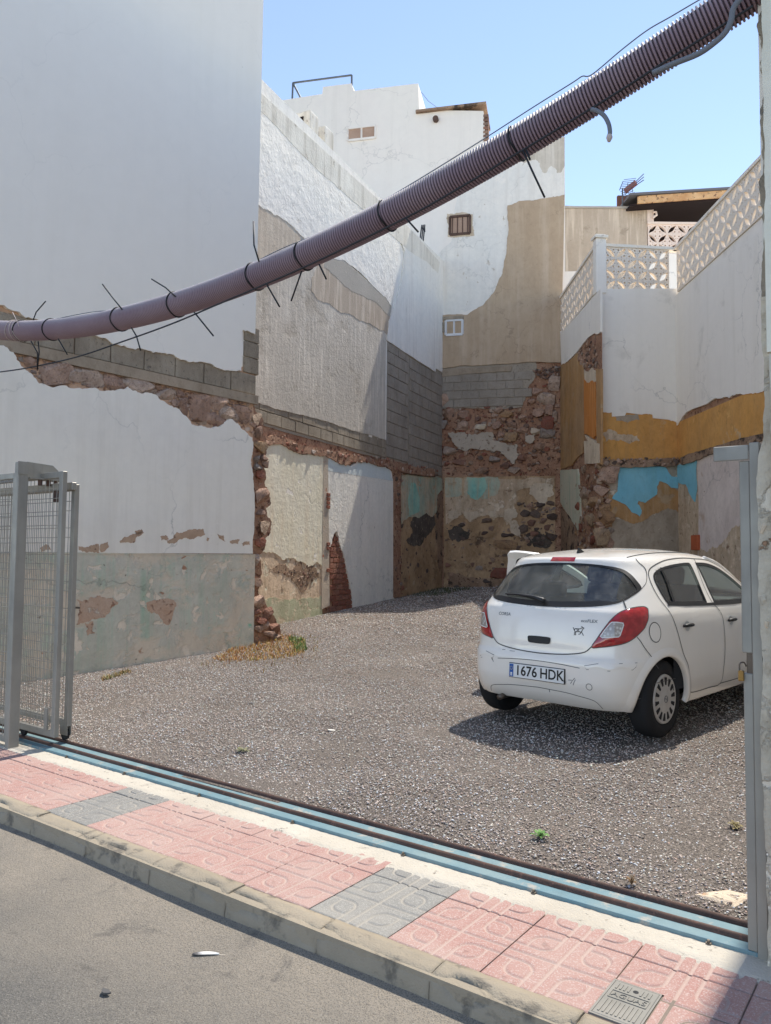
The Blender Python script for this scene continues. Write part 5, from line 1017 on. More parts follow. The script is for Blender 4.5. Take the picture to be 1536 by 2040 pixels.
# ================================================================== the parked car
def pchip(xs, ys):
    xs = np.array(xs, float); ys = np.array(ys, float); h = np.diff(xs); d = np.diff(ys) / h; m = np.zeros(len(xs)); m[0] = d[0]; m[-1] = d[-1]
    for i in range(1, len(xs) - 1): m[i] = 0 if d[i - 1] * d[i] <= 0 else 2 * d[i - 1] * d[i] / (d[i - 1] + d[i])
    def f(x):
        x = min(max(x, xs[0]), xs[-1]); i = min(int(np.searchsorted(xs, x, 'right')) - 1, len(xs) - 2); t = (x - xs[i]) / h[i]
        return float((1 + 2 * t) * (1 - t) ** 2 * ys[i] + t * (1 - t) ** 2 * h[i] * m[i] + t * t * (3 - 2 * t) * ys[i + 1] + t * t * (t - 1) * h[i] * m[i + 1])
    return f
ZT = 1.488
fYR = pchip([.19, .25, .33, .45, .57, .615, .64, .75, .90, .985, 1.02, 1.13, 1.23, 1.33, 1.372, 1.40, 1.415, 1.43, 1.445, 1.46, 1.475, ZT], [-.40, -.475, -.525, -.555, -.555, -.545, -.525, -.515, -.495, -.465, -.435, -.35, -.262, -.172, -.155, -.135, -.07, .02, .13, .27, .44, .74])
fYF = pchip([.19, .35, .5, .65, .8, .9, .97, 1.05, 1.2, 1.35, 1.41, 1.44, 1.46, 1.475, ZT], [3.1, 3.32, 3.33, 3.27, 3.1, 2.85, 2.58, 2.38, 2.08, 1.74, 1.55, 1.40, 1.26, 1.10, .80])
fW = pchip([.19, .25, .35, .5, .7, .85, .95, 1.0, 1.1, 1.25, 1.36, 1.40, 1.42, 1.44, 1.46, 1.475, ZT], [.80, .838, .856, .864, .866, .858, .842, .824, .780, .716, .660, .622, .588, .53, .43, .31, .01])
fN = pchip([.19, .5, .8, 1.0, 1.2, 1.38, 1.44, ZT], [5.8, 5.8, 5.3, 5.0, 4.8, 4.2, 3.2, 2.2])
def plan(z):
    yr, yf, w, n = fYR(z), fYF(z), fW(z), fN(z); ym = yr + (yf - yr) * .52; return yr, yf, w, n, ym
def surf_x(y, z):
    yr, yf, w, n, ym = plan(z); l = (ym - yr) if y < ym else (yf - ym); t = min(1, abs(y - ym) / l); return w * (1 - t ** n) ** (1 / n)
def surf_y(x, z):
    yr, yf, w, n, ym = plan(z); t = min(1, abs(x) / max(w, 1e-4)); return ym - (ym - yr) * (1 - t ** n) ** (1 / n)
def side_n(y, z):
    e = .004; dx_y = (surf_x(y + e, z) - surf_x(y - e, z)) / (2 * e); dx_z = (surf_x(y, z + e) - surf_x(y, z - e)) / (2 * e); return Vector((1, -dx_y, -dx_z)).normalized()
def rear_n(x, z):
    e = .004; dy_x = (surf_y(x + e, z) - surf_y(x - e, z)) / (2 * e); dy_z = (surf_y(x, z + e) - surf_y(x, z - e)) / (2 * e); return Vector((dy_x, -1, dy_z)).normalized()
CARZ = .200; CX, CY, CYAW, CPIT = -2.635, 6.345, R_(-8.6), R_(.8)
CAR = thing('hatchback_car', 'white five-door hatchback with red tail lights parked on the gravel, plate 1676 HDK', 'car', (0, 0, 0))
CAR.location = (CX, CY, CARZ); CAR.rotation_euler = (CPIT, 0, CYAW)
CM = Matrix.Translation((CX, CY, CARZ)) @ Matrix.Rotation(CYAW, 4, 'Z') @ Matrix.Rotation(CPIT, 4, 'X'); CMI = CM.inverted()
# --- half shell grid
zl = np.concatenate([np.linspace(.235, 1.36, 100), np.linspace(1.36, 1.44, 16)[1:], np.linspace(1.44, 1.47, 8)[1:], np.linspace(1.47, ZT, 10)[1:]]); NA = 300
HV = np.zeros((len(zl), NA, 3))
for i, z in enumerate(zl):
    yr, yf, w, n, ym = plan(z); q = np.linspace(0, math.pi / 2, 700); s, c = np.sin(q) ** (2 / n), np.cos(q) ** (2 / n)
    px_ = np.concatenate([w * s, (w * s[::-1])[1:]]); py_ = np.concatenate([ym - (ym - yr) * c, (ym + (yf - ym) * c[::-1])[1:]])
    L = np.concatenate([[0], np.cumsum(np.hypot(np.diff(px_), np.diff(py_)))]); t = np.linspace(0, L[-1], NA)
    HV[i, :, 0] = np.interp(t, L, px_); HV[i, :, 1] = np.interp(t, L, py_); HV[i, :, 2] = z
HV[:, 0, 0] = 0; HV[:, -1, 0] = 0
I = np.arange(len(zl) * NA).reshape(len(zl), NA)
HF = np.stack([I[:-1, :-1], I[:-1, 1:], I[1:, 1:], I[1:, :-1]], -1).reshape(-1, 4)
HVf = HV.reshape(-1, 3).copy()
bvR = BVHTree.FromPolygons([tuple(v) for v in HVf], [tuple(f) for f in HF]); 
HVm = HVf * np.array([-1, 1, 1]); bvL = BVHTree.FromPolygons([tuple(v) for v in HVm], [tuple(f) for f in HF])
def carpx(x, y):
    o = CMI @ CAM; d = (CMI.to_3x3() @ pxray(x, y)).normalized(); best = None
    for b in (bvR, bvL):
        h = b.ray_cast(o, d)
        if h[0] is not None and (best is None or h[3] < best[1]): best = (h[0], h[3])
    if best is None:
        h = bvR.find_nearest(o + d * 6.9); return h[0]
    return best[0]
ARCS = {}
def arc(z):
    k = round(z, 3)
    if k not in ARCS:
        yr, yf, w, n, ym = plan(k); q = np.linspace(0, math.pi / 2, 500); s, c = np.sin(q) ** (2 / n), np.cos(q) ** (2 / n)
        ax = np.concatenate([w * s, (w * s[::-1])[1:]]); ay = np.concatenate([ym - (ym - yr) * c, (ym + (yf - ym) * c[::-1])[1:]])
        ARCS[k] = (np.concatenate([[0], np.cumsum(np.hypot(np.diff(ax), np.diff(ay)))]), ax, ay)
    return ARCS[k]
def arc_p(u, z):
    L, ax, ay = arc(z); return Vector((math.copysign(1, u) * float(np.interp(abs(u), L, ax)), float(np.interp(abs(u), L, ay)), z))
def arc_n(u, z):
    a = arc_p(u + .006, z) - arc_p(u - .006, z); b = arc_p(u, z + .006) - arc_p(u, z - .006); return a.cross(b).normalized()
def pxa(x, y):
    p = carpx(x, y); L, ax, ay = arc(p.z); i = int(np.hypot(ax - abs(p.x), ay - p.y).argmin()); return (math.copysign(float(L[i]), p.x), p.z)
def sidep(L): return [(carpx(x, y).y, carpx(x, y).z) for x, y in L]
def rearp(L): return [(carpx(x, y).x, carpx(x, y).z) for x, y in L]
def smooth_poly(P, k=5, closed=True):
    n = len(P); Q = []
    for i in range(n if closed else n - 1):
        p0, p1, p2_, p3_ = [Vector(P[j % n] if closed else P[min(max(j, 0), n - 1)]) for j in (i - 1, i, i + 1, i + 2)]
        for j in range(k):
            t = j / k; Q.append(.5 * ((2 * p1) + (p2_ - p0) * t + (2 * p0 - 5 * p1 + 4 * p2_ - p3_) * t * t + (3 * p1 - p0 - 3 * p2_ + p3_) * t ** 3))
    if not closed: Q.append(Vector(P[-1]))
    return [(q.x, q.y) for q in Q]
# outlines, side ones as (y, z), rear ones as (x, z)
REARDOORWIN = [(.088, 1.20), (.115, 1.263), (.18, 1.295), (.27, 1.318), (.43, 1.338), (.62, 1.350), (.80, 1.355), (.838, 1.348), (.846, 1.325), (.836, 1.15), (.828, 1.035), (.815, 1.018), (.78, 1.016), (.5, 1.026), (.18, 1.038), (.135, 1.044), (.108, 1.075)]
FRONTWIN = [(.968, 1.33), (.978, 1.350), (1.02, 1.353), (1.20, 1.345), (1.40, 1.305), (1.60, 1.225), (1.78, 1.125), (1.88, 1.045), (1.89, 1.005), (1.85, .990), (1.5, .992), (1.02, 1.004), (.985, 1.010), (.978, 1.03)]
halfglass = [(0, 1.358), (.25, 1.352), (.42, 1.335), (.52, 1.312), (.59, 1.268), (.645, 1.21), (.672, 1.172), (.676, 1.152), (.662, 1.118), (.625, 1.075), (.56, 1.048), (.42, 1.028), (.2, 1.014), (0, 1.010)]
def snap_cut(V, faces, poly, kind, keep):
    P = np.array(poly); A = P; B = np.roll(P, -1, 0); u = V[:, 1] if kind == 's' else V[:, 0]; z = V[:, 2]; x = V[:, 0]; y = V[:, 1]
    cand = np.where((u > P[:, 0].min() - .03) & (u < P[:, 0].max() + .03) & (z > P[:, 1].min() - .03) & (z < P[:, 1].max() + .03) & keep(x, y, z))[0]
    for i in cand:
        p = np.array((u[i], z[i])); ab = B - A; t = np.clip(((p - A) * ab).sum(1) / np.maximum((ab ** 2).sum(1), 1e-12), 0, 1); q = A + ab * t[:, None]; d = np.hypot(*(q - p).T); k = d.argmin()
        if d[k] < .0088:
            if kind == 's': V[i] = (surf_x(q[k][0], q[k][1]), q[k][0], q[k][1])
            else: V[i] = (q[k][0], surf_y(q[k][0], q[k][1]), q[k][1])
    ce = V[faces].mean(1); cu = ce[:, 1] if kind == 's' else ce[:, 0]; ok = np.ones(len(faces), bool); kk = keep(ce[:, 0], ce[:, 1], ce[:, 2])
    for j in np.where(kk & (cu > P[:, 0].min()) & (cu < P[:, 0].max()) & (ce[:, 2] > P[:, 1].min()) & (ce[:, 2] < P[:, 1].max()))[0]:
        if inpoly(cu[j], ce[j, 2], poly): ok[j] = False
    return faces[ok]
side_keep = lambda x, y, z: (x > .35) & (y > -.05)
rear_keep = lambda x, y, z: (y < .40) & (z > .95)
RWP = smooth_poly(REARDOORWIN, 4); FWP = smooth_poly(FRONTWIN, 4)
FULLG = halfglass + [(-a, b) for a, b in halfglass[::-1][1:-1]]
GLP = smooth_poly(FULLG, 4)
HG = [p for p in GLP if p[0] >= -1e-4]
ARC = lambda cy, r, z0=.305: [(cy + r * math.cos(a), z0 + r * math.sin(a)) for a in np.linspace(-.6, math.pi + .6, 44)]
A1 = ARC(0, .333) + [(-.28, .1), (.28, .1)]; A2 = ARC(2.511, .333) + [(2.23, .1), (2.79, .1)]
F2 = snap_cut(HVf, HF, RWP, 's', side_keep); F2 = snap_cut(HVf, F2, FWP, 's', side_keep)
F2 = snap_cut(HVf, F2, [(max(a, -.02), b) for a, b in GLP if a > -.0001] + [(-.02, 1.010), (-.02, 1.358)], 'r', rear_keep)
F2 = snap_cut(HVf, F2, A1, 's', lambda x, y, z: (x > .5)); F2 = snap_cut(HVf, F2, A2, 's', lambda x, y, z: (x > .5))
# windscreen opening
WSP = [(1.42, 1.355), (1.80, 1.18), (2.10, 1.03), (2.16, .99)]
ce = HVf[F2].mean(1); ws = (ce[:, 0] < .62) & (ce[:, 1] > 1.3) & (ce[:, 2] > 1.03) & (ce[:, 2] < 1.39); F2 = F2[~ws]
LF = F2.copy(); ce = HVf[LF].mean(1); DOORP = [(.97, .98), (1.0, 1.38), (1.35, 1.345), (1.7, 1.20), (1.93, 1.04), (1.96, .9), (1.98, .33), (1.06, .31), (1.08, .6)]
LF = LF[[not (c[0] > .4 and .8 < c[1] < 2.0 and inpoly(c[1], c[2], DOORP)) for c in ce]]
nV = len(HVf); HVm = HVf * np.array([-1, 1, 1])
paint = G('white_car_paint', .32, .5); paint.b.inputs['Coat Weight'].default_value = .7; paint.b.inputs['Coat Roughness'].default_value = .06
pc = paint.mix(paint.rng(paint.noise(2.2, 5, .6, paint.vec((1, 1, .4), (0, 0, 0), paint.obj())), .45, .75, 0, .28), (.88, .84, .77), (.76, .71, .62))
pc = paint.mix(paint.rng(paint.sep(paint.obj())[2], .22, .62, .38, 0), pc, (.50, .46, .40))          # road dust on the sills and bumper
pc = paint.mix(paint.rng(paint.noise(34, 6, .7, paint.obj()), .70, .74, 0, .6), pc, (.28, .25, .22))
paint.col(pc); paint.rough(paint.rng(paint.noise(6, 4, .6, paint.obj()), .3, .7, .14, .26)); M_PAINT = paint.m
body = mk('body', np.concatenate([HVf, HVm]).tolist(), [tuple(f) for f in F2.tolist()] + [tuple(x + nV for x in f[::-1]) for f in LF.tolist()], M_PAINT, CAR, True)
bm = bmesh.new(); bm.from_mesh(body.data); bmesh.ops.remove_doubles(bm, verts=bm.verts, dist=.0004); bmesh.ops.delete(bm, geom=[v for v in bm.verts if not v.link_faces], context='VERTS'); bmesh.ops.recalc_face_normals(bm, faces=bm.faces)
bm.to_mesh(body.data); bm.free(); body.data.polygons.foreach_set('use_smooth', [True] * len(body.data.polygons))
# --- materials
def mat_glass(name, tint, dirt=.0):
    g = G(name); nt = g.nt; tr = g.n('ShaderNodeBsdfTransparent', {'Color': tint}); gl = g.n('ShaderNodeBsdfGlossy', {'Color': (1, 1, 1), 'Roughness': .03}); lw = g.n('ShaderNodeFresnel', {'IOR': 1.5})
    m = g.n('ShaderNodeMixShader', {0: g.math('MULTIPLY_ADD', lw.outputs[0], 1.25, .02), 1: tr.outputs[0], 2: gl.outputs[0]}); last = m.outputs[0]
    if dirt:
        df = g.n('ShaderNodeBsdfDiffuse', {'Color': (.55, .53, .48)}); v = g.obj()
        f = g.math('MULTIPLY', g.rng(g.noise(1, 5, .7, g.vec((9, 9, 1.6), (2, 0, 0), v)), .42, .75), dirt); f = g.math('ADD', f, dirt * .18)
        m2 = g.n('ShaderNodeMixShader', {0: f, 1: last, 2: df.outputs[0]}); last = m2.outputs[0]
    nt.links.new(last, nt.nodes['Material Output'].inputs[0]); return g.m
M_GLASS = mat_glass('car_glass', (.74, .84, .80), .06); M_GLASSR = mat_glass('dusty_rear_glass', (.48, .62, .585), .18)
M_TRIM = G('black_trim', .45, .4).col((.014, .014, .015)).m; M_SEAM = G('panel_gap', .9, .1).col((.10, .10, .095)).m
red = G('red_tail_lens', .12, .5); red.b.inputs['Coat Weight'].default_value = 1
red.col(red.mix(red.rng(red.noise(26, 2, .4, red.obj()), .4, .6), (.30, .006, .010), (.42, .012, .016))); M_RED_L = red.m
clr = G('clear_tail_lens', .1, .6); clr.b.inputs['Coat Weight'].default_value = 1; clr.col(clr.mix(clr.rng(clr.voro(38, clr.obj()), .1, .5), (.72, .70, .66), (.34, .31, .28))); M_CLEAR_L = clr.m
M_CLOTH = G('dark_seat_cloth', .95, .1).col((.032, .034, .038)).m; M_CLOTHB = G('blue_seat_cloth', .95, .1).col((.03, .055, .085)).m
M_TYRE = G('tyre_rubber', .85, .2).col((.022, .022, .023)).m
capm = G('silver_hubcap', .45, .5); capm.b.inputs['Metallic'].default_value = .25; capm.col(capm.mix(capm.rng(capm.noise(12, 4), .4, .7, 0, .5), (.50, .48, .45), (.34, .31, .28))); M_CAPW = capm.m
# --- surface patches
def spt(kind, u, z, off, sgn=1):
    if kind == 'a': n = arc_n(u, z); p = arc_p(u, z) + n * off
    elif kind == 's': n = side_n(u, z); p = Vector((surf_x(u, z), u, z)) + n * off
    else: n = rear_n(u, z); p = Vector((u, surf_y(u, z), z)) + n * off
    return Vector((p.x * sgn, p.y, p.z))
def fill_patch(name, kind, poly, off, mat, par, sgn=1, res=.05, smooth=True, offf=None):
    P = [Vector(p) for p in poly]; n = len(P); x0, x1 = min(p.x for p in P), max(p.x for p in P); z0, z1 = min(p.y for p in P), max(p.y for p in P)
    pts = P[:]; x = x0 + res / 2
    while x < x1:
        z = z0 + res / 2
        while z < z1:
            if inpoly(x, z, poly) and min((Vector((x, z)) - p).length for p in P) > res * .35: pts.append(Vector((x, z)))
            z += res
        x += res
    vs, es, fs, *_ = delaunay_2d_cdt(pts, [(i, (i + 1) % n) for i in range(n)], [], 1, 1e-6)
    V = [spt(kind, v.x, v.y, offf(v.x, v.y) if offf else off, sgn) for v in vs]; fl = (kind == 's')
    F = [tuple(f) if ((sgn > 0) == True) else tuple(f[::-1]) for f in fs]
    return mk(name, V, F, mat, par, smooth)
def ribbon(name, kind, line, w, off, mat, par, sgn=1, closed=True, inner=None, h=.0):
    n = len(line); V = []; F = []; off = max(off, .0024)
    for i in range(n):
        a = Vector(line[i - 1] if (closed or i > 0) else line[i]); b = Vector(line[(i + 1) % n] if (closed or i < n - 1) else line[i]); d = (b - a)
        d = d.normalized() if d.length > 1e-9 else Vector((1, 0)); nn = Vector((-d.y, d.x)); c = Vector(line[i]); w0, w1 = (-w / 2, w / 2) if inner is None else inner
        p, q = c + nn * w0, c + nn * w1; V += [spt(kind, p.x, p.y, off, sgn), spt(kind, q.x, q.y, off, sgn)]
    m = n if closed else n - 1
    for i in range(m): j = (i + 1) % n; F.append((2 * i, 2 * j, 2 * j + 1, 2 * i + 1))
    return mk(name, V, F, mat, par, True)
def area2(P): return sum(P[i][0] * P[(i + 1) % len(P)][1] - P[(i + 1) % len(P)][0] * P[i][1] for i in range(len(P)))
def ccw(P): return P if area2(P) > 0 else P[::-1]
RWP, FWP, GLP = ccw(RWP), ccw(FWP), ccw(GLP)
for sg in (1, -1):
    g = fill_patch('rear_door_window', 's', RWP, -.006, M_GLASS, CAR, sg); ribbon('window_seal', 's', RWP, 0, .0025, M_TRIM, g, sg, True, (-.003, .016))
    ribbon('divider_bar', 's', [(.272, 1.325), (.268, 1.22), (.25, 1.12), (.232, 1.030)], .03, .003, M_TRIM, g, sg, False)
    if sg > 0: g = fill_patch('front_door_window', 's', FWP, -.006, M_GLASS, CAR, sg); ribbon('window_seal', 's', FWP, 0, .0025, M_TRIM, g, sg, True, (-.003, .022))
rg = fill_patch('rear_window', 'r', GLP, -.004, M_GLASSR, CAR); ribbon('window_seal', 'r', GLP, 0, .002, M_TRIM, rg, 1, True, (-.004, .014))
lowband = smooth_poly([(-.575, 1.065), (-.50, 1.048), (-.38, 1.033), (-.2, 1.020), (0, 1.016), (.2, 1.020), (.38, 1.033), (.50, 1.048), (.575, 1.065), (.48, 1.074), (.36, 1.064), (.2, 1.055), (0, 1.052), (-.2, 1.055), (-.36, 1.064), (-.48, 1.074)], 3)
fill_patch('ceramic_band', 'r', ccw(lowband), .0005, M_TRIM, rg)
# tail lights (wrap the corner: outline in rear view)
TLIN = [(.473, .722), (.507, .78), (.541, .836), (.578, .893), (.612, .943), (.663, .992), (.738, 1.018), (.815, 1.026), (.862, 1.02), (.896, .998), (.909, .942), (.895, .90), (.869, .863), (.794, .804), (.719, .765), (.614, .740), (.53, .727)]
TLP = ccw(smooth_poly(TLIN, 3)); CLP = [(.536, .806), (.566, .857), (.600, .905), (.612, .914), (.65, .914), (.690, .908), (.694, .895), (.684, .855), (.674, .818), (.664, .808), (.61, .803), (.55, .798)]
def bulge(u, z, P=TLP): d = min((Vector((u, z)) - Vector(p)).length for p in P); return .004 + .012 * min(1, d / .05)
for sg in (1, -1):
    t = fill_patch('tail_light', 'a', TLP, .0, M_RED_L, CAR, sg, .03, True, bulge)
    cl = ccw(CLP); fill_patch('reversing_lens', 'a', cl, .0185, M_CLEAR_L, t, sg, .03); ribbon('lens_rim', 'a', cl, 0, .0192, M_WINFR, t, sg, True, (-.004, .003)); ribbon('light_gap', 'a', TLP, 0, .0035, M_SEAM, t, sg, True, (-.007, .002))
# panel gaps
RDG = smooth_poly([(1.005, 1.39), (.80, 1.398), (.567, 1.392), (.36, 1.375), (.179, 1.338), (.079, 1.290), (.035, 1.203), (.042, 1.087), (.105, .969), (.163, .842), (.244, .647), (.327, .536), (.36, .43), (.372, .339), (.429, .305), (.75, .303), (.993, .310), (1.05, .45), (1.077, .586), (1.074, .802), (1.046, .915), (.95, .992)], 4, False)
for sg in (1, -1):
    ribbon('door_gap', 's', RDG, .0075, .0012, M_SEAM, CAR, sg, False)
    ribbon('pillar_gap', 's', smooth_poly([(.95, .992), (.922, 1.05), (.916, 1.167), (.94, 1.29), (1.005, 1.39)], 3, False), .0075, .0012, M_SEAM, CAR, sg, False)
    ribbon('roof_gap', 's', smooth_poly([(1.005, 1.39), (1.25, 1.378), (1.45, 1.335), (1.65, 1.255), (1.85, 1.13)], 4, False), .0075, .0012, M_SEAM, CAR, sg, False)
    ribbon('front_door_gap', 's', smooth_poly([(1.96, .97), (1.985, .75), (1.985, .40), (1.93, .32), (1.5, .305), (.993, .31)], 4, False), .0075, .0012, M_SEAM, CAR, sg, False)
    ribbon('belt_trim', 's', [(.115, 1.034), (.4, 1.018), (.7, 1.006), (1.0, .996), (1.35, .986), (1.88, .982)], .022, .005, M_TRIM, CAR, sg, False)
    ribbon('shoulder_crease', 's', smooth_poly([(.17, .925), (.5, .932), (.8, .930), (1.05, .925), (1.5, .91)], 4, False), .004, .0008, M_PAINT, CAR, sg, False)
    ribbon('tailgate_gap', 'a', smooth_poly([(.645, 1.085), (.659, 1.06), (.691, 1.019)], 3, False), .009, .0015, M_SEAM, CAR, sg, False)
    ribbon('tailgate_gap', 'a', smooth_poly([(.470, .727), (.413, .679), (.30, .655), (.15, .640), (0, .635)], 4, False), .009, .0015, M_SEAM, CAR, sg, False)
    ribbon('bumper_gap', 'a', smooth_poly([(.815, .805), (.85, .77), (.896, .715), (.97, .645), (1.044, .58), (1.07, .554)], 4, False), .006, .0012, M_SEAM, CAR, sg, False)
    ribbon('bumper_edge', 'a', smooth_poly([(.773, .345), (.83, .341), (.867, .346), (.90, .37), (.932, .404)], 4, False), .005, .0012, M_SEAM, CAR, sg, False)
    mo = ccw([(.43, .577), (.526, .600), (.70, .609), (.835, .612), (.825, .585), (.80, .566), (.62, .557), (.448, .555)]); mp = fill_patch('bumper_strip', 'a', mo, .004, M_PAINT, CAR, sg, .04); ribbon('strip_gap', 'a', mo, 0, .0025, M_SEAM, mp, sg, True, (-.004, .0005))
    ribbon('bumper_crease', 'a', smooth_poly([(0, .362), (.24, .352), (.345, .340), (.487, .315), (.531, .255)], 4, False), .005, .0012, M_SEAM, CAR, sg, False)
ribbon('bumper_top_gap', 'a', smooth_poly([(-.39, .558), (-.2, .572), (0, .577), (.2, .572), (.39, .558)], 4, False), .005, .0012, M_SEAM, CAR, 1, False)
# fuel flap (right side), door handles
fc = (-.128, .832); fl = [(fc[0] + .064 * math.cos(a), fc[1] + .076 * math.sin(a)) for a in np.linspace(0, 6.283, 33)[:-1]]
ff = fill_patch('fuel_flap', 's', fl, .0025, M_PAINT, CAR, 1, .04); ribbon('flap_gap', 's', fl, .007, .0028, M_SEAM, ff, 1, True)
for sg in (1, -1):
    for (y0, zc) in ((.27, .855), (1.17, .842)):
        if sg < 0 and y0 > 1: continue
        cup = [(y0 + .075 + .045 * math.cos(a), zc - .004 + .042 * math.sin(a)) for a in np.linspace(0, 6.283, 25)[:-1]]
        hd = mk('door_handle', *(lambda m: (m.V, m.F))(MB().tube([spt('s', y0 + t * .16, zc + .004 * math.sin(t * 3.1), .008 + .018 * math.sin(min(1, max(0, t)) * math.pi) ** .5, sg) for t in np.linspace(0, 1, 9)], [.010, .014, .0155, .016, .016, .016, .0155, .014, .010], 8)), M_TRIM, CAR, True)
        fill_patch('handle_cup', 's', cup, .0015, G('painted_cup_shade', .4).col((.50, .50, .48)).m, hd, sg, .03)  # flat disc, the shade of the hollow painted on as grey
# tailgate details
def rpt(x, z, off=0.): return spt('r', x, z, off)
hp = ccw(smooth_poly([(-.104, .765), (-.05, .770), (.05, .770), (.104, .765), (.108, .74), (.098, .717), (.05, .712), (-.05, .712), (-.098, .717), (-.108, .74)], 3))
fill_patch('tailgate_handle', 'r', hp, .006, M_TRIM, CAR, 1, .04)
# wiper
wp = MB(); wp.tube([rpt(.01, 1.035, .02), rpt(-.01, 1.036, .035), rpt(-.10, 1.055, .04), rpt(-.27, 1.072, .035), rpt(-.39, 1.070, .03)], [.022, .024, .014, .010, .006], 8); wip = wp.obj('rear_wiper', M_TRIM, CAR, True)
MB().tube([rpt(-.08, 1.066, .018), rpt(-.24, 1.086, .018), rpt(-.42, 1.080, .018)], .006, 6).obj('blade', M_RUBBER, wip, True)
# high brake light, spoiler shadow gap, aerial fin
bp_ = [(-.117, 1.372), (.117, 1.372), (.114, 1.404), (-.114, 1.404)]; fill_patch('high_brake_light', 'r', bp_, .006, M_RED_L, CAR, 1, .04)
for sg in (1, -1): ribbon('spoiler_gap', 'a', smooth_poly([(.63, 1.40), (.672, 1.364), (.72, 1.335), (.76, 1.298), (.79, 1.25), (.799, 1.205), (.77, 1.16)], 3, False), .006, .0012, M_SEAM, CAR, sg, False)
mk('aerial_fin', [(-.018, .10, 1.437), (.018, .10, 1.437), (.012, .20, 1.448), (-.012, .20, 1.448), (.003, .105, 1.492), (-.003, .105, 1.492)], [(0, 1, 4, 5), (1, 2, 4), (2, 3, 5, 4), (3, 0, 5)], M_TRIM, CAR)
# roof side joints
for sg in (1, -1):
    V = []; 
    for y in np.linspace(0.02, 1.2, 16):
        xx = .50 + .012 * math.sin(y * 2.6); zz = None
        lo, hi = 1.38, ZT
        for _ in range(30):
            m = (lo + hi) / 2
            if surf_x(y, m) > xx and plan(m)[0] < y: lo = m
            else: hi = m
        V.append((xx * sg, y, lo + .002))
    mk('roof_joint', *(lambda m: (m.V, m.F))(MB().tube(V, .0045, 5)), M_SEAM, CAR, True)
# number plate
pb = MB(); PZ = .478; PX = -.0
pn = Matrix.Translation((PX, surf_y(0, PZ) - .012, PZ)) @ Matrix.Rotation(R_(-3), 4, 'X')
M_PLATE = G('plate_white', .35).col((.74, .74, .72)).m; M_PBLUE = G('plate_blue', .35).col((.02, .10, .36)).m; M_PBLK = G('plate_black', .4).col((.012, .012, .012)).m
def carbox(name, M, x0, x1, y0, y1, z0, z1, mat, par, bev=.002):
    m = MB().box(x0, x1, y0, y1, z0, z1); o = mk(name, [tuple(M @ Vector(v)) for v in m.V], m.F, mat, par); return bevobj(o, bev, 2)
plate = carbox('number_plate', pn, -.26, .26, -.006, 0, -.055, .055, M_PLATE, CAR, .004)
carbox('plate_holder', pn, -.265, .265, 0.0005, .012, -.06, .06, M_TRIM, plate)
carbox('country_band', pn, -.256, -.216, -.0072, -.0062, -.051, .051, M_PBLUE, plate, .0005)
def cartext(body_, size, M, par, mat, sx=1., name='lettering', depth=.0006):
    me = text_mesh(body_, size, name, depth, bold=.0018); me.materials.append(mat); o = inst(name, me, par, M @ Matrix.Rotation(R_(90), 4, 'X') @ Matrix.Diagonal((sx, 1, 1, 1))); return o
cartext('1676', .112, pn @ Matrix.Translation((-.092, -.0066, 0)), plate, M_PBLK, .95); cartext('HDK', .112, pn @ Matrix.Translation((.150, -.0066, 0)), plate, M_PBLK, .93)
cartext('E', .034, pn @ Matrix.Translation((-.236, -.0074, -.032)), plate, M_PLATE)
for k in range(12):
    a = k * math.pi / 6; q = pn @ Vector((-.236 + .013 * math.cos(a), -.0074, .018 + .013 * math.sin(a))); s_ = .0018
    mk('star', [(q.x - s_, q.y - .0004, q.z - s_), (q.x + s_, q.y - .0004, q.z - s_), (q.x + s_, q.y - .0004, q.z + s_), (q.x - s_, q.y - .0004, q.z + s_)], [(0, 1, 2, 3)], G('star_yellow', .4).col((.7, .55, .05)).m if k == 0 else bpy.data.materials['star_yellow'], plate)
# badges: lettering follows the tailgate
M_CHROME = G('badge_grey', .35, .5).col((.16, .16, .15)).m
def surf_text(s_, size, x, z, mat, name, sx=1., off=.002):
    me = text_mesh(s_, size, name, .0, bold=.0005); me.materials.append(mat)
    for v in me.vertices: p = rpt(x + v.co.x * sx, z + v.co.y, off); v.co = p
    o = bpy.data.objects.new(name, me); link(o); o.parent = CAR; return o
surf_text('CORSA', .036, -.365, .927, M_CHROME, 'model_badge', 1.1); surf_text('ecoFLEX', .032, .435, .917, M_CHROME, 'badge_lettering', 1.15)
# goat sticker drawn with strokes
goat = [[(0, .02), (.01, .035), (.06, .036), (.075, .044), (.088, .05), (.102, .05), (.104, .043), (.094, .038), (.088, .028), (.084, .012), (.072, .004)], [(.072, .004), (.06, .008), (.03, .006), (.015, .004), (0, .02)], [(.004, .02), (-.006, .034), (-.012, .046)], [(.012, .006), (.004, -.008), (.008, -.02), (.002, -.03)], [(.02, .005), (.018, -.01), (.02, -.03)], [(.066, .006), (.072, -.006), (.062, -.016), (.05, -.018)], [(.076, .008), (.09, -.004), (.098, -.02), (.104, -.026)], [(.088, .05), (.082, .06), (.076, .062)], [(.03, .03), (.036, .018), (.028, .01)], [(.05, .034), (.044, .02), (.056, .012)]]
st_ = []
for L in goat:
    V = [rpt(.316 + a * .80, .826 + b * .78, .0016) for a, b in L]; m = MB().tube(V, .0028, 5); st_.append(m)
gm = MB()
for m in st_: gm.add(m.V, m.F)
tag(gm.obj('goat_sticker', M_PBLK, CAR, True), kind='stuff')
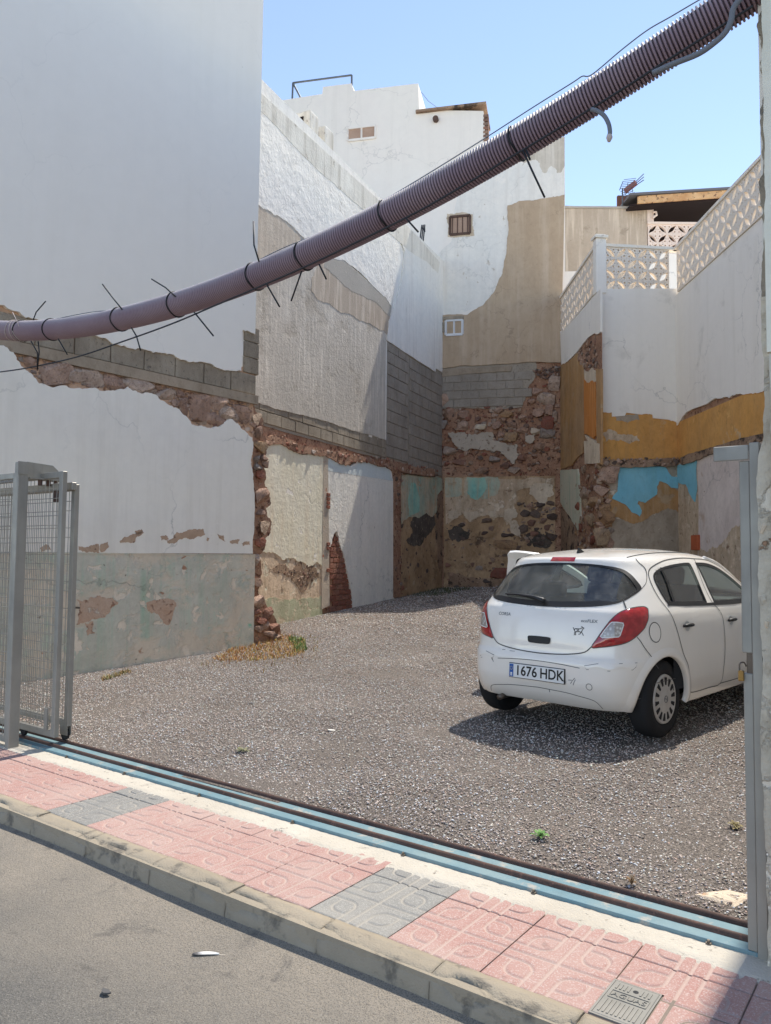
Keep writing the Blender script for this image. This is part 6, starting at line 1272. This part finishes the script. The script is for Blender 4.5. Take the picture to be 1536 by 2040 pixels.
# scuffs on the bumper
rnd = random.Random(6); M_SCUFF = G('scuff', .8).col((.10, .095, .09)).m
for (x, z, L, a) in [(.31, .43, .06, .9), (.33, .42, .05, 1.1), (.29, .455, .03, .1), (-.47, .565, .05, -.9), (-.45, .55, .03, -1.2), (-.36, .63, .03, .1), (-.28, .628, .05, 0), (.80, .44, .05, .3), (.78, .54, .03, .9), (-.6, .54, .02, .2), (.10, .335, .02, 1.4)]:
    MB().tube([rpt(x, z, .0005), rpt(x + L * .4 * math.cos(a), z + L * .5 * math.sin(a), .0005), rpt(x + L * math.cos(a), z + L * math.sin(a), .0005)], .0022, 5).obj('scuff', M_SCUFF, CAR)
tw_ = [(.465 + .024 * math.cos(a), .422 + .024 * math.sin(a)) for a in np.linspace(0, 6.283, 21)[:-1]]; ribbon('tow_cap_gap', 'a', tw_, .004, .0012, M_SEAM, CAR, 1, True)
# wheel arches, underbody
for cy in (0, 2.511):
    for sg in (1, -1):
        arc = [(cy + .345 * math.cos(a), .305 + .345 * math.sin(a)) for a in np.linspace(-.25, math.pi + .25, 40)]; V = []; F = []
        for (yy, zz) in arc:
            for (r, o) in ((.331, -.03), (.330, .006), (.342, .012), (.366, .010), (.40, .0005)):
                k = r / .345; y2, z2 = cy + (yy - cy) * k, max(.24, .305 + (zz - .305) * k); p = spt('s', y2, z2, o, sg); V.append(p)
        for i in range(39):
            for j in range(4): F.append((i * 5 + j, (i + 1) * 5 + j, (i + 1) * 5 + j + 1, i * 5 + j + 1))
        mk('wheel_arch', V, F, M_PAINT, CAR, True)
        V = []; F = []
        for a in np.linspace(-.12, math.pi + .12, 24):
            for x in (.72, .45): V.append((sg * x, cy + .345 * math.cos(a), .305 + .345 * math.sin(a)))
        for i in range(23): F.append((2 * i, 2 * i + 2, 2 * i + 3, 2 * i + 1))
        V.append((sg * .45, cy, .305)); F += [(2 * i + 1, 2 * i + 3, 48) for i in range(23)]
        mk('arch_liner', V, F, M_RUBBER, CAR)
ub = MB(); ub.box(-.70, .70, .36, 2.15, .22, .26); ub.obj('underbody', M_RUBBER, CAR)
ub = MB(); ub.box(-.44, .44, -.44, .36, .245, .27); ub.obj('rear_floor', M_RUBBER, CAR)
ub = MB(); ub.box(-.6, .6, 2.15, 3.1, .22, .26); ub.obj('front_floor', M_RUBBER, CAR)
sl = MB()
MB().tube([(-.40, -.35, .235), (-.40, -.48, .23), (-.40, -.525, .225)], .024, 12).obj('exhaust', M_BOLT, CAR, True)
# wheels
def wheel(cx, cy, sg):
    w = mk('wheel', *(lambda m: (m.V, m.F))(MB().tube([(cx - sg * .02, cy, .303), (cx + sg * .05, cy, .303)], .16, 24)), M_RUBBER, CAR)
    prof = [(-.09, .185), (-.092, .24), (-.085, .278), (-.07, .296), (-.04, .303), (.04, .303), (.07, .296), (.085, .278), (.092, .24), (.088, .20), (.075, .188)]; V = []; F = []; N = 56
    for k in range(N):
        a = 2 * math.pi * k / N
        for (x, r) in prof: V.append((cx + sg * x, cy + r * math.cos(a), .303 + r * math.sin(a)))
    m = len(prof)
    for k in range(N):
        for j in range(m - 1): F.append((k * m + j, ((k + 1) % N) * m + j, ((k + 1) % N) * m + j + 1, k * m + j + 1))
    mk('tyre', V, F, M_TYRE, w, True)
    prof = [(.080, .193), (.094, .188), (.096, .178), (.088, .165), (.094, .10), (.098, .06), (.099, .04), (.099, .0)]; V = []; F = []
    for k in range(N):
        a = 2 * math.pi * k / N
        for (x, r) in prof: V.append((cx + sg * x, cy + r * math.cos(a), .303 + r * math.sin(a)))
    m = len(prof)
    for k in range(N):
        for j in range(m - 1): F.append((k * m + j, ((k + 1) % N) * m + j, ((k + 1) % N) * m + j + 1, k * m + j + 1))
    mk('hubcap', V, F, M_CAPW, w, True)
    for k in range(14):
        a = 2 * math.pi * k / 14 + .1; ca, sa = math.cos(a), math.sin(a); V = []
        for (r, t) in ((.108, .010), (.168, .017), (.168, -.017), (.108, -.010)): V.append((cx + sg * (.0965 - .0 * r), cy + r * ca - t * sa, .303 + r * sa + t * ca))
        V += [(v[0] - sg * .02, v[1], v[2]) for v in V]
        bevobj(mk('slot', V, [(0, 1, 2, 3), (7, 6, 5, 4), (0, 4, 5, 1), (1, 5, 6, 2), (2, 6, 7, 3), (3, 7, 4, 0)], M_RUBBER, w), .004, 2)
    rg_ = MB(); rg_.tube([(cx + sg * .1, cy + .026 * math.cos(a), .303 + .026 * math.sin(a)) for a in np.linspace(0, 6.283, 21)], .0035, 6, False); rg_.obj('emblem_ring', M_CHROME, w, True)
    rg_ = MB(); rg_.tube([(cx + sg * .1, cy - .018, .310), (cx + sg * .1, cy + .006, .306), (cx + sg * .1, cy - .006, .300), (cx + sg * .1, cy + .018, .296)], .003, 5); rg_.obj('emblem_bolt', M_CHROME, w, True)
for cy in (0, 2.511):
    for sg in (1, -1): wheel(sg * .722, cy, sg)
# interior
def cushion(name, c, s, rx, mat, par, bev=.06):
    M = Matrix.Translation(c) @ Matrix.Rotation(rx, 4, 'X'); m = MB().box(-s[0] / 2, s[0] / 2, -s[1] / 2, s[1] / 2, -s[2] / 2, s[2] / 2); o = mk(name, [tuple(M @ Vector(v)) for v in m.V], m.F, mat, par); bevobj(o, bev, 3); return o
cushion('rear_seat', (0, .66, .52), (1.22, .52, .2), .05, M_CLOTH, CAR); cushion('rear_backrest', (0, .38, .80), (1.22, .16, .56), -.28, M_CLOTH, CAR)
for x in (-.36, .36): cushion('headrest', (x, .27, 1.11), (.26, .09, .14), -.25, M_CLOTH, CAR, .035)
for x in (-.36, .36):
    cushion('front_seat', (x, 1.55, .50), (.50, .52, .2), .08, M_CLOTH, CAR); cushion('front_backrest', (x, 1.25, .84), (.48, .15, .62), -.26, M_CLOTHB if x > 0 else M_CLOTH, CAR); cushion('headrest', (x, 1.12, 1.23), (.26, .10, .17), -.2, M_CLOTHB if x > 0 else M_CLOTH, CAR, .04)
cushion('dashboard', (0, 2.15, .82), (1.36, .42, .34), 0, M_TRIM, CAR, .08); cushion('parcel_shelf', (0, -.02, .96), (1.15, .44, .03), 0, M_CLOTH, CAR, .01); cushion('boot_floor', (0, -.03, .45), (1.0, .7, .05), 0, M_CLOTH, CAR, .01)
MB().tube([(-.36 + .18 * math.cos(a), 1.87 + .07 * math.sin(a), .93 + .165 * math.sin(a)) for a in np.linspace(0, 6.283, 25)], .014, 6, False).obj('steering_wheel', M_TRIM, CAR, True)
for sg in (1, -1):
    V = [(sg * (surf_x(y, z) - .03), y, z) for y in (.15, .45, .8) for z in (.35, .6, .80, .93)]; mk('door_card', V, [(4 * i + j, 4 * i + j + 1, 4 * i + j + 5, 4 * i + j + 4) for i in range(2) for j in range(3)], M_CLOTH, CAR)
    V = []
    for z_ in np.linspace(1.392, 1.03, 12):
        yr_, yf_, w_, n_, ym_ = plan(z_); xp = min(.605, w_ * .97); V.append((sg * xp, ym_ + (yf_ - ym_) * (1 - (xp / w_) ** n_) ** (1 / n_) - .012, z_))
    MB().tube(V, .022, 8).obj('windscreen_pillar', M_PAINT, CAR, True)
V = [(x, 1.52 + dz * 2.15 - .0, 1.375 - dz) for dz in (0, .12, .24, .36) for x in (-.6, -.3, 0, .3, .6)]; mk('windscreen', [(a * (1 + .22 * (1.362 - c)), b + .06 * (1 - (a / .6) ** 2), c) for a, b, c in V], [(5 * i + j, 5 * i + j + 1, 5 * i + j + 6, 5 * i + j + 5) for i in range(3) for j in range(4)], M_GLASS, CAR, True)
cushion('interior_mirror', (0, 1.70, 1.25), (.22, .03, .06), 0, M_TRIM, CAR, .01)
# open driver's door on the far side: hinged at the front edge
HG_ = Vector((-surf_x(1.98, .6), 1.98, 0)); DA = R_(58)
DM = Matrix.Translation(HG_) @ Matrix.Rotation(-DA, 4, 'Z') @ Matrix.Translation(-HG_)
def dpt(y, z, off=0.): p = spt('s', y, z, off, -1); p.z += .055 * max(0, z - .9) / .45; return DM @ p
DO = [(.97, .98), (.965, 1.15), (.985, 1.30), (1.01, 1.388), (1.25, 1.376), (1.45, 1.335), (1.65, 1.255), (1.85, 1.13), (1.94, 1.03), (1.97, .85), (1.98, .40), (1.92, .33), (1.06, .33), (1.07, .45), (1.08, .70)]
DI = [(1.07, 1.04), (1.07, 1.20), (1.085, 1.30), (1.13, 1.325), (1.25, 1.318), (1.44, 1.275), (1.65, 1.18), (1.80, 1.06), (1.5, 1.02)]
DOs, DIs = ccw(smooth_poly(DO, 3)), ccw(smooth_poly(DI, 3))
nO = len(DOs); vs, es, fs, *_ = delaunay_2d_cdt([Vector(p) for p in DOs + DIs], [(i, (i + 1) % nO) for i in range(nO)] + [(nO + i, nO + (i + 1) % len(DIs)) for i in range(len(DIs))], [], 1, 1e-6)
fs = [f for f in fs if not inpoly(sum(vs[i].x for i in f) / 3, sum(vs[i].y for i in f) / 3, DIs)]
dr = mk('front_left_door', [dpt(v.x, v.y) for v in vs], [tuple(f) for f in fs], M_PAINT, CAR); sm = dr.modifiers.new('thick', 'SOLIDIFY'); sm.thickness = .035; sm.offset = 0
mk('door_glass', [dpt(p[0], p[1], .0) for p in DIs], [tuple(range(len(DIs)))], M_GLASS, dr)
P_ = [dpt(p[0], p[1], .0) for p in DIs]; MB().tube(P_ + [P_[0]], .022, 6, False).obj('window_seal', M_TRIM, dr, True)
# ================================================================== gravel, weeds, small things
def gravel():
    rng = np.random.default_rng(5)
    def lot_mask(x, y):
        m = (x > -8.62) | ((y > 8.5) & (x > -10.1 - .185 * (y - 10.35)))
        c = (x + 5.1) * .806 + (y - 18.58) * .592; a = (x + 8.76) * .806 + (y - 20.3) * .592
        dB = -(x + 6.54) * .6 + (y - 17.28) * .8
        bf = (x + 11.92) * (-.400) + (y - 18.92) * .917
        m &= (bf < 0) & (c < 0) & ((a < 0) | (y < 17.4 + .9 * (x + 6.54)))
        m &= ~((x > -.66) & (y < 12.5)); return m
    P = []; Sz = []
    for (y0, y1, dens, s0, s1) in ((3.425, 5.2, 3600, .009, .0175), (5.2, 7.5, 2600, .010, .019), (7.5, 10.5, 1500, .013, .024), (10.5, 14.5, 700, .018, .034), (14.5, 20.5, 320, .024, .046)):
        x0, x1 = -12.5, -.6
        n = int((x1 - x0) * (y1 - y0) * dens); x = rng.uniform(x0, x1, n); y = rng.uniform(y0, y1, n)
        # keep what a camera near this spot can see
        k = lot_mask(x, y) & (x > -1.06 * y - 4.2)
        # worn, sandier spots with fewer stones
        dn = np.sin(x * 1.7 + 1.3 * np.sin(y * 1.1)) * np.sin(y * 1.4 + 1.7 * np.sin(x * .8 + 1)) + .5 * np.sin(x * 4.1 + y * 2.3); k &= rng.uniform(0, 1, n) > np.clip((dn - .75) * 1.1, 0, .62)
        P.append(np.stack([x[k], y[k]], 1)); Sz.append(.9 * rng.uniform(s0, s1, k.sum()) * rng.choice([.7, 1, 1.25], k.sum(), p=[.35, .5, .15]))
    P = np.concatenate(P); Sz = np.concatenate(Sz); n = len(P)
    # leave out where the slab of rock and the dry weeds lie
    z = ground_np(P[:, 0], P[:, 1])
    base = np.array([(1, 0, 0), (-.1, .95, .1), (-1, .1, 0), (.1, -.9, -.1), (.15, .1, .75), (-.1, -.05, -.7)])
    V = base[None] * (1 + rng.uniform(-.3, .3, (n, 6, 1))) * (Sz[:, None, None] * .62)
    V[:, :, 2] *= rng.uniform(.4, .8, (n, 1)); V[:, :, 1] *= rng.uniform(.6, 1., (n, 1))
    a = rng.uniform(0, 2 * math.pi, n); t = rng.uniform(-.45, .45, n); ca, sa, ct, st_ = np.cos(a)[:, None], np.sin(a)[:, None], np.cos(t)[:, None], np.sin(t)[:, None]
    x, y, zz = V[:, :, 0].copy(), V[:, :, 1].copy(), V[:, :, 2].copy()
    x, zz = x * ct + zz * st_, -x * st_ + zz * ct; x, y = x * ca - y * sa, x * sa + y * ca
    V = np.stack([x + P[:, :1], y + P[:, 1:], zz + (z + Sz * rng.uniform(.05, .45, n))[:, None]], 2)
    Ft = np.array([(0, 1, 4), (1, 2, 4), (2, 3, 4), (3, 0, 4), (1, 0, 5), (2, 1, 5), (3, 2, 5), (0, 3, 5)])
    F = (Ft[None] + np.arange(n)[:, None, None] * 6).reshape(-1, 3)
    me = bpy.data.meshes.new('gravel'); me.vertices.add(n * 6); me.vertices.foreach_set('co', V.reshape(-1).astype(np.float32))
    me.loops.add(len(F) * 3); me.loops.foreach_set('vertex_index', F.reshape(-1).astype(np.int32))
    me.polygons.add(len(F)); me.polygons.foreach_set('loop_start', np.arange(0, len(F) * 3, 3, dtype=np.int32))
    pal = np.array([(.12, .105, .10), (.19, .165, .155), (.26, .225, .21), (.34, .30, .275), (.46, .41, .37), (.62, .57, .52), (.26, .19, .16)]); pr = [.17, .22, .21, .17, .12, .05, .06]
    c = np.minimum(1.78 * (pal + .03)[rng.choice(7, n, p=pr)] * rng.uniform(.85, 1.15, (n, 1)) * np.array([1.06, 1., .92]), .70); c = np.concatenate([c, np.ones((n, 1))], 1)
    at = me.attributes.new('tint', 'FLOAT_COLOR', 'POINT'); at.data.foreach_set('color', np.repeat(c, 6, 0).reshape(-1).astype(np.float32))
    me.update(calc_edges=True); me.validate()
    g = G('gravel_stone', .95, .2); tn = g.n('ShaderNodeAttribute', attribute_name='tint'); cc = tn.outputs['Color']
    cc = g.mix(g.rng(g.noise(.9, 6, .65), .52, .72, 0, .45), cc, (.40, .29, .20)); g.col(cc); me.materials.append(g.m)
    o = bpy.data.objects.new('gravel', me); link(o); tag(o, 'grey-brown crushed stone gravel spread over the lot floor', 'gravel', kind='stuff')
gravel()
def blades(name, label, cat, px_poly, n, h0, h1, cols, seed, kind='stuff', lean=.8, wd=.005):
    rnd = random.Random(seed); P = [onz(x, y, .22)[:2] for x, y in px_poly] if len(px_poly[0]) == 2 and px_poly[0][0] > 20 else px_poly
    x0, x1 = min(p[0] for p in P), max(p[0] for p in P); y0, y1 = min(p[1] for p in P), max(p[1] for p in P); V = []; F = []; C = []
    k = 0
    while k < n:
        x, y = rnd.uniform(x0, x1), rnd.uniform(y0, y1)
        if not inpoly(x, y, P): continue
        k += 1; h = rnd.uniform(h0, h1); a = rnd.uniform(0, 6.28); l = rnd.uniform(0, lean) * h; z = ground_z(x, y); w = wd * rnd.uniform(.6, 1.5)
        dx, dy = math.cos(a), math.sin(a); b = len(V)
        for (t, ww) in ((0, 1), (.5, .8), (1, .1)):
            cx, cy, cz = x + dx * l * t * t, y + dy * l * t * t, z + h * t * (1 - .25 * t * lean)
            V += [(cx - dy * w * ww, cy + dx * w * ww, cz), (cx + dy * w * ww, cy - dx * w * ww, cz)]
        F += [(b, b + 1, b + 3, b + 2), (b + 2, b + 3, b + 5, b + 4)]; c = rnd.choice(cols); q = rnd.uniform(.7, 1.25); C += [(c[0] * q, c[1] * q, c[2] * q, 1)] * 6
    o = mk(name, V, F, M_BLADE, loc=(*[(x0 + x1) / 2, (y0 + y1) / 2], 0)); at = o.data.attributes.new('tint', 'FLOAT_COLOR', 'POINT'); at.data.foreach_set('color', np.array(C, np.float32).reshape(-1))
    tag(o, label, cat, kind=kind); return o
g = G('dry_grass_blade', .9); g.col(g.n('ShaderNodeAttribute', attribute_name='tint').outputs['Color']); M_BLADE = g.m
blades('dry_weeds', 'mat of orange and yellow dry weeds at the foot of the broken wall end', 'weeds', [(420, 1307), (470, 1290), (510, 1280), (560, 1272), (608, 1282), (606, 1305), (560, 1312), (500, 1314), (440, 1313)], 2600, .02, .07, [(.50, .22, .07), (.56, .30, .11), (.44, .32, .07), (.58, .40, .14), (.40, .17, .06), (.60, .40, .22)], 3)
blades('tall_weeds', 'few taller dry stalks standing among the orange weeds by the broken wall', 'weeds', [(440, 1303), (505, 1282), (560, 1276), (590, 1290), (540, 1306), (470, 1309)], 50, .08, .16, [(.44, .27, .11), (.5, .36, .16), (.3, .17, .08)], 8, lean=.6, wd=.003)
blades('sparse_weeds', 'thin scatter of dry weed blades fringing the orange weed mat on gravel', 'weeds', [(395, 1320), (480, 1284), (560, 1264), (640, 1280), (630, 1322), (520, 1334)], 420, .02, .08, [(.44, .27, .11), (.42, .36, .14), (.3, .17, .08)], 9)
blades('green_weeds', 'small tuft of fresh green weeds at the edge of the dry weeds', 'weeds', [(572, 1276), (606, 1280), (612, 1300), (590, 1304)], 500, .03, .09, [(.14, .24, .07), (.2, .3, .1), (.10, .17, .05)], 4)
blades('dark_weeds', 'low dark green weeds in the shade by the broken pier at the back', 'weeds', [tuple(W2.pt(W2.hit(800, 1180)[0], 0, .15)[:2]), tuple(W2.pt(W2.hit(870, 1168)[0], 0, .15)[:2]), tuple(W2.pt(W2.hit(870, 1168)[0], 0, 1.1)[:2]), tuple(W2.pt(W2.hit(800, 1180)[0], 0, .9)[:2])], 900, .03, .12, [(.10, .12, .05), (.07, .09, .04), (.14, .13, .07)], 5)
blades('wall_weeds', 'sparse yellowed weeds along the foot of the teal-grey dado', 'weeds', [(200, 1336), (260, 1322), (262, 1327), (205, 1341)], 260, .02, .06, [(.36, .30, .13), (.42, .26, .12), (.2, .2, .08)], 6)
def plant(px, label, n, r, cols, seed, h=.05, name='weed_plant'):
    p = onz(*px, .125); rnd = random.Random(seed); z0 = ground_z(p.x, p.y); V = []; F = []; C = []
    for k in range(n):
        a = 6.28 * k / n + rnd.uniform(-.3, .3); L = r * rnd.uniform(.6, 1.1); w = L * .16; up = rnd.uniform(.25, .8) * h / .05; b = len(V); dx, dy = math.cos(a), math.sin(a)
        for t, ww in ((0, .2), (.35, .9), (.7, 1), (1, .05)):
            cx, cy, cz = p.x + dx * L * t, p.y + dy * L * t, z0 + .008 + up * .05 * math.sin(t * 2.4)
            V += [(cx - dy * w * ww, cy + dx * w * ww, cz), (cx + dy * w * ww, cy - dx * w * ww, cz)]
        F += [(b + 2 * i, b + 2 * i + 1, b + 2 * i + 3, b + 2 * i + 2) for i in range(3)]; c = rnd.choice(cols); C += [(*c, 1)] * 8
    o = mk(name, V, F, M_BLADE, loc=(p.x, p.y, z0)); at = o.data.attributes.new('tint', 'FLOAT_COLOR', 'POINT'); at.data.foreach_set('color', np.array(C, np.float32).reshape(-1)); tag(o, label, 'plant'); return o
plant((1076, 1678), 'fresh green rosette weed growing in the gravel near the track', 16, .055, [(.13, .26, .07), (.18, .32, .10), (.10, .2, .05)], 1, .05)
plant((483, 1503), 'faded grey-green flattened weed in the gravel facing the gate end', 22, .06, [(.20, .20, .10), (.26, .24, .14), (.16, .16, .09)], 2, .03)
plant((1258, 1772), 'brown withered weed against the rear rail of the track', 18, .03, [(.20, .12, .06), (.26, .17, .09)], 3, .05)
plant((1465, 1660), 'straw-coloured dry weed by the receiving post', 26, .05, [(.30, .25, .12), (.24, .19, .09)], 4, .04)
# slab of broken concrete by the right post
RK = stone_variants('rock', 1, 41, .3, 3)[0]; RK.materials[0] = plaster('old_concrete_lump', (.44, .39, .335), (.50, .44, .37), 5, None, [((.36, .22, .13), 7, .58, .08), ((.24, .21, .18), 30, .6, .06)], .8, 60, coarse=1, cs=20)
p = onz(1445, 1800, .13); o = inst('concrete_lump', RK, None, Matrix.Translation((p.x, p.y + .02, .115)) @ Matrix.Rotation(.4, 4, 'Z') @ Matrix.Diagonal((.30, .24, .075, 1))); tag(o, 'low lump of old concrete in the gravel beside the receiving post', 'rock')
# pale scraps in the gravel
rnd = random.Random(2); M_SCRAP = G('pale_scrap', .8).col((.70, .65, .57)).m
for k, (x, y, lx, ly, nm, lb, ct) in enumerate([(660, 1463, 1.6, .8, 'paper_scrap', 'tiny pale paper scrap lying alone on the open gravel', 'litter'), (499, 1406, 3.2, .3, 'stick', 'thin pale stick lying on the gravel below the dry weeds', 'stick')]):
    p = onz(x, y, .13); z = ground_z(p.x, p.y) + .014; V = []
    for j_ in range(8): a = j_ * .785 + rnd.uniform(-.2, .2); r = rnd.uniform(.016, .026); V.append((p.x + r * lx * math.cos(a), p.y + r * ly * math.sin(a), z + rnd.uniform(0, .005)))
    V += [(v[0], v[1], v[2] - .003) for v in V]
    o = mk(nm, V, [tuple(range(8)), tuple(range(15, 7, -1))] + [(i, i + 8, (i + 1) % 8 + 8, (i + 1) % 8) for i in range(8)], M_SCRAP, loc=(p.x, p.y, z)); tag(o, lb, ct)
# feather on the road
p0, p1 = onz(383, 1903, 0), onz(447, 1907, 0); FT = thing('feather', 'white feather with grey tip lying on the dusty asphalt', 'feather', (p0 + p1) / 2)
d = (p1 - p0); L = d.length; d.normalize(); s = Vector((-d.y, d.x, 0)); z0 = .001
V = []; F = []
for i in range(15):
    t = i / 14; w = .011 * math.sin(math.pi * min(1, t * .95 + .08)) ** .6 * (1 if t > .12 else .7); c = p0 + d * L * t * .82 + s * .008 * math.sin(t * 2.2)
    for sd_ in (-1, -.4, 0, .55, 1): q = c + s * w * sd_; V.append((q.x, q.y, z0 + .006 * abs(sd_) + .004 * t))
for i in range(14):
    for j in range(4): F.append((i * 5 + j, (i + 1) * 5 + j, (i + 1) * 5 + j + 1, i * 5 + j + 1))
g = G('feather_vane', .7); xx = g.n('ShaderNodeVectorMath', {0: g.pos(), 1: tuple(p0)}, operation='DISTANCE').outputs['Value']
g.col(g.mix(g.rng(xx, .02, .045), (.13, .12, .115), (.80, .78, .74))); ob = mk('vane', V, F, g.m, FT, True); m_ = ob.modifiers.new('thick', 'SOLIDIFY'); m_.thickness = .0012
c0 = p0 + Vector((0, 0, z0)); MB().tube([p0 + d * L * .1 + s * .002 + Vector((0, 0, z0 + .003)), p0 + d * L * .5 + s * .007 + Vector((0, 0, z0 + .004)), p0 + d * L + s * .006 + Vector((0, 0, .006))], [.0012, .0014, .0016], 6).obj('quill', G('quill', .5).col((.6, .52, .42)).m, FT, True)
# flattened dark stain scrap on the road
p = onz(210, 1977, 0); V = [(p.x + .022 * math.cos(a) * (1 + .3 * math.sin(3 * a)), p.y + .012 * math.sin(a), z) for z in (.006, .0) for a in [k * .628 for k in range(10)]]
tag(mk('tape_scrap', V, [tuple(range(10)), tuple(range(19, 9, -1))] + [(i, i + 10, (i + 1) % 10 + 10, (i + 1) % 10) for i in range(10)], G('grey_tape', .8).col((.10, .095, .09)).m, loc=(p.x, p.y, 0)), 'flat dark grey scrap pressed into the asphalt', 'litter')
# pebbles on the road
